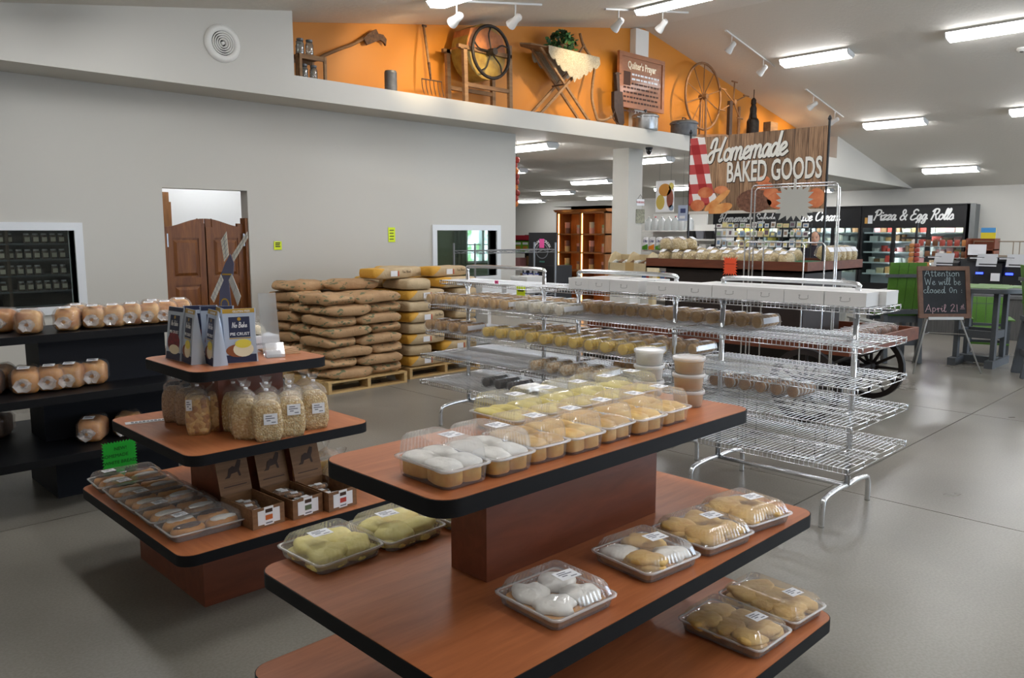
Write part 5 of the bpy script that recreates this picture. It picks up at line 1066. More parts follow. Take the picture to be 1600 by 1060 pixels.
# noodle bags on the upper tray
NOOD = grains('dry_noodles', '#c9b27c', '#b59c64', '#dcc998', 90, .6, .8); GREENT = simple('green_turf', '#2c6a45', .9, bump=1, bscale=400)
NBm = [lump(.062, .11, .088, k+50, .08, 18, 10, .6).mesh('noodles', NOOD, True) for k in range(3)]; NBf = [lump(.07, .125, .096, k+60, .12, 20, 10, .65).mesh('film', FILM, True) for k in range(3)]
def noodle(lab, x, y, z, rz, tx=0):
    t = thing('noodle_bag', lab, 'bag', (x, y, z), rz, 'noodle bags on the wagon'); t.rotation_euler = (tx, 0, rz); k = int(y*991) % 3
    put('noodles', NBm[k], t, (0, 0, .032)); put('film', NBf[k], t, (0, 0, .036)); MB().bx(-.03, .03, -.03, .03, 0, .0008).obj('label', PAPER, t, (0, -.06, .128), (.45, 0, 0))
for k in range(10): noodle('noodle bag on the upper wagon tray, front row, %s from the left' % ORD[k], 7.07, 4.84-k*.148, 1.256+.03, -1.57+R.uniform(-.1, .1))
for k in range(9): noodle('noodle bag on the upper wagon tray, back row, %s from the left' % ORD[k], 7.43, 4.8-k*.15, 1.256+.055, -1.57+R.uniform(-.2, .2))
for k in range(4): noodle('noodle bag heaped at the left end of the upper tray, %s' % ORD[k], 7.1+.2*(k % 2), 4.85-.12*(k//2), 1.256+.16, R.uniform(-.6, .6))
tag(MB().prism(rr(.5, .36, .02), 0, .075).obj('turf_mat', GREENT, None, (7.30, 3.44, 1.256)), 'green artificial turf mat under bags at the right of the tray', 'mat')
for k in range(5): noodle('noodle bag leaning on the green turf at the right end, %s' % ORD[k], 7.5+.13*k, 3.34, 1.34, -.5, .35)
# wrapped breads on the lower tray
BRDK = simple('dark_rye', '#7a4a2a', .6, col2='#5a3520', vscale=20, bump=.3, rnd=.12)
for k in range(11):
    x = 6.72+.125*k if k < 11 else 6.7; t = thing('wrapped_bread', 'clear tray of sliced bread on the lower wagon tray, %s from the front' % ORD[k], 'bread', (x, 2.93+.02*(k % 2), .606), R.uniform(-.1, .1), 'wrapped breads on the lower wagon tray')
    MB().se(.05, .13, .05, .4, .4, 16, 8).obj('bread', BRDK, t, (0, 0, .055), smooth=True); MB().se(.058, .14, .062, .45, .4, 18, 8).obj('film', FILM, t, (0, 0, .063), smooth=True); MB().bx(-.012, .012, -.1, .1, 0, .001).obj('label_strip', PAPER, t, (0, 0, .1255))
GPK = simple('grey_green_pack', '#8a8c7c', .5, col2='#6a6c5e', vscale=20)
for k in range(8):
    t = thing('baked_pack', 'grey green wrapped pack on the near wagon edge, %s from the left' % ORD[k], 'pack', (6.68, 5.2-k*.17, .606), R.uniform(-.15, .15), 'wrapped packs along the near wagon edge'); MB().se(.1, .07, .045, .4, .4, 16, 8).obj('filling', GPK, t, (0, 0, .046), smooth=True); MB().se(.11, .08, .056, .5, .4, 18, 8).obj('film', FILM, t, (0, 0, .057), smooth=True)
# ================================================================ easel with chalkboard
EC = onZ(1482, 584, 0); fwd = Vector((VF.x, VF.y, 0)).normalized(); rgt = VR
EC = (onZ(1428, 585, 0)+onZ(1531, 584, 0))/2
t = thing('easel', 'thin grey metal easel holding the chalkboard', 'easel', EC); GM = simple('grey_easel_metal', '#a9a9a6', .4, .4)
hw = (onZ(1428, 585, 0)-onZ(1531, 584, 0)).length/2
for s in (-1, 1): MB().tube([rgt*s*hw, rgt*s*hw*.42+fwd*.17+Vector((0, 0, .70)), rgt*s*.05+fwd*.3+Vector((0, 0, 1.2))], .0095, 8).obj('front_leg', GM, t, smooth=True)
MB().tube([fwd*.75+rgt*-.02, fwd*.32+Vector((0, 0, 1.18))], .0095, 8).obj('rear_leg', GM, t, smooth=True)
MB().tube([-rgt*hw*.6+fwd*.11+Vector((0, 0, .44)), fwd*.45+Vector((0, 0, .42))], .005, 6).obj('brace', GM, t); MB().tube([rgt*hw*.6+fwd*.11+Vector((0, 0, .44)), fwd*.45+Vector((0, 0, .42))], .005, 6).obj('brace', GM, t)
bt = EC+fwd*.13+Vector((0, 0, .625)); t = thing('chalkboard', 'framed chalkboard announcing closing on April 21st', 'chalkboard', bt)
up_ = (Vector((0, 0, 1))+fwd*.2).normalized(); MC = face_mx((0, 0, 0), rgt, up_); BW, BH = .595, .60
FRW = wood('chalkboard_frame', '#553a2a', '#6f4f3c', (6, 6, 6), .6)
MB().bx(-BW/2+.03, BW/2-.03, .03, BH-.03, -.012, .006, M=MC).obj('slate', simple('slate_black', '#23262a', .85, var=.35, vscale=5), t)
for a in ((-BW/2, BW/2, 0, .05), (-BW/2, BW/2, BH-.05, BH), (-BW/2, -BW/2+.05, .05, BH-.05), (BW/2-.05, BW/2, .05, BH-.05)): MB().bx(*a, -.014, .016, M=MC).obj('frame_rail', FRW, t)
MB().bx(-.2, .2, -.02, .012, .0, .03, M=MC).obj('ledge', GM, t)
CW = simple('white_chalk', '#93a3a6', .9); CP = simple('pink_chalk', '#a88a90', .9)
for s_, sz, x, y, m_ in (('Attention', .085, -.015, .485, CW), ('We will be', .085, -.01, .385, CW), ('closed On :', .08, -.01, .29, CW), ('April 21', .085, -.03, .075, CP)):
    me = stroke_mesh(s_, sz, .055, m_, thick=.0008, kern=.03, jit=.03); wv = max(v.co.x for v in me.vertices)-min(v.co.x for v in me.vertices); tgt = {'Attention': .40, 'We will be': .42, 'closed On :': .44, 'April 21': .37}[s_]
    put('chalk_writing', me, t).matrix_local = MC @ Matrix.Translation((x, y, .0065)) @ Matrix.Diagonal((tgt/wv, 1, 1, 1))
put('chalk_writing', stroke_mesh('st', .05, .09, CP, thick=.0008), t).matrix_local = MC @ Matrix.Translation((.205, .12, .0065)); MB().bx(.175, .23, .105, .109, .0065, .0075, M=MC).obj('chalk_writing', CP, t)
# ================================================================ poly-lumber table and chairs
PG = simple('grey_poly_lumber', '#4d5155', .55, var=.12, vscale=25); PGR = simple('lime_poly_lumber', '#4d7a1f', .5, var=.1, vscale=25)
TC = Vector((10.87, 2.84, 0)); t = thing('pub_table', 'round tall table with green top and grey base behind the chalkboard', 'table', TC, 0)
MB().lathe([(.50, .895), (.51, .90), (.51, .945), (.50, .95)], 32).obj('rim', PG, t, ang=40)
for k in range(6): y0 = -.49+k*.165; xx = math.sqrt(max(.01, .49**2-max(abs(y0), abs(y0+.16))**2)); MB().prism([(-xx, y0), (xx, y0), (xx, y0+.16), (-xx, y0+.16)], .951, .957).obj('top_slat', PGR, t)
for sx in (-1, 1):
    for sy in (-1, 1): MB().bx(sx*.2-.045, sx*.2+.045, sy*.2-.025, sy*.2+.025, .06, .895).obj('leg', PG, t)
for s in (-1, 1):
    MB().bx(-.36, .36, s*.2-.045, s*.2+.045, 0, .09).obj('foot', PG, t); MB().bx(-.2, .2, s*.2-.02, s*.2+.02, .34, .43).obj('stretcher', PG, t); MB().bx(s*.2-.02, s*.2+.02, -.2, .2, .34, .43).obj('stretcher', PG, t)
MB().bx(-.04, .04, -.2, .2, .02, .1).obj('stretcher', PG, t)
def bar_chair(lab, loc, rz, slats=4, sc=1):
    """tall poly chair seen from behind: front is -y"""
    t = thing('bar_chair', lab, 'chair', loc, rz, 'grey and green bar chairs'); w_ = .46; t.scale = (1, 1, sc)
    for k in range(slats): x0 = -w_/2+.01+k*(w_-.02)/slats; MB().prism([(.2, .67), (.225, .67), (.3, 1.24), (.275, 1.24)], x0, x0+(w_-.02)/slats-.006, M=Matrix(((0, 0, 1, 0), (1, 0, 0, 0), (0, 1, 0, 0), (0, 0, 0, 1)))).obj('back_slat', PGR, t)
    MB().bx(-w_/2-.02, w_/2+.02, .255, .30, 1.06, 1.10).obj('back_rail', PG, t); MB().bx(-w_/2-.02, w_/2+.02, .2, .25, .61, .66).obj('back_rail', PG, t)
    for k in range(4): MB().bx(-w_/2, w_/2, -.24+k*.11, -.14+k*.11, .58, .605).obj('seat_slat', PGR, t)
    MB().bx(-w_/2, w_/2, -.24, -.215, .50, .58).obj('apron', PG, t); MB().bx(-w_/2, w_/2, .18, .205, .50, .58).obj('apron', PG, t)
    for sx in (-1, 1):
        MB().bar((sx*.21, -.2, 0), (sx*.21, -.2, .80), .05, .09).obj('leg', PG, t); MB().bar((sx*.21, .26, 0), (sx*.21, .19, .60), .05, .09).obj('leg', PG, t)
        MB().bx(sx*.23-.05, sx*.23+.05, -.27, .24, .80, .825).obj('armrest', PGR, t); MB().bx(sx*.21-.02, sx*.21+.02, -.2, .22, .24, .31).obj('side_stretcher', PG, t)
    MB().bx(-.23, .23, -.30, -.2, .285, .31).obj('footrest', PGR, t); MB().bx(-.23, .23, .2, .24, .22, .285).obj('rear_stretcher', PG, t)
bar_chair('grey and green bar chair left of the chalkboard, seen from behind', (10.40, 3.70, 0), math.radians(135))
bar_chair('low green slatted chair behind the chalkboard across the table', (11.75, 3.0, 0), math.radians(-70), sc=.6)
bar_chair('green bar chair cut by the right edge of the picture', (10.38, 2.02, 0), math.radians(25))
t = thing('fan_back_chair', 'light grey fan-back lawn chair behind the wagon', 'chair', (9.6, 4.05, 0), math.radians(-45)); LG_ = simple('light_grey_poly', '#8f918e', .6)
for k in range(6): a = math.radians(-30+k*12); MB().bar((math.sin(a)*.15, .2, .35), (math.sin(a)*.52, .38, .35+.72*math.cos(a)), .085, .018).obj('back_slat', LG_, t)
for k in range(5): MB().bx(-.26, .26, -.3+k*.1, -.21+k*.1, .33+.0*k, .35).obj('seat_slat', LG_, t)
for sx in (-1, 1): MB().bx(sx*.28-.06, sx*.28+.06, -.35, .3, .54, .56).obj('armrest', LG_, t); MB().bx(sx*.27-.02, sx*.27+.02, -.3, -.2, 0, .54).obj('leg', LG_, t); MB().bx(sx*.27-.02, sx*.27+.02, .2, .3, 0, .54).obj('leg', LG_, t)
# ================================================================ checkout lanes
CG = simple('grey_checkout_laminate', '#6a6b6c', .5, var=.1, vscale=20); CGD = simple('dark_grey_panel', '#3f4144', .5); REG = simple('register_black', '#1a1b1f', .4); SILV = simple('register_silver', '#b4b6ba', .4)
MB_ = MB
t = thing('checkout_counter', 'long low grey wood-grain checkout counter front behind the tall table', 'counter', (13.6, 3.4, 0))
MB().bx(0, .12, -2.6, 1.75, 0, .62).obj('front_panel', simple('grey_plank_front', '#5b5a59', .6, var=.3, vscale=4, stretch=(1, 12, 1)), t); MB().bx(-.03, .7, -2.6, 1.75, .62, .66).obj('ledge', CG, t); MB().bx(.12, .65, -2.55, 1.7, 0, .62).obj('body', CGD, t)
for k, (px, lab) in enumerate(((1478, 'checkout register left of the chalkboard top'), (1545, 'checkout register with blue display right of the chalkboard'), (1592, 'checkout register at the right edge'))):
    p = onX(px, 440, 14.0); t = thing('checkout_register', lab, 'register', (14.0, p.y, .661), 0, 'checkout registers')
    q = [(-.26, 0), (.26, 0), (.26, .40), (.2, .5), (.08, .55), (-.1, .5), (-.22, .3)]
    MB().prism([(a*1.0, b) for a, b in q], -.02, .02, M=FX((0, -.24, 0)) @ Matrix.Identity(4)).obj('side_panel', CGD, t)
    MB().bx(-.12, .12, -.2, .2, 0, .28).obj('cash_unit', REG, t)
    MB().prism([(-.14, .28), (.14, .28), (.12, .42), (-.02, .5), (-.14, .46)], -.2, .12, M=Matrix(((1, 0, 0, 0), (0, 0, 1, 0), (0, 1, 0, 0), (0, 0, 0, 1)))).obj('terminal', REG, t)
    MB().bx(-.008, .008, -.14, .14, 0, .2).obj('screen', SILV, t, (-.14, .02, .42), (0, .35, 0)); MB().bx(-.1, .1, .0, .24, .0, .06).obj('printer', REG, t, (0, .06, .5)); MB().bx(-.008, .004, .03, .2, .005, .02).obj('paper_slot', PAPER, t, (-.1, .06, .53))
    MB().bx(-.01, .01, -.14, -.02, .2, .32).obj('white_panel', PAPER, t, (-.15, -.04, 0))
    MB().bx(-.006, 0, -.05, .05, .3, .33).obj('display', simple('blue_display', '#2030d0', .4, emis='#2a3cff', estr=2.5), t, (-.15, .1, 0))
    MB().lathe([(.03, -.01), (.03, .03)], 12, M=Matrix.Rotation(-math.pi/2, 4, 'Y')).obj('button', simple('red_button', '#e23a28', .5) if k < 2 else simple('yellow_button', '#e6b020', .5), t, (-.16, .06, .12))
    MB().bx(-.2, -.19, -.12, .02, .09, .15).obj('sign_tag', PAPER, t)
# snack rack, brown carton display, cards, wire cart
p = onX(1470, 400, 14.6); t = thing('brown_display_case', 'brown wooden counter display case with open shelves by registers', 'display', (15.2, onX(1530, 400, 15.2).y, 0)); WB = wood('brown_counter_case', '#6b3520', '#84452a', (3, 3, 20), .5)
MB().bx(0, .3, -.24, .24, 0, .9).obj('cabinet', WB, t)
for z in (.9, 1.1, 1.3): MB().bx(0, .3, -.22, .22, z, z+.02).obj('shelf', WB, t)
for y in (-.22, .2): MB().bx(0, .3, y, y+.02, .9, 1.5).obj('side', WB, t)
MB().bx(.28, .3, -.22, .22, .9, 1.5).obj('back', WB, t); MB().bx(-.003, 0, -.1, .18, 1.22, 1.4).obj('notice', PAPER, t); MB().bx(.0, .02, -.22, .0, 1.5, 1.68).obj('coloured_card', simple('yellow_blue_card', '#d8c22a', .6), t); MB().bx(-.002, .0, -.22, .0, 1.6, 1.68).obj('card_header', simple('sky_blue_print', '#4a93cf', .6), t)
SN = [simple('snack_red', '#a5483c', .5), simple('snack_orange', '#c2824a', .5), simple('snack_white', '#d9d4cc', .5), simple('snack_brown', '#6d4426', .5)]
t = thing('snack_strip_stand', 'black pole stand hung with strips of orange snack bags', 'stand', (13.3, onX(1430, 400, 13.3).y, 0)); MB().tube([(0, 0, 0), (0, 0, 1.75)], .02, 8).obj('pole', BLACK, t); MB().lathe([(.2, 0), (.2, .02)], 16).obj('base', BLACK, t); MB().bx(-.02, .02, -.22, .22, 1.5, 1.53).obj('arm', BLACK, t)
for k in range(12): o = tag(MB().se(.02, .035, .032, .35, .3, 12, 6).obj('snack_bag', SN[k % 2], None, (13.25, onX(1430, 400, 13.3).y-.04+.08*(k % 2), 1.4-.07*(k//2)), smooth=True), 'orange snack bag on the pole stand, %s' % ORD[k], 'snack bag', 'snack bags on the pole stand')
t = thing('snack_rack', 'wire rack of red and orange snack bags behind the chalkboard', 'rack', (15.4, onX(1468, 400, 15.4).y, 0))
for y in (-.45, 0, .45): MB().tube([(0, y, 0), (0, y, 1.5)], .012, 6).obj('upright', CHROME, t)
for z in (.95, 1.15, 1.35): MB().bx(-.12, .0, -.45, .45, z, z+.012).obj('shelf', CHROME, t)
for k in range(24): tag(MB().se(.03, .04, .055, .3, .3, 12, 6).obj('snack_bag', R.choice(SN), None, (15.33, t.location.y-.41+.118*(k % 8), 1.019+.2*(k//8)), smooth=True), 'small snack bag on the wire rack, %s row, %s from the right' % (ORD[k//8], ORD[k % 8]), 'snack bag', 'snack bags on the wire rack')
t = thing('wire_cart', 'wire basket frame on the far checkout counter at right edge', 'cart', (15.6, onX(1588, 390, 15.6).y, .0))
for z in (1.2, 1.45): MB().tube([(-.2, -.6, z), (.2, -.6, z), (.2, .6, z), (-.2, .6, z)], .008, 6, closed=True).obj('rim_wire', simple('tan_wire', '#8a7a66', .5, .3), t)
for y in (-.6, 0, .6):
    for x in (-.2, .2): MB().tube([(x, y, 0), (x, y, 1.45)], .008, 6).obj('upright', simple('tan_wire', '#8a7a66'), t)
# ================================================================ glass-door coolers along the far wall
CB = simple('cooler_black', '#141416', .35); CIN = simple('cooler_white_liner', '#d8dcdf', .5); CLED = simple('cooler_led', '#ffffff', .5, emis='#f4f8ff', estr=15)
PCOL = [simple('pack_'+n, c, .55) for n, c in (('white', '#d9d9d4'), ('cream', '#cfc09a'), ('brown', '#7c5a3a'), ('red', '#b03a30'), ('blue', '#44608c'), ('tan', '#b08a58'), ('grey', '#8f9492'), ('pink', '#c98a8a'), ('yellow', '#d3b548'))]
TUBW = simple('ice_cream_tub', '#cfc9b8', .5)
def cooler(y0, y1, title, size, lab, ndoor, zt=2.32, palette=None, openfront=False):
    yc = (y0+y1)/2; W_ = abs(y0-y1); t = thing('glass_door_cooler', lab, 'cooler', (22.2, yc, 0), 0, 'black coolers along the far wall'); h = W_/2-.01
    MB().bx(-.02, .78, -h, h, 1.80, zt-.03).obj('header', CB, t); MB().bx(-.06, .78, -h, h, zt-.03, zt).obj('cornice', CB, t); MB().bx(0, .78, -h, h, 0, .18).obj('plinth', CB, t)
    MB().bx(.7, .78, -h, h, .18, 1.8).obj('back_liner', CIN, t)
    for s in (-h, h-.05): MB().bx(0, .78, s, s+.05, .18, 1.8).obj('side_wall', CB, t)
    MB().bx(.08, .12, -h+.06, h-.06, 1.75, 1.78).obj('light_strip', CLED, t)
    for k in range(ndoor+1): yy = -h+.02+k*(2*h-.06)/ndoor; MB().bx(.045, .06, yy, yy+.02, .25, 1.75).obj('light_strip', CLED, t)
    for z in (.48, .78, 1.06, 1.34, 1.58): MB().bx(.1, .7, -h+.05, h-.05, z, z+.02).obj('wire_shelf', CIN, t); MB().bx(.09, .1, -h+.05, h-.05, z-.01, z+.03).obj('price_rail', CIN, t)
    dw = (W_-.02)/ndoor
    for k in range(ndoor):
        a = -h+k*dw; d = MB()
        for q in ((a, a+.05, .18, 1.8), (a+dw-.05, a+dw, .18, 1.8), (a+.05, a+dw-.05, .18, .25), (a+.05, a+dw-.05, 1.72, 1.8)): d.bx(-.03, .02, *q)
        o = d.obj('door', CB, t); MB().bx(-.005, .0, a+.05, a+dw-.05, .25, 1.72).obj('glass', PANE, o); MB().bx(-.06, -.03, a+.03, a+.05, .8, 1.3).obj('handle', CB, o)
    strokes(title, size, .14, simple('sign_white', '#e2e2e0', .5), t, FX((-.024, 0, 1.93)), shear=.25, thick=.003, kern=-.03)
    return t, h
def stock(t, h, zs, pal, kinds, lab, group):
    y = t.location.y
    for zi, z in enumerate(zs):
        p = -h+.1; ni = 0
        while p < h-.12:
            w_ = R.uniform(.1, .26); hh = R.uniform(.08, .19)
            if p+w_ > h-.08: break
            m_ = R.choice(pal)
            if R.random() < kinds: o = MB().lathe([(w_*.42, 0), (w_*.46, hh*.8), (w_*.48, hh*.82), (w_*.48, hh)], 12).obj('food_tub', m_, None, (22.2+.3, y+p+w_/2, z+.021))
            else: o = MB().bx(-.1, .1, -w_/2+.006, w_/2-.006, 0, hh).obj('food_pack', m_, None, (22.2+.3, y+p+w_/2, z+.021), (0, 0, R.uniform(-.08, .08)))
            tag(o, '%s, %s shelf, %s from the right' % (lab, ORD[zi], ORD[ni]), 'food', group); ni += 1; p += w_+R.uniform(0, .03)
W, CR_, BN, RD, BU, TN, GY, PK, YL = PCOL
t, h = cooler(6.30, 8.90, 'Pizza & Egg Rolls', .27, 'glass-door cooler under the Pizza and Egg Rolls sign', 3); stock(t, h, (.48, .78, 1.06, 1.34, 1.58), [W, CR_, RD, TN, BN, W, PK], .25, 'packaged food behind the pizza cooler glass', 'food in the pizza cooler')
MB().bx(-.026, -.02, 1.0, 1.12, 1.84, 2.06).obj('poster', PAPER, t); MB().bx(-.0265, -.02, 1.13, 1.2, 1.84, 2.0).obj('poster', simple('poster_orange', '#cf9a4a', .6), t)
t, h = cooler(8.90, 11.2, 'Ice Cream', .27, 'glass-door cooler under the Ice Cream sign', 3); stock(t, h, (.48, .78, 1.06, 1.34, 1.58), [TUBW, W, BN, GY], .85, 'ice cream tub behind the cooler glass', 'tubs in the ice cream cooler')
t, h = cooler(11.2, 13.5, 'Homemade Salads', .24, 'cooler under the Homemade Salads sign, half behind the banner', 3, 2.32); stock(t, h, (1.06, 1.34, 1.58), [W, CR_, YL, TN, GY], .6, 'salad tub in the far cooler', 'tubs in the salad cooler')
MB().bx(0, .05, 6.12, 6.29, 0, 2.32).bx(0, .8, 6.24, 6.29, 0, 2.32).obj('cooler_end_panel', simple('grey_end_panel', '#6c6e6d', .6), None, (22.2, 0, 0)); o = [x for x in COL.objects if x.name == 'cooler_end_panel'][0]; tag(o, 'grey end panel closing the right side of the coolers', 'panel')
# ================================================================ card and magazine rack behind the wagon
t = thing('card_rack', 'long wire rack of small coloured cards behind the wagon', 'rack', (12.4, 6.62, 0)); XC = 12.4
for y in (-.86, 0, .86): MB().tube([(0, y, 0), (0, y, 1.74)], .014, 6).obj('upright', BLACK, t)
for z in (1.36, 1.53, 1.68): MB().bx(-.06, .02, -.86, .86, z-.012, z).obj('ledge', BLACK, t)
MB().bx(-.02, .02, -.25, .25, 1.74, 1.82).obj('header', BLACK, t); strokes('cards', .06, .15, WPRINT, t, FX((-.022, 0, 1.755)), thick=.001)
CC = [W, W, CR_, GY, W, simple('card_sky', '#a9bccb', .6), W, simple('card_lemon', '#cfc68a', .6), simple('card_pale', '#c4c8c2', .6)]
PIC = [simple('card_pic_%d' % k, c, .6) for k, c in enumerate(('#6f86a4', '#8a7462', '#8aa07a', '#c9b08a', '#6a5560', '#d6cc8a'))]
n = 0
for r_, z in enumerate((1.361, 1.531, 1.681)):
    for k in range(15):
        y = 6.62+.78-k*.112; hh = (.13, .125, .09)[r_]; o = MB().bx(-.004, .004, -.044, .044, 0, hh).obj('greeting_card', CC[(k*5+r_*3) % len(CC)], None, (12.36, y, z), (0, .12, 0)); o.scale = (1, R.uniform(.75, 1.15), R.uniform(.7, 1.1)); tag(o, 'small printed card on the wire rack, %s row, %s from the left' % (('lower', 'middle', 'upper')[r_], ORD[k]), 'card', 'cards on the wire rack')
        MB().bx(-.005, -.004, -.03, .03, hh*.25, hh*.75).obj('picture', PIC[(k+r_*2) % 6], o)
# ================================================================ shop assistant behind the cards
def person(loc, rz):
    t = thing('person', 'person with dark pulled-back hair and dark top behind the wagon', 'person', loc, rz)
    V = [(0, 0, .92), (0, 0, 1.1), (0, 0, 1.26), (0, 0, 1.37), (0, -.005, 1.43), (.16, 0, 1.33), (.21, -.02, 1.08), (.17, -.16, .92), (-.16, 0, 1.33), (-.21, -.02, 1.08), (-.17, -.16, .92), (.09, 0, .86), (.1, 0, .48), (.1, .03, .08), (.1, -.12, .035), (-.09, 0, .86), (-.1, 0, .48), (-.1, .03, .08), (-.1, -.12, .035), (.15, -.25, .92), (-.15, -.25, .92)]
    E_ = [(0, 1), (1, 2), (2, 3), (3, 4), (2, 5), (5, 6), (6, 7), (2, 8), (8, 9), (9, 10), (0, 11), (11, 12), (12, 13), (13, 14), (0, 15), (15, 16), (16, 17), (17, 18), (7, 19), (10, 20)]
    rad = [.15, .135, .15, .06, .05, .065, .048, .035, .065, .048, .035, .095, .07, .05, .04, .095, .07, .05, .04, .034, .034]
    me = bpy.data.meshes.new('body'); me.from_pydata(V, E_, []); o = put('body', me, t); md = o.modifiers.new('skin', 'SKIN'); sv = me.skin_vertices[0].data if me.skin_vertices else None
    if sv is None: bpy.context.view_layer.update(); sv = me.skin_vertices[0].data
    for i, r_ in enumerate(rad): sv[i].radius = (r_*(1.25 if i < 3 else 1), r_*(.85 if i < 3 else 1)); sv[i].use_root = i == 0
    o.modifiers.new('sub', 'SUBSURF').render_levels = 2; me.materials.append(simple('dark_top_cloth', '#2a2530', .8))
    SK = simple('skin', '#c99a80', .55, sub=.05); HR = simple('dark_hair', '#2c1f18', .6)
    def hf(p): return (p[0]*(1-.12*max(0, -p[2]/.11)), p[1]*(1+.06*(p[2] < 0)), p[2])
    hd = MB().se(.072, .09, .112, .95, .95, 20, 14, fn=hf).obj('head', SK, t, (0, -.015, 1.52), smooth=True)
    MB().se(.012, .016, .022, 1, 1, 10, 6).obj('nose', SK, hd, (0, -.092, -.012), smooth=True); MB().se(.022, .006, .006, 1, 1, 10, 6).obj('mouth', simple('lips', '#a5605a', .5), hd, (0, -.086, -.052), smooth=True)
    for s in (-1, 1): MB().se(.011, .006, .007, 1, 1, 10, 6).obj('eye', simple('eye_dark', '#1d1512', .3), hd, (s*.028, -.083, .012), smooth=True); MB().se(.008, .016, .026, 1, 1, 10, 6).obj('ear', SK, hd, (s*.072, .0, -.005), smooth=True); MB().bx(s*.028-.016, s*.028+.016, -.09, -.086, .03, .034).obj('eyebrow', HR, hd)
    MB().se(.079, .095, .1, .95, .95, 20, 12, fn=lambda p: (p[0], p[1]+.014, max(p[2], -.03 if p[1] > -.02 else .045))).obj('hair', HR, hd, (0, .006, .018), smooth=True); MB().se(.035, .035, .035, 1, 1, 12, 8).obj('hair_bun', HR, hd, (0, .1, .03), smooth=True)
    NK = MB().lathe([(.045, 0), (.04, .08)], 12).obj('neck', SK, t, (0, -.002, 1.385), smooth=True)
    for s in (-1, 1):
        hnd = MB().se(.022, .045, .014, .8, .8, 12, 6).obj('hand', SK, t, (s*.15, -.29, .92), smooth=True)
        for k in range(4): MB().tube(cr([(-.016+.011*k, -.035, 0), (-.018+.012*k, -.065, .002), (-.018+.012*k, -.085+.006*abs(k-1.5), -.012)], 3), [.008]*7, 6).obj('finger', SK, hnd, smooth=True)
        MB().tube(cr([(-s*.018, .0, 0), (-s*.034, -.02, -.002), (-s*.036, -.045, -.008)], 3), .008, 6).obj('thumb', SK, hnd, smooth=True)
p = onX(1273, 372, 12.75); person((12.75, p.y, -.015), math.radians(-65))
# ================================================================ goods in the back room
CABW = wood('walnut_cabinet', '#7d4a22', '#a0652f', (10, 10, 1.3), .4, .1); CABI = wood('lit_cabinet_interior', '#9c5a28', '#bd7636', (10, 10, 1.3), .4, .1)  # interior is a brighter copy of the wood, strip glow put into its colour
cy0, cy1 = onX(869, 380, 12.3).y, onX(946, 380, 12.3).y; yc = (cy0+cy1)/2; hw = (cy0-cy1)/2
t = thing('wooden_cabinet', 'tall walnut shelf cabinet stocked with small tubs', 'cabinet', (12.3, yc, 0))
MB().bx(.42, .45, -hw, hw, 0, 2.04).obj('back', CABI, t)
for y in (-hw, -.02, hw-.04): MB().bx(0, .45, y, y+.04, 0, 2.04).obj('upright', CABW, t)
LEDW = simple('warm_led', '#ffd9a0', .5, emis='#ffb45e', estr=6)
for y in (hw-.055, -.035): MB().bx(.02, .03, y, y+.012, .15, 1.98).obj('light_strip', LEDW, t)
ZS = (.12, .46, .82, 1.18, 1.55, 1.98)
for z in ZS: MB().bx(0, .45, -hw, hw, z, z+.03).obj('shelf', CABW, t)
MB().prism([(-.1, 2.12), (.5, 2.12), (.5, 2.09), (-.06, 2.06), (-.0, 2.01), (.45, 2.01), (.5, 2.01), (.5, 2.12)], -hw-.04, hw+.04, M=Matrix(((1, 0, 0, 0), (0, 0, 1, 0), (0, 1, 0, 0), (0, 0, 0, 1)))).obj('crown', CABW, t)
TUBC = [simple('spice_tub_%d' % k, c, .5) for k, c in enumerate(('#b7a58a', '#8a9a6a', '#c4a06a', '#7a4a3a', '#c98a7a'))]
TB = [MB().lathe([(.05, 0), (.055, .045), (.058, .046), (.058, .056)], 10).mesh('spice_tub', m_) for m_ in TUBC]
for zi, z in enumerate(ZS[1:5]):
    for ci, cx in enumerate((hw*.5, -hw*.5)):
        for si, (dx, nst) in enumerate(((.12, 4 if zi > 0 else 3), (-.2, 3))):
            for k in range(nst): tag(put('spice_tub', TB[(zi+ci+si+k//2) % 5], None, (12.42, yc+cx+dx, z+.0305+k*.0565)), 'food tub in the walnut cabinet, %s shelf, %s stack, %s from below' % (ORD[zi], ORD[ci*2+si], ORD[k]), 'tub', 'tubs in the walnut cabinet')
# shop shelving with boxes left of the cabinet
sy0, sy1 = onX(800, 380, 12.3).y, onX(866, 380, 12.3).y; t = thing('shop_shelf', 'black shop shelving with boxes and cans beside the cabinet', 'shelf', (12.3, (sy0+sy1)/2, 0)); hs = (sy0-sy1)/2
MB().bx(.4, .43, -hs, hs, 0, 1.55).obj('back', BLACK, t)
for z in (.15, .5, .85, 1.15, 1.42): MB().bx(0, .42, -hs, hs, z, z+.02).obj('shelf_board', BLACK, t)
GB = simple('green_food_box', '#6fae2c', .5); BB = simple('blue_food_box', '#9ac0dc', .5); BUR = simple('burger_print', '#c98a3a', .5); RC = simple('red_can', '#b8303c', .4)
ycS = (sy0+sy1)/2
for k in range(6):
    o = tag(MB().bx(-.08, .08, -.1, .1, 0, .27).obj('food_box', GB if k < 3 else BB, None, (12.42, ycS+hs-.15-k*.215, 1.171 if k < 3 else 1.441)), 'food box on the black shelving, %s from the left' % ORD[k], 'box', 'food boxes on the black shelving'); MB().bx(-.084, -.08, -.07, .07, .05, .14).obj('picture', BUR, o); MB().bx(-.084, -.08, -.08, .08, .17, .22).obj('title', WPRINT, o)
    if k >= 3: o.location.z = 1.171
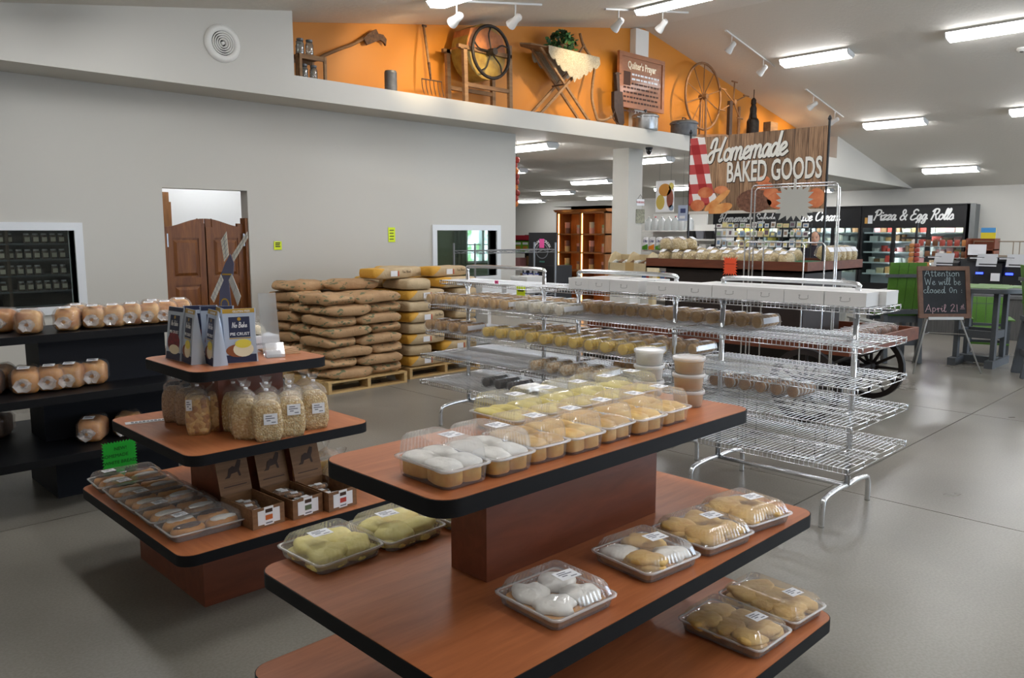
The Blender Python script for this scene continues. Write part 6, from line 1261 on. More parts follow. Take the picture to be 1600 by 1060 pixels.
for k in range(7): tag(MB().lathe([(.035, 0), (.04, .01), (.04, .11), (.033, .13)], 12).obj('can', RC, None, (12.42, ycS+.12-k*.1, 1.441)), 'red can on the top black shelf, %s from the left' % ORD[k], 'can', 'red cans')
tag(MB().bx(-.1, .1, -.3, .3, 0, .1).obj('red_tray', RC, None, (12.42, ycS+hs-.35, 1.441)), 'red tray of bottles on the top shelf at the wall corner', 'tray')
for k in range(8): tag(MB().bx(-.1, .1, -.08, .08, 0, R.uniform(.15, .25)).obj('grocery_box', R.choice(PCOL), None, (12.42, ycS+hs-.14-k*.18, (.52 if k % 2 else .871)+.001)), 'grocery box on the lower black shelves, %s from the left' % ORD[k], 'box', 'grocery boxes on lower shelves')
# fudge display
FB = simple('fudge_black', '#141418', .5); FBL = simple('fudge_blue', '#23388a', .5)
fx = 9.85; fa, fb_ = onX(826, 400, fx).y, onX(869, 400, fx).y; fc, fh = (fa+fb_)/2, (fa-fb_)/2
t = thing('fudge_display', 'black display stand with round emblem and blue fudge boxes', 'display', (fx, fc, 0))
MB().bx(0, .04, -fh, fh, 1.05, 1.60).obj('sign_board', FB, t); MB().bx(-.02, .4, -fh, fh, 0, .62).obj('base', FB, t); MB().bx(-.02, .4, -fh, fh, .62, 1.05).obj('riser', FB, t)
RNG = MB(); RNG.lathe([(.115, 0), (.13, 0), (.13, .003), (.115, .003)], 28, cap0=False, cap1=False, M=FX((-.003, -.0, 1.29)) @ Matrix.Diagonal((1.1, 1, 1, 1))); RNG.obj('emblem_ring', GREYINK, t)
for k, ch in enumerate('WALNUT CREEK'):
    if ch != ' ': a = math.radians(155-k*11.8); text(ch, .062, WPRINT, t, FX((-.002, 0, 1.29)) @ Matrix.Translation((.155*math.cos(a)*1.1, .155*math.sin(a), .002)) @ Matrix.Rotation(a-math.pi/2, 4, 'Z'), bold=.02, ext=.001)
text('FOODS', .035, simple('teal_print', '#5aa79a', .5), t, FX((-.003, 0, 1.10)), ext=.001)
o = tag(MB().bx(-.055, .055, -.075, .075, 0, .002, M=FX((0, 0, 0))).obj('pink_note', simple('hot_pink_card', '#f05aa8', .6), None, (fx-.005, fc+.005, 1.42)), 'hot pink price note on the black display board', 'note')
for r_ in range(2):
    for k in range(3):
        yy = fc+fh-.07-k*.135; z = (.87, .63)[r_]; b_ = thing('fudge_box', 'blue and black fudge box, %s row, %s from the left' % (('upper', 'lower')[r_], ORD[k]), 'box', (fx-.1-.06*r_, yy, z), 0, 'fudge boxes')
        MB().bx(-.06, .06, -.06, .06, -.0, .1).obj('carton', FB, b_); MB().bx(-.063, -.06, -.058, .058, .0, .05).obj('blue_band', FBL, b_); text('Fudge', .04, WPRINT, b_, FX((-.0635, 0, .012)), shear=.25, bold=.02, ext=.0008)
        MB().lathe([(.026, 0), (.026, .003)], 16, M=FX((-.06, 0, .075))).obj('round_emblem', SILV, b_)
for k in (0, 1):
    MB().bx(-.3+.0*k, -.02, -fh, fh, .585-.0*k, .62).obj('tray', FB, t) if k == 0 else None
# chrome shelving unit behind the sacks
t = thing('wire_shelving', 'empty grey wire shelving unit in front of the pass-through window', 'shelf', (6.95, 7.72, 0)); GW = simple('grey_wire', '#8f9296', .35, .8)
for x in (0, 1.55):
    for y in (0, .42): MB().tube([(x, y, 0), (x, y, 1.46)], .0135, 8).obj('post', GW, t)
for z in (.3, .75, 1.36):
    f = MB()
    for y in (0, .42):
        for dz in (0, -.035): f.tube([(0, y, z+dz), (1.55, y, z+dz)], .005, 5)
        f.tube([(1.55*k/12, y, z-(k % 2)*.035) for k in range(13)], .0035, 4)
    for x in (0, 1.55): f.tube([(x, 0, z), (x, .42, z)], .005, 5)
    s = f.obj('shelf', GW, t); g = MB()
    for k in range(1, 26): g.tube([(1.55*k/26, 0, z), (1.55*k/26, .42, z)], .002, 4)
    g.obj('wires', GW, s)['kind'] = 'stuff'
for k, (x, z, h_) in enumerate(((7.3, .755, .2), (7.75, .755, .16), (8.15, .755, .22), (7.4, .305, .25), (8.0, .305, .22))): tag(MB().bx(-.18, .18, -.16, .16, 0, h_).bx(-.185, .185, -.165, .165, h_-.03, h_+.01).obj('white_carton', CARD, None, (x, 7.93, z)), 'white carton on the grey wire shelving, %s' % ORD[k], 'box', 'cartons on the wire shelving')
t = thing('chest_freezer', 'low white chest behind the leftmost wire rack', 'freezer', (6.75, 6.45, 0)); MB().prism(rr(.62, .9, .04), .03, .66).obj('body', WHITE, t, ang=40); MB().prism(rr(.64, .92, .04), .665, .74).obj('lid', WHITE, t, ang=40); MB().bx(-.34, -.325, -.12, .12, .69, .71).obj('handle', STEEL, t)
for x in (-.25, .25):
    for y in (-.38, .38): MB().lathe([(.02, 0), (.025, .03)], 10).obj('foot', BLACK, t, (x, y, 0))
# beige crate stand with packets
t = thing('crate_stand', 'beige wooden bin stand holding packets beside the column', 'stand', (8.75, 6.62, 0)); BG = wood('beige_plywood', '#c3ae86', '#d2c09a', (8, 8, 2), .6); ca, cb_ = onX(953, 400, 8.75).y-6.62, onX(1012, 400, 8.75).y-6.62
for y in (ca, (ca+cb_)/2, cb_): MB().prism([(-.02, 1.08), (-.02, 1.2), (.04, 1.3), (.12, 1.34), (.24, 1.3), (.26, 1.08)], y-.012, y+.012, M=Matrix(((1, 0, 0, 0), (0, 0, 1, 0), (0, 1, 0, 0), (0, 0, 0, 1)))).obj('divider', BG, t)
MB().bx(-.02, 0, cb_, ca, 1.08, 1.19).obj('front_board', BG, t); MB().bx(.24, .26, cb_, ca, 1.08, 1.3).obj('back_board', BG, t); MB().bx(-.02, .26, cb_, ca, 1.06, 1.08).obj('bin_floor', BG, t)
for y in (ca, cb_): MB().bx(.08, .18, y-.03, y+.03, 0, 1.08).obj('post', BG, t)
MB().bx(-.05, .3, cb_-.04, ca+.04, 0, .04).obj('foot_board', BG, t); MB().bx(-.025, -.02, -.12, .02, 1.04, 1.2).obj('tag', simple('kraft_tag', '#b99a66', .7), t)
for k in range(12): tag(MB().bx(-.05, .05, -.025, .025, 0, .1).obj('packet', [W, GY, BN, W][k % 4], None, (8.84+.03*(k % 2), 6.62+ca-.05-k*(ca-cb_-.1)/11*.98, 1.12), (R.uniform(-.3, .3), R.uniform(-.4, 0), 0)), 'small paper packet in the beige bin, %s from the left' % ORD[k], 'packet', 'packets in the beige bin')
t = thing('white_crate', 'white open-front crate below the beige bin', 'crate', (8.62, 6.66, .86))
for a in ((0, .25, -.19, .19, 0, .015), (0, .25, -.19, .19, .145, .16), (0, .25, -.19, -.175, .015, .145), (0, .25, .175, .19, .015, .145), (.235, .25, -.175, .175, .015, .145)): MB().bx(*a).obj('panel', WHITE, t)
MB().bx(.02, .2, -.17, .17, -.86, 0).obj('stand_leg', WHITE, t)
# chips and jugs on white shelving behind the column
ha, hb_ = onX(1006, 380, 14.2).y, onX(1084, 380, 14.2).y; t = thing('white_gondola', 'white shop shelving with chip bags and water jugs behind the column', 'shelf', (14.2, (ha+hb_)/2, 0)); gh = (ha-hb_)/2+.05
MB().bx(.4, .43, -gh, gh, 0, 2.0).obj('back', WHITE, t)
for z in (.15, .6, .95, 1.2, 1.62): MB().bx(0, .42, -gh, gh, z, z+.025).obj('shelf_board', WHITE, t)
yc = (ha+hb_)/2; CHP = [simple('chip_%s' % n, c, .4) for n, c in (('green', '#4f8a2a'), ('yellow', '#d9a82a'), ('white', '#dcdcdc'), ('orange', '#d8842a'), ('white_b', '#d5d8dc'))]; CWH = simple('chip_white', '#dfe1e4', .35)
for k in range(7):
    y = yc+gh-.1-k*.17; b_ = thing('chip_bag', 'white topped chip bag with blue lettering, %s from the left' % ORD[k], 'bag', (14.22, y, 1.226), 0, 'chip bags on the white shelving')
    MB().se(.05, .075, .14, .5, .5, 14, 8).obj('bag', CWH, b_, (0, 0, .14), smooth=True); MB().prism([(-.07, -.13), (.07, -.13), (.07, -.01), (-.07, -.06)], 0, .002, M=FX((-.052, 0, .14))).obj('coloured_panel', CHP[(k*2+1) % 5 if k else 0], b_); text('Utz', .075, simple('utz_blue', '#26306c', .5), b_, FX((-.053, 0, .17)), shear=.3, bold=.02, ext=.001)
JUG = clear('jug_plastic', tint='#eef2f2', haze=.3, gloss=.15, rough=.1)
for k in range(7):
    b_ = thing('water_jug', 'clear plastic jug on the upper white shelf, %s from the left' % ORD[k], 'jug', (14.3, yc+gh-.1-k*.17, 1.646), 0, 'jugs on the white shelving'); MB().loft([[(x*s, y*s, z) for x, y in rr(.14, .14, .03, 3)] for z, s in ((0, .95), (.02, 1), (.19, 1), (.23, .7), (.26, .25), (.275, .25))]).obj('body', JUG, b_, ang=40); MB().lathe([(.02, 0), (.02, .02)], 10).obj('cap', RC if k % 3 == 1 else WHITE, b_, (0, 0, .275))
for k in range(12): tag(MB().se(.05, .05, .06, .5, .5, 12, 6).obj('snack_bag', SN[(k+1) % 2], None, (14.22, yc+gh-.08-k*.1, .976+.06), smooth=True), 'orange snack bag on the lower white shelf, %s from the left' % ORD[k], 'snack bag', 'orange snack bags on white shelf')
for k in range(10): tag(MB().bx(-.05, .05, -.045, .045, 0, .15).obj('grocery_box', [BU, RD, W, YL][k % 4], None, (14.22, yc+gh-.08-k*.12, .626)), 'grocery box on the low white shelf, %s from the left' % ORD[k], 'box', 'grocery boxes on the low white shelf')
# black box bins between the shelves and the cards
t = thing('basket_shelf', 'white shelf with dark baskets and striped packs beside the card rack', 'shelf', (13.0, onX(1098, 370, 13.0).y, 0)); MB().bx(0, .4, -.42, .42, 1.45, 1.48).obj('board', WHITE, t); MB().bx(0, .4, -.42, .42, 0, .05).obj('plinth', WHITE, t); MB().bx(.38, .4, -.42, .42, .05, 1.75).obj('back', WHITE, t); MB().bx(0, .4, -.42, .42, 1.15, 1.18).obj('board', WHITE, t)
for k in range(4): tag(MB().loft([[(x*s, y*s, z) for x, y in rr(.2, .17, .02, 2)] for z, s in ((0, .8), (.15, 1))], True, False).obj('basket', [BLACK, GREYINK, BLACK, SILV][k], None, (13.13, t.location.y+.3-k*.2, 1.481)), 'dark open basket on the white shelf, %s from the left' % ORD[k], 'basket', 'baskets on the white shelf')
for k in range(3): tag(MB().bx(-.08, .08, -.07, .07, 0, .2).obj('grocery_box', [BLACK, W, BLACK][k], None, (13.13, t.location.y+.28-k*.25, 1.181)), 'dark boxed item on the middle white shelf, %s' % ORD[k], 'box', 'boxed items on the middle shelf')
# hanging posters, column signs, garland
t = thing('food_poster', 'hanging poster printed with baskets of food beside the column', 'poster', onY(1039, 307, YS+.28)); pw, ph = .25, .27
MB().bx(-.19, .19, -ph, ph, 0, .006, M=FX((0, 0, 0))).obj('panel', PAPER, t)
for a in ((-.0, .11, .13, .11, simple('print_fries', '#c98a3a', .6)), (-.09, -.1, .09, .13, simple('print_bread', '#cdb45a', .6)), (.11, -.04, .07, .16, simple('print_meat', '#8a4a36', .6)), (.13, .17, .05, .06, CUST), (.14, -.2, .05, .05, simple('print_blue', '#8a9ab0', .6))):
    MB().lathe([(1, 0), (1, .001)], 18, M=FX((-.0065, 0, 0)) @ Matrix.Translation((a[0], a[1], 0)) @ Matrix.Diagonal((a[2], a[3], 1, 1))).obj('printed_food', a[4], t)
for y in (-.12, .12): MB().tube([(0, y, ph), (0, y, 3.03-t.location.z)], .002, 4).obj('wire', BLACK, t)
t = thing('blue_poster', 'small blue and white hanging poster beside the banner pole', 'poster', onY(1067, 333, YS+.3)); MB().bx(-.1, .1, -.14, .14, 0, .005, M=FX((0, 0, 0))).obj('panel', simple('pale_blue_print', '#aab4cc', .6), t); MB().bx(-.05, .06, .0, .08, .005, .006, M=FX((0, 0, 0))).obj('printed_lettering', simple('print_navy', '#3a4670', .6), t); MB().bx(-.07, .05, -.1, -.05, .005, .006, M=FX((0, 0, 0))).obj('printed_lettering', PAPER, t); MB().tube([(0, 0, .14), (0, 0, 3.03-t.location.z)], .002, 4).obj('wire', BLACK, t)
YC = YW-.022
p = onY(1000, 316, YC); t = thing('warning_plaque', 'small hanging wooden plaque with red lettering WARNING on column', 'sign', p); MB().bx(-.11, .11, -.06, .05, 0, .012, M=FY((0, 0, 0))).obj('board', PAPER, t); text('WARNING', .05, simple('warning_red', '#a02a26', .6), t, FY((0, -.0125, -.02)), bold=.02, ext=.001); MB().tube([(-.08, -.006, .05), (0, -.006, .13), (.08, -.006, .05)], .003, 4).obj('cord', BLACK, t)
p = onY(1000, 338, YC); t = thing('floral_plaque', 'small floral patterned plaque below the warning sign on column', 'sign', p); MB().bx(-.12, .12, -.12, .12, 0, .012, M=FY((0, 0, 0))).obj('board', simple('floral_print', '#a9a890', .6, col2='#7c7a6c', vscale=40), t)
GAR = simple('garland_red', '#a5382c', .6, rnd=.3); p = onX(806, 290, 9.0)
t = thing('hanging_garland', 'red and orange hanging garland just behind the wall corner', 'garland', (9.0, 9.02, 2.1)); MB().tube([(0, 0, -.1), (0, 0, .93)], .004, 5).obj('cord', BLACK, t)
for k in range(9): MB().se(.045, .045, .05, .9, .9, 12, 7).obj('bead', simple('garland_orange', '#c9702c', .6) if k % 3 == 0 else GAR, t, (R.uniform(-.02, .02), R.uniform(-.02, .02), -.05+.085*k), smooth=True)
# ================================================================ storeroom jars and green room seen through the windows
t = thing('jar_shelving', 'tall grey shelving of jars inside the storeroom window', 'shelf', (.5, 10.3, 0)); SW = simple('store_shelf_wood', '#4f4238', .7); SG = simple('store_shelf_grey', '#565c62', .6)
for z in (.5, .72, .92, 1.1, 1.28, 1.46, 1.62, 1.78): MB().bx(-.2, 2.52, 0, .35, z, z+.018).obj('shelf_board', SG, t)
for x in (-.2, .9, 1.75, 2.5): MB().bx(x, x+.03, 0, .35, 0, 2.0).obj('upright', SW, t)
JR = MB().lathe([(.032, 0), (.035, .01), (.035, .08), (.027, .095)], 10).mesh('jar', simple('dark_jar', '#4a4038', .3)); JL = MB().lathe([(.029, .095), (.029, .112)], 10).mesh('lid', SILV); JP = MB().bx(-.026, .026, -.037, -.0355, .02, .07).mesh('label', simple('jar_label', '#b9b4a4', .7)); nj = 0
for zi, z in enumerate((.92, 1.1, 1.28, 1.46, 1.62)):
    for k in range(29):
        if (k*7+zi*5) % 11 == 0: continue
        j = thing('jar', 'labelled jar on the storeroom shelving, %s shelf, %s from the left' % (ORD[zi], ORD[k]), 'jar', (.36+k*.088, 10.36, z+.0185), 0, 'jars in the storeroom'); put('jar_body', JR, j); put('lid', JL, j); put('label', JP, j)
t = thing('store_wire_shelf', 'wire shelf with bagged loaves inside the storeroom window', 'shelf', (.9, 9.2, 0))
for z in (.93, 1.22): MB().bx(0, .75, 0, .3, z, z+.012).obj('shelf_board', GW, t)
for x in (.0, .74):
    for y in (0, .29): MB().tube([(x, y, 0), (x, y, 1.35)], .01, 6).obj('post', GW, t)
for k in range(4): loaf('w', 'bagged loaf on the storeroom wire shelf, upper, %s' % ORD[k], 1.0+k*.15, 9.36, 1.233, -.3, False, .9, 'loaves in the storeroom')
for k in range(5): loaf('d', 'dark bagged loaf on the storeroom wire shelf, lower, %s' % ORD[k], .98+k*.15, 9.36, .943, -.3, False, .9, 'loaves in the storeroom')
t = thing('quilt_hanging', 'square patterned hanging on the green room wall', 'wall hanging', (9.05, 11.39, 1.52)); MB().bx(-.27, .27, -.02, 0, -.25, .25).obj('cloth', simple('quilt_white', '#a9a99c', .8), t)
for k in range(14): MB().lathe([(.03, 0), (.03, .004)], 8, M=FY((R.uniform(-.22, .22), -.02, R.uniform(-.2, .2)))).obj('applique', R.choice([YL, BN, GREENT]), t)
t = thing('curtain', 'grey green curtain at the edge of the green room window', 'curtain', (9.85, 11.36, .9)); b = MB(); q = [(.03*k-.15, -.02-.02*math.sin(k*1.8)) for k in range(11)]
for k in range(10): b.add([(q[k][0], q[k][1], 0), (q[k+1][0], q[k+1][1], 0), (q[k+1][0], q[k+1][1], .85), (q[k][0], q[k][1], .85)], [(0, 1, 2, 3)])
b.obj('cloth', simple('curtain_cloth', '#5e6a60', .9), t, smooth=True); MB().tube([(-.2, -.02, .86), (1.2, -.02, .86)], .01, 6).obj('rod', STEEL, t)
t = thing('green_bin', 'green plastic bin inside the green room', 'bin', (8.0, 10.3, 0)); MB().loft([[(x*s, y*s, z) for x, y in rr(.5, .4, .05, 3)] for z, s in ((0, .8), (1.24, 1))], True, False).obj('body', simple('bin_green', '#3c5a34', .5), t); MB().prism(rr(.53, .43, .05), 1.24, 1.28).obj('lid', simple('bin_green', '#3c5a34'), t)
tag(MB().se(.12, .12, .18, .8, .8, 14, 8).obj('blue_bag', simple('blue_plastic', '#2c62b0', .4), None, (7.55, 10.0, 1.1), smooth=True), 'blue plastic sack inside the green room window', 'bag'); tag(MB().bx(7.35, 7.8, 9.8, 10.2, 0, .92).obj('dark_crate', simple('dark_crate', '#2f3436', .7)), 'dark crate under the blue sack in the green room', 'crate')
# ================================================================ antiques on the loft ledge
ZL = 3.27
OLDW = wood('old_grey_wood', '#7a5a3c', '#9a7650', (3, 3, 14), .75, 0, .2); OLDX = wood('old_wood_lengthwise', '#6b4b30', '#8a6742', (2, 14, 14), .75, 0, .2); RUST = simple('rusty_iron', '#4a3930', .8, .3, col2='#6a4d38', vscale=30, bump=.3); GALV = simple('galvanised_steel', '#6f7072', .55, .6, var=.25, vscale=14); ALU = simple('old_aluminium', '#a3a4a5', .32, .9, var=.15, vscale=10); JARG = clear('jar_glass', tint='#cfd6d2', haze=.08, gloss=.25, rough=.05)
def q(px, py, y): return onY(px, py, y)
def root(name, label, cat, px, y): p = q(px, 150, y); return thing(name, label, cat, (p.x, y, ZL))
def L(t, px, py, y): v = q(px, py, y)-t.location; return v
# -- crate with glass jars
t = root('jar_crate', 'slatted wooden crate of glass canning jars at the loft edge', 'crate', 482, 8.2)
a = L(t, 461, 88, 8.15).x; b = L(t, 503, 88, 8.15).x; zt = L(t, 503, 92, 8.15).z
for y in (-.13, .13):
    for x in (a, b-.03): MB().bx(x, x+.03, y-.015, y+.015, 0, zt).obj('post', OLDW, t)
    MB().bx(a, b, y-.01, y+.01, zt-.05, zt).obj('rail', OLDX, t); MB().bx(a, b, y-.01, y+.01, 0, .03).obj('rail', OLDX, t)
for k in range(4): MB().bx(a, b, -.13+.068*k, -.075+.068*k, zt-.012, zt).obj('slat', OLDX, t)
for k in range(3): MB().bx(a-.006, a, -.12+.09*k, -.06+.09*k, 0, zt).obj('side_slat', OLDW, t)
JB = MB().lathe([(.04, 0), (.044, .008), (.044, .12), (.034, .14), (.034, .155)], 14).mesh('glass', JARG, True); JT = MB().lathe([(.037, .15), (.037, .172), (.02, .176)], 14).mesh('cap', GALV)
for k, (dx, dy, z) in enumerate(((a+.06, -.06, zt), (a+.17, -.07, zt), (a+.12, .06, zt), (b-.12, -.06, .012), (b-.24, -.06, .012), (b-.18, .06, .012))):
    j = thing('canning_jar', 'glass canning jar %s, %s' % ('on top of the loft crate' if k < 3 else 'inside the loft crate', ('left', 'right', 'back')[k % 3]), 'jar', (t.location.x+dx, 8.2+dy, ZL+z+.001), 0, 'canning jars on the loft'); put('glass', JB, j); put('cap', JT, j)
# -- hay knife on the wall
t = root('hay_knife', 'curved wooden handled hay knife with hooked iron blade on wall', 'tool', 545, 8.45); yk = 8.45
MB().tube(cr([L(t, 497, 92, yk), L(t, 510, 85, yk), L(t, 535, 75, yk), L(t, 552, 69, yk), L(t, 568, 60, yk)], 5), [.02]*20+[.024], 8).obj('handle', OLDX, t, smooth=True)
bp = [(566, 60), (573, 53), (586, 46), (589, 53), (597, 55), (602, 62), (601, 72), (597, 66), (592, 63), (582, 67), (572, 71)]
MB().prism([(v.x, v.z) for v in (L(t, *p, yk) for p in bp)], -.03, .0, M=Matrix(((1, 0, 0, 0), (0, 0, 1, 0), (0, 1, 0, 0), (0, 0, 0, 1)))).obj('blade', RUST, t)
# -- galvanised can
t = root('galvanised_can', 'grey galvanised can with battered rim on the loft', 'can', 611, 8.1); v = L(t, 611, 110, 8.1); r_ = abs(L(t, 622, 120, 8.1).x-L(t, 600, 120, 8.1).x)/2*.72
MB().lathe([(r_, 0), (r_, v.z*.86), (r_*1.02, v.z*.87), (r_*.95, v.z*.93)], 20, cap1=False).obj('body', GALV, t, ang=40); MB().lathe([(r_*.96, v.z*.92), (r_*.9, v.z*.97), (r_*.3, v.z)], 20, cap0=False).obj('lid', GALV, t, ang=40); MB().lathe([(r_*1.03, v.z*.3), (r_*1.03, v.z*.33)], 20, cap0=False, cap1=False).obj('hoop', GALV, t)
# -- pitchfork leaning on the wall
t = root('pitchfork', 'old pitchfork with wooden handle leaning on the orange wall', 'pitchfork', 672, 8.3)
MB().tube([L(t, 662, 42, 8.42), L(t, 668, 85, 8.32), L(t, 670, 100, 8.3)], .017, 8).obj('handle', OLDW, t, smooth=True); MB().tube([L(t, 670, 98, 8.3), L(t, 673, 124, 8.27)], [.02, .012], 8).obj('socket', RUST, t, smooth=True); MB().tube([L(t, 660, 40, 8.42), L(t, 666, 41, 8.42)], .016, 6).obj('grip', RUST, t)
MB().tube([L(t, 659, 123, 8.27), L(t, 690, 128, 8.27)], .009, 6).obj('yoke', RUST, t)
for k in range(6):
    px = 659+k*6.2; MB().tube(cr([L(t, px, 123+k, 8.27), L(t, px+1, 135+k, 8.2), L(t, px+4, 147+k*1.2, 8.1)], 3), [.006]*6+[.003], 5).obj('tine', RUST, t)
# -- hand-cranked drum grinder with flywheel
t = root('drum_grinder', 'antique hand-cranked wooden drum grinder with iron flywheel', 'machine', 750, 8.2)
DRM = simple('old_yellow_paint', '#a98a3a', .6, col2='#8a6a28', vscale=9); DRO = simple('orange_drum_paint', '#b5703a', .6, col2='#94552a', vscale=9)
def X(px, y=8.2): return L(t, px, 100, y).x
x0, x1 = X(712), X(782); zt = L(t, 740, 80, 8.2).z; zb_ = L(t, 740, 124, 8.2).z
for x in (x0, x1):
    for y in (-.17, .17): MB().bar((x+.02, y, 0), (x, y, zt+.12 if x == x1 else zt), .06, .05).obj('leg', OLDW, t)
for y in (-.17, .17): MB().bx(x0-.08, x1+.03, y-.025, y+.025, zt-.05, zt).obj('top_rail', OLDX, t); MB().bx(x0, x1, y-.02, y+.02, .22, .27).obj('low_rail', OLDX, t)
xm = (x0+x1)/2; rd = (zt-zb_)*.98
MB().lathe([(rd, -.15), (rd, .15)], 24, M=Matrix.Translation((xm, 0, zt-.02)) @ Matrix.Rotation(math.pi/2, 4, 'X')).obj('drum', DRM, t, ang=40)
MB().prism([(xm-rd, zt), (xm-rd*.8, zt+.24), (xm-.05, zt+.30), (xm+rd*.8, zt+.22), (xm+rd, zt)], -.16, .16, M=Matrix(((1, 0, 0, 0), (0, 0, 1, 0), (0, 1, 0, 0), (0, 0, 0, 1)))).obj('hood', DRO, t)
MB().se(.09, .1, .07, .8, .8, 14, 8).obj('top_knob', RUST, t, (xm+.06, 0, zt+.3), smooth=True); MB().bx(x0-.12, x0+.05, -.2, -.15, zt-.04, zt+.0).obj('handle_arm', OLDX, t)
wc = L(t, 766, 82, 7.98); wc.y = -.24; rw = (L(t, 766, 42, 7.98).z-L(t, 766, 123, 7.98).z)/2
n = 36; MB().tube([(wc.x+rw*math.cos(2*math.pi*k/n), wc.y, wc.z+rw*math.sin(2*math.pi*k/n)) for k in range(n)], .022, 8, closed=True).obj('flywheel', DARKIRON, t, smooth=True)
for k in range(5):
    a = 2*math.pi*k/5+.3; pts = [Vector((wc.x+rw*f*math.cos(a+.5*f*(1-f)*2), wc.y, wc.z+rw*f*math.sin(a+.5*f*(1-f)*2))) for f in (.1, .4, .7, 1)]; MB().tube(cr(pts, 4), .011, 6).obj('flywheel_spoke', DARKIRON, t, smooth=True)
MB().lathe([(.045, -.05), (.05, 0), (.045, .08)], 12, M=Matrix.Translation(wc) @ Matrix.Rotation(math.pi/2, 4, 'X')).obj('hub', DARKIRON, t, ang=40); MB().tube([(wc.x, wc.y, wc.z), (wc.x, .17, wc.z)], .018, 8).obj('axle', DARKIRON, t)
# -- ironing board with lace runner
t = root('ironing_board', 'wooden ironing board on crossed legs under a lace runner', 'ironing board', 868, 8.2)
e0, e1 = L(t, 812, 70, 8.2), L(t, 925, 88, 8.2); zt = (e0.z+e1.z)/2-.03; out = [(e0.x, 0), (e0.x+.12, -.1), (e0.x+.5, -.15), (e1.x, -.16), (e1.x, .16), (e0.x+.5, .15), (e0.x+.12, .1)]
MB().prism(out, zt, zt+.022).obj('board', OLDX, t)
for s in (-1, 1):
    MB().bar((e0.x+.28, s*.11, 0), (e1.x-.18, s*.11, zt), .03, .035).obj('leg', OLDW, t); MB().bar((e1.x-.12, s*.085, 0), (e0.x+.33, s*.085, zt), .03, .035).obj('leg', OLDW, t)
for x in (e0.x+.3, e1.x-.16): MB().tube([(x, -.11, .05), (x, .11, .05)], .012, 6).obj('rung', OLDW, t)
MB().tube([((e0.x+e1.x)/2+.02, -.12, zt*.52), ((e0.x+e1.x)/2+.02, .12, zt*.52)], .012, 6).obj('pivot_rod', RUST, t)
LACE = simple('lace_cloth', '#b9ae98', .9, col2='#958a74', vscale=70, bump=.5, bscale=120)
rn = thing('lace_runner', 'cream scalloped lace runner draped over the ironing board', 'cloth', t.location); xa, xb = e0.x+.42, e1.x-.02
def drape(sgn):
    m = 72; top = [(xa+(xb-xa)*k/m, sgn*.166, zt+.026) for k in range(m+1)]
    bot = []
    for k in range(m+1):
        f = k/m; dp = .10+.30*(1-abs(2*f-1))+.045*abs(math.sin(f*math.pi*9)); bot.append((xa+(xb-xa)*f, sgn*(.17+.015*math.sin(f*20)), zt+.026-dp))
    g = MB()
    for k in range(m): g.add([top[k], top[k+1], bot[k+1], bot[k]], [(0, 1, 2, 3)])
    return g
for s in (-1, 1): drape(s).obj('hanging_edge', LACE, rn, smooth=True)
MB().bx(xa, xb, -.166, .166, zt+.023, zt+.027).obj('top_panel', LACE, rn)
# -- ivy plant
pc = L(t, 878, 68, 8.2); t2 = thing('ivy_plant', 'bushy green ivy plant in a small pot on the ironing board', 'plant', (t.location.x+pc.x, 8.2, ZL+zt+.028)); LEAF = [simple('ivy_leaf_a', '#2f5a2c', .5, rnd=.2), simple('ivy_leaf_b', '#24452a', .5, rnd=.2), simple('ivy_leaf_c', '#4c7a44', .5, rnd=.2)]
MB().lathe([(.06, 0), (.085, .1)], 14).obj('pot', RUST, t2); lf = [MB().add([(0, 0, 0), (.022, .012, .004), (.03, .035, 0), (0, .062, -.006), (-.03, .035, 0), (-.022, .012, .004)], [(0, 1, 2, 3), (0, 3, 4, 5)]).mesh('leaf', m_) for m_ in LEAF]
for k in range(210):
    th, ph = R.uniform(0, 6.28), R.uniform(-.35, 1.5); r_ = R.uniform(.7, 1)
    put('leaf', lf[k % 3], t2, (.26*r_*math.cos(th)*math.cos(ph), .17*r_*math.sin(th)*math.cos(ph), .09+.2*r_*math.sin(ph)), (R.uniform(-1.2, 1.2), R.uniform(-1, 1), R.uniform(0, 6.28)), (1.15,)*3)
for k in range(8): th = k*.8; MB().tube(cr([(0, 0, .08), (.1*math.cos(th), .08*math.sin(th), .2), (.22*math.cos(th), .15*math.sin(th), .16)], 4), .004, 5).obj('stem', LEAF[1], t2)
# -- scythe snath
t = root('scythe_handle', 'bent wooden scythe handle with two grips leaning on the wall', 'scythe', 928, 8.25)
MB().tube(cr([L(t, 906, 52, 8.4), L(t, 912, 72, 8.38), L(t, 925, 92, 8.34), L(t, 929, 105, 8.32), L(t, 926, 130, 8.28), L(t, 925, 155, 8.22), L(t, 931, 180, 8.15), L(t, 935, 190, 8.1)], 5), .022, 8).obj('snath', OLDW, t, smooth=True)
MB().tube([L(t, 905, 82, 8.3), L(t, 913, 70, 8.38)], .016, 6).obj('grip', OLDW, t); MB().tube([L(t, 924, 97, 8.34), L(t, 937, 102, 8.3)], .016, 6).obj('grip', OLDW, t); MB().tube(cr([L(t, 933, 187, 8.05), L(t, 944, 188, 8.05), L(t, 955, 183, 8.05)], 3), [.02]*6+[.028], 8).obj('foot_piece', OLDW, t, smooth=True)
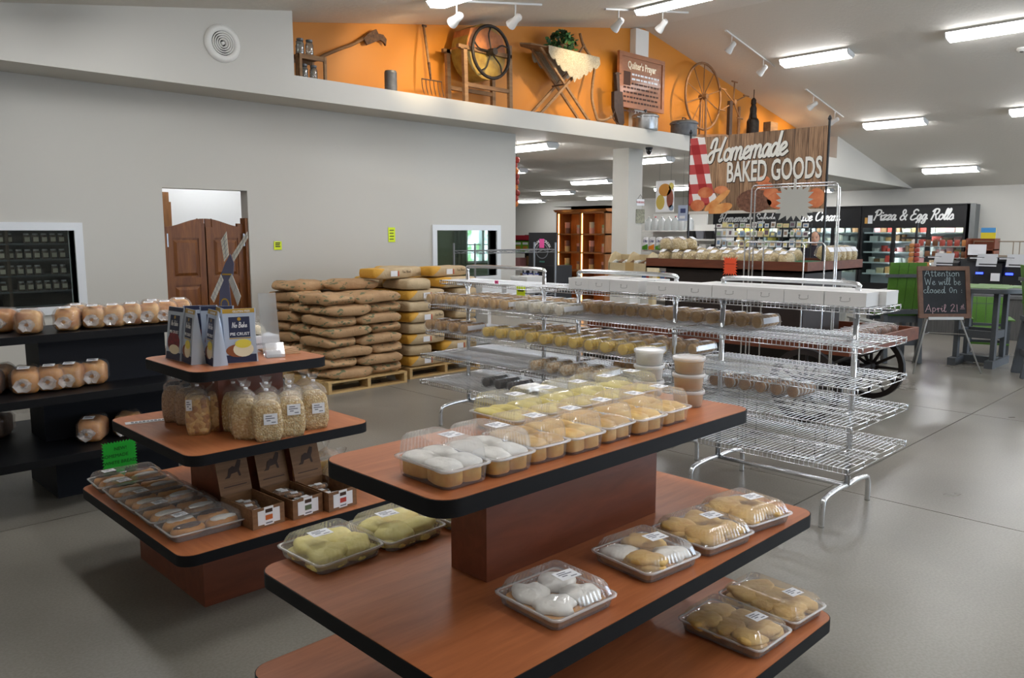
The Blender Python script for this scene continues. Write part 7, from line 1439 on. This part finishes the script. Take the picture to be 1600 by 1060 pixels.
# -- dark stock
t = root('wooden_stock', 'dark carved wooden stock with iron hook leaning beside the plaque', 'tool', 967, 8.12); DKW = simple('dark_stock_wood', '#3a261a', .6, var=.3, vscale=20)
MB().prism([(v.x, v.z) for v in (L(t, *p, 8.1) for p in ((962, 113), (967, 113), (968, 143), (972, 144), (975, 192), (971, 200), (966, 192), (959, 168), (959, 143), (964, 142)))], -.03, .03, M=Matrix(((1, 0, 0, 0), (0, 0, 1, 0), (0, 1, 0, 0), (0, 0, 0, 1)))).obj('stock', DKW, t)
MB().tube([L(t, 961, 115, 8.1), L(t, 970, 115, 8.1)], .01, 6).obj('hook', RUST, t); MB().tube(cr([L(t, 961, 172, 8.1), L(t, 958, 185, 8.1), L(t, 968, 196, 8.1)], 3), .008, 6).obj('trigger_guard', RUST, t)
# -- engraved plaque
t = root('wooden_plaque', 'carved wooden plaque lettered Kuchen Tradition on the orange wall', 'plaque', 1001, 8.33); t['label'] = 'carved wooden plaque with white title and small text on the orange wall'; y0 = 8.33; PLQ = wood('plaque_wood', '#8a5230', '#a5683f', (2, 12, 12), .45, .1)
c = [L(t, 967, 78, y0), L(t, 1038, 97, y0), L(t, 1037, 179, y0), L(t, 972, 166, y0)]; xl, xr_ = c[0].x, c[1].x; zt_, zb_ = (c[0].z+c[1].z)/2, (c[2].z+c[3].z)/2
MB().bx(xl+.03, xr_-.03, 0, .03, zb_+.03, zt_-.03).obj('panel', PLQ, t)
for a in ((xl, xr_, zt_-.07, zt_), (xl, xr_, zb_, zb_+.07), (xl, xl+.07, zb_+.07, zt_-.07), (xr_-.07, xr_, zb_+.07, zt_-.07)): MB().bx(a[0], a[1], -.018, .03, a[2], a[3]).obj('frame_moulding', PLQ, t)
xm, ww = (xl+xr_)/2, xr_-xl; tx = text_mesh("Quilter's Prayer", .16, simple('gilt_letters', '#d8cbb4', .3, .5), bold=.02, ext=.002); k = ww*.62/(max(v.co.x for v in tx.vertices)-min(v.co.x for v in tx.vertices)); put('lettering', tx, t).matrix_local = FY((xm, -.004, zt_-.24)) @ Matrix.Diagonal((k, 1, 1, 1))
CARV = simple('carved_dark', '#4a2a18', .7); MB().bx(xl+.14, xl+.32, -.004, 0, zt_-.52, zt_-.3).obj('carved_initial', CARV, t)
for k in range(9):
    b = MB(); z = zt_-.33-k*.075; x = xl+(.36 if k < 3 else .14); xe = xr_-.14-(.35 if k == 8 else R.uniform(0, .06))
    while x < xe: w_ = R.uniform(.04, .11); b.bx(x, min(x+w_, xe), -.003, 0, z-.015, z+.015); x += w_+.025
    b.obj('carved_line', WPRINT if k < 2 else CARV, t)
# -- two cooking pots
for px, w_, py0, lab in ((1009, 33, 176, 'shiny aluminium pressure cooker with domed lid on the loft'), (1070, 32, 187, 'dull aluminium canning pot with flat lid on the loft')):
    t = root('cooking_pot', lab, 'pot', px, 8.02); r_ = w_*(q(px+.5, 190, 8.02)-q(px-.5, 190, 8.02)).length*.5*.72; zt = L(t, px, py0, 8.02).z-.03; m_ = ALU if px < 1050 else GALV
    MB().lathe([(r_*.97, 0), (r_, .02), (r_, zt-.06), (r_*1.07, zt-.055), (r_*1.07, zt-.03)], 24, cap1=False).obj('body', m_, t, ang=40); MB().lathe([(r_*1.06, zt-.03), (r_*.9, zt), (r_*.4, zt+.02), (.02, zt+.025)], 24, cap0=False).obj('lid', m_, t, ang=50)
    if px < 1050: MB().lathe([(.012, 0), (.012, .03), (.03, .035), (.025, .055)], 10).obj('knob', BLACK, t, (0, 0, zt+.02))
    else: MB().tube([(-.06, 0, zt+.02), (-.05, 0, zt+.055), (.05, 0, zt+.055), (.06, 0, zt+.02)], .01, 6).obj('lid_handle', BLACK, t)
    for s in (-1, 1): MB().tube([(s*r_, -.05, zt-.07), (s*(r_+.06), -.04, zt-.065), (s*(r_+.06), .04, zt-.065), (s*r_, .05, zt-.07)], .01, 6).obj('side_handle', m_, t)
# -- spinning wheel
t = root('spinning_wheel', 'large wooden spinning wheel with thin spokes on the loft', 'spinning wheel', 1098, 8.2); wc = L(t, 1099, 151, 8.2); wc.y = 0; rw = (L(t, 1099, 99, 8.2).z-L(t, 1099, 203, 8.2).z)/2; rx_ = (L(t, 1126, 150, 8.2).x-L(t, 1072, 150, 8.2).x)/2
SPW = wood('spinning_wheel_wood', '#6e4a2c', '#8d6540', (6, 6, 6), .6, 0, 0); rm = min(rw, rx_*1.06); n = 40
MB().tube([(wc.x+rm*math.cos(2*math.pi*k/n), 0, wc.z+rm*math.sin(2*math.pi*k/n)) for k in range(n)], .022, 8, closed=True).obj('rim', SPW, t, smooth=True); MB().lathe([(.045, -.08), (.05, 0), (.045, .08)], 12, M=Matrix.Translation(wc) @ Matrix.Rotation(math.pi/2, 4, 'X')).obj('hub', SPW, t)
for k in range(10): a = 2*math.pi*k/10+.3; MB().tube([(wc.x, 0, wc.z), (wc.x+rm*math.cos(a), 0, wc.z+rm*math.sin(a))], .009, 6).obj('spoke', SPW, t)
for s in (-1, 1): MB().tube([(wc.x+.05*s, .1*s, .07), (wc.x, .05*s, wc.z)], .02, 6).obj('wheel_post', SPW, t)
bx1 = L(t, 1160, 200, 8.2).x; MB().bar((wc.x-rm*.6, 0, .06), (bx1, 0, .22), .14, .045).obj('bench', SPW, t); MB().tube([(bx1-.15, 0, .2), (bx1-.15, 0, .75)], .03, 8).obj('spindle_post', SPW, t)
for x in (wc.x-rm*.5, bx1-.1):
    for y in (-.1, .1): MB().tube([(x, y*.5, .08 if x < 0 else .18), (x, y, 0)], .018, 6).obj('foot', SPW, t)
# -- yarn winder
t = root('yarn_winder', 'wooden yarn winder with four crossed T-shaped arms', 'yarn winder', 1146, 8.12); wc = L(t, 1146, 160, 8.12)
MB().bx(-.16, -.06, -.03, .03, 0, L(t, 1136, 157, 8.12).z).obj('post', DKW, t)
MB().bx(-.3, .35, -.09, .09, 0, .035).obj('base_board', SPW, t)
for (px, py) in ((1148, 128), (1130, 139), (1128, 172), (1166, 150), (1156, 185)):
    e = L(t, px, py, 8.12); MB().tube([wc, e], .013, 6).obj('arm', SPW, t); d = (e-wc).normalized(); MB().tube([e-Vector((.1, 0, 0)), e+Vector((.1, 0, 0))], .015, 6).obj('cross_piece', SPW, t)
MB().lathe([(.05, -.05), (.05, .05)], 10, M=Matrix.Translation(wc) @ Matrix.Rotation(math.pi/2, 4, 'X')).obj('hub', SPW, t); MB().tube([wc, Vector((-.11, 0, wc.z))], .016, 6).obj('axle', SPW, t)
# -- black blow lamp and wooden blocks
t = root('blow_lamp', 'black iron canister pump with tall thin rod on the loft', 'lamp', 1178, 8.1); zt = L(t, 1178, 163, 8.1).z; r_ = .12
MB().lathe([(r_, .1), (r_, zt*.60), (r_*.8, zt*.66), (r_*.5, zt*.68), (r_*.55, zt*.9), (r_*.3, zt)], 18).obj('tank', DARKIRON, t, ang=40); MB().lathe([(r_*.45, zt), (r_*.4, zt+.08), (r_*.15, zt+.12)], 14).obj('valve', DARKIRON, t, ang=40); MB().tube([(0, 0, zt+.1), (0, 0, L(t, 1178, 140, 8.1).z)], .008, 6).obj('rod', DARKIRON, t); MB().bx(-.3, .3, -.1, .1, 0, .1).obj('wooden_block', OLDX, t)
for s in (-1, 1): MB().tube([(s*r_, 0, zt*.5), (s*(r_+.05), 0, zt*.6), (s*r_*.5, 0, zt*.95)], .01, 6).obj('bail', DARKIRON, t)
t = root('wooden_block', 'old wooden clamp block at the right end of the loft', 'block', 1206, 8.1); MB().bx(-.15, .15, -.08, .08, 0, L(t, 1206, 192, 8.1).z).obj('body', OLDX, t); MB().tube([(-.2, -.02, .12), (.2, -.02, .12)], .02, 8).obj('screw', OLDW, t)
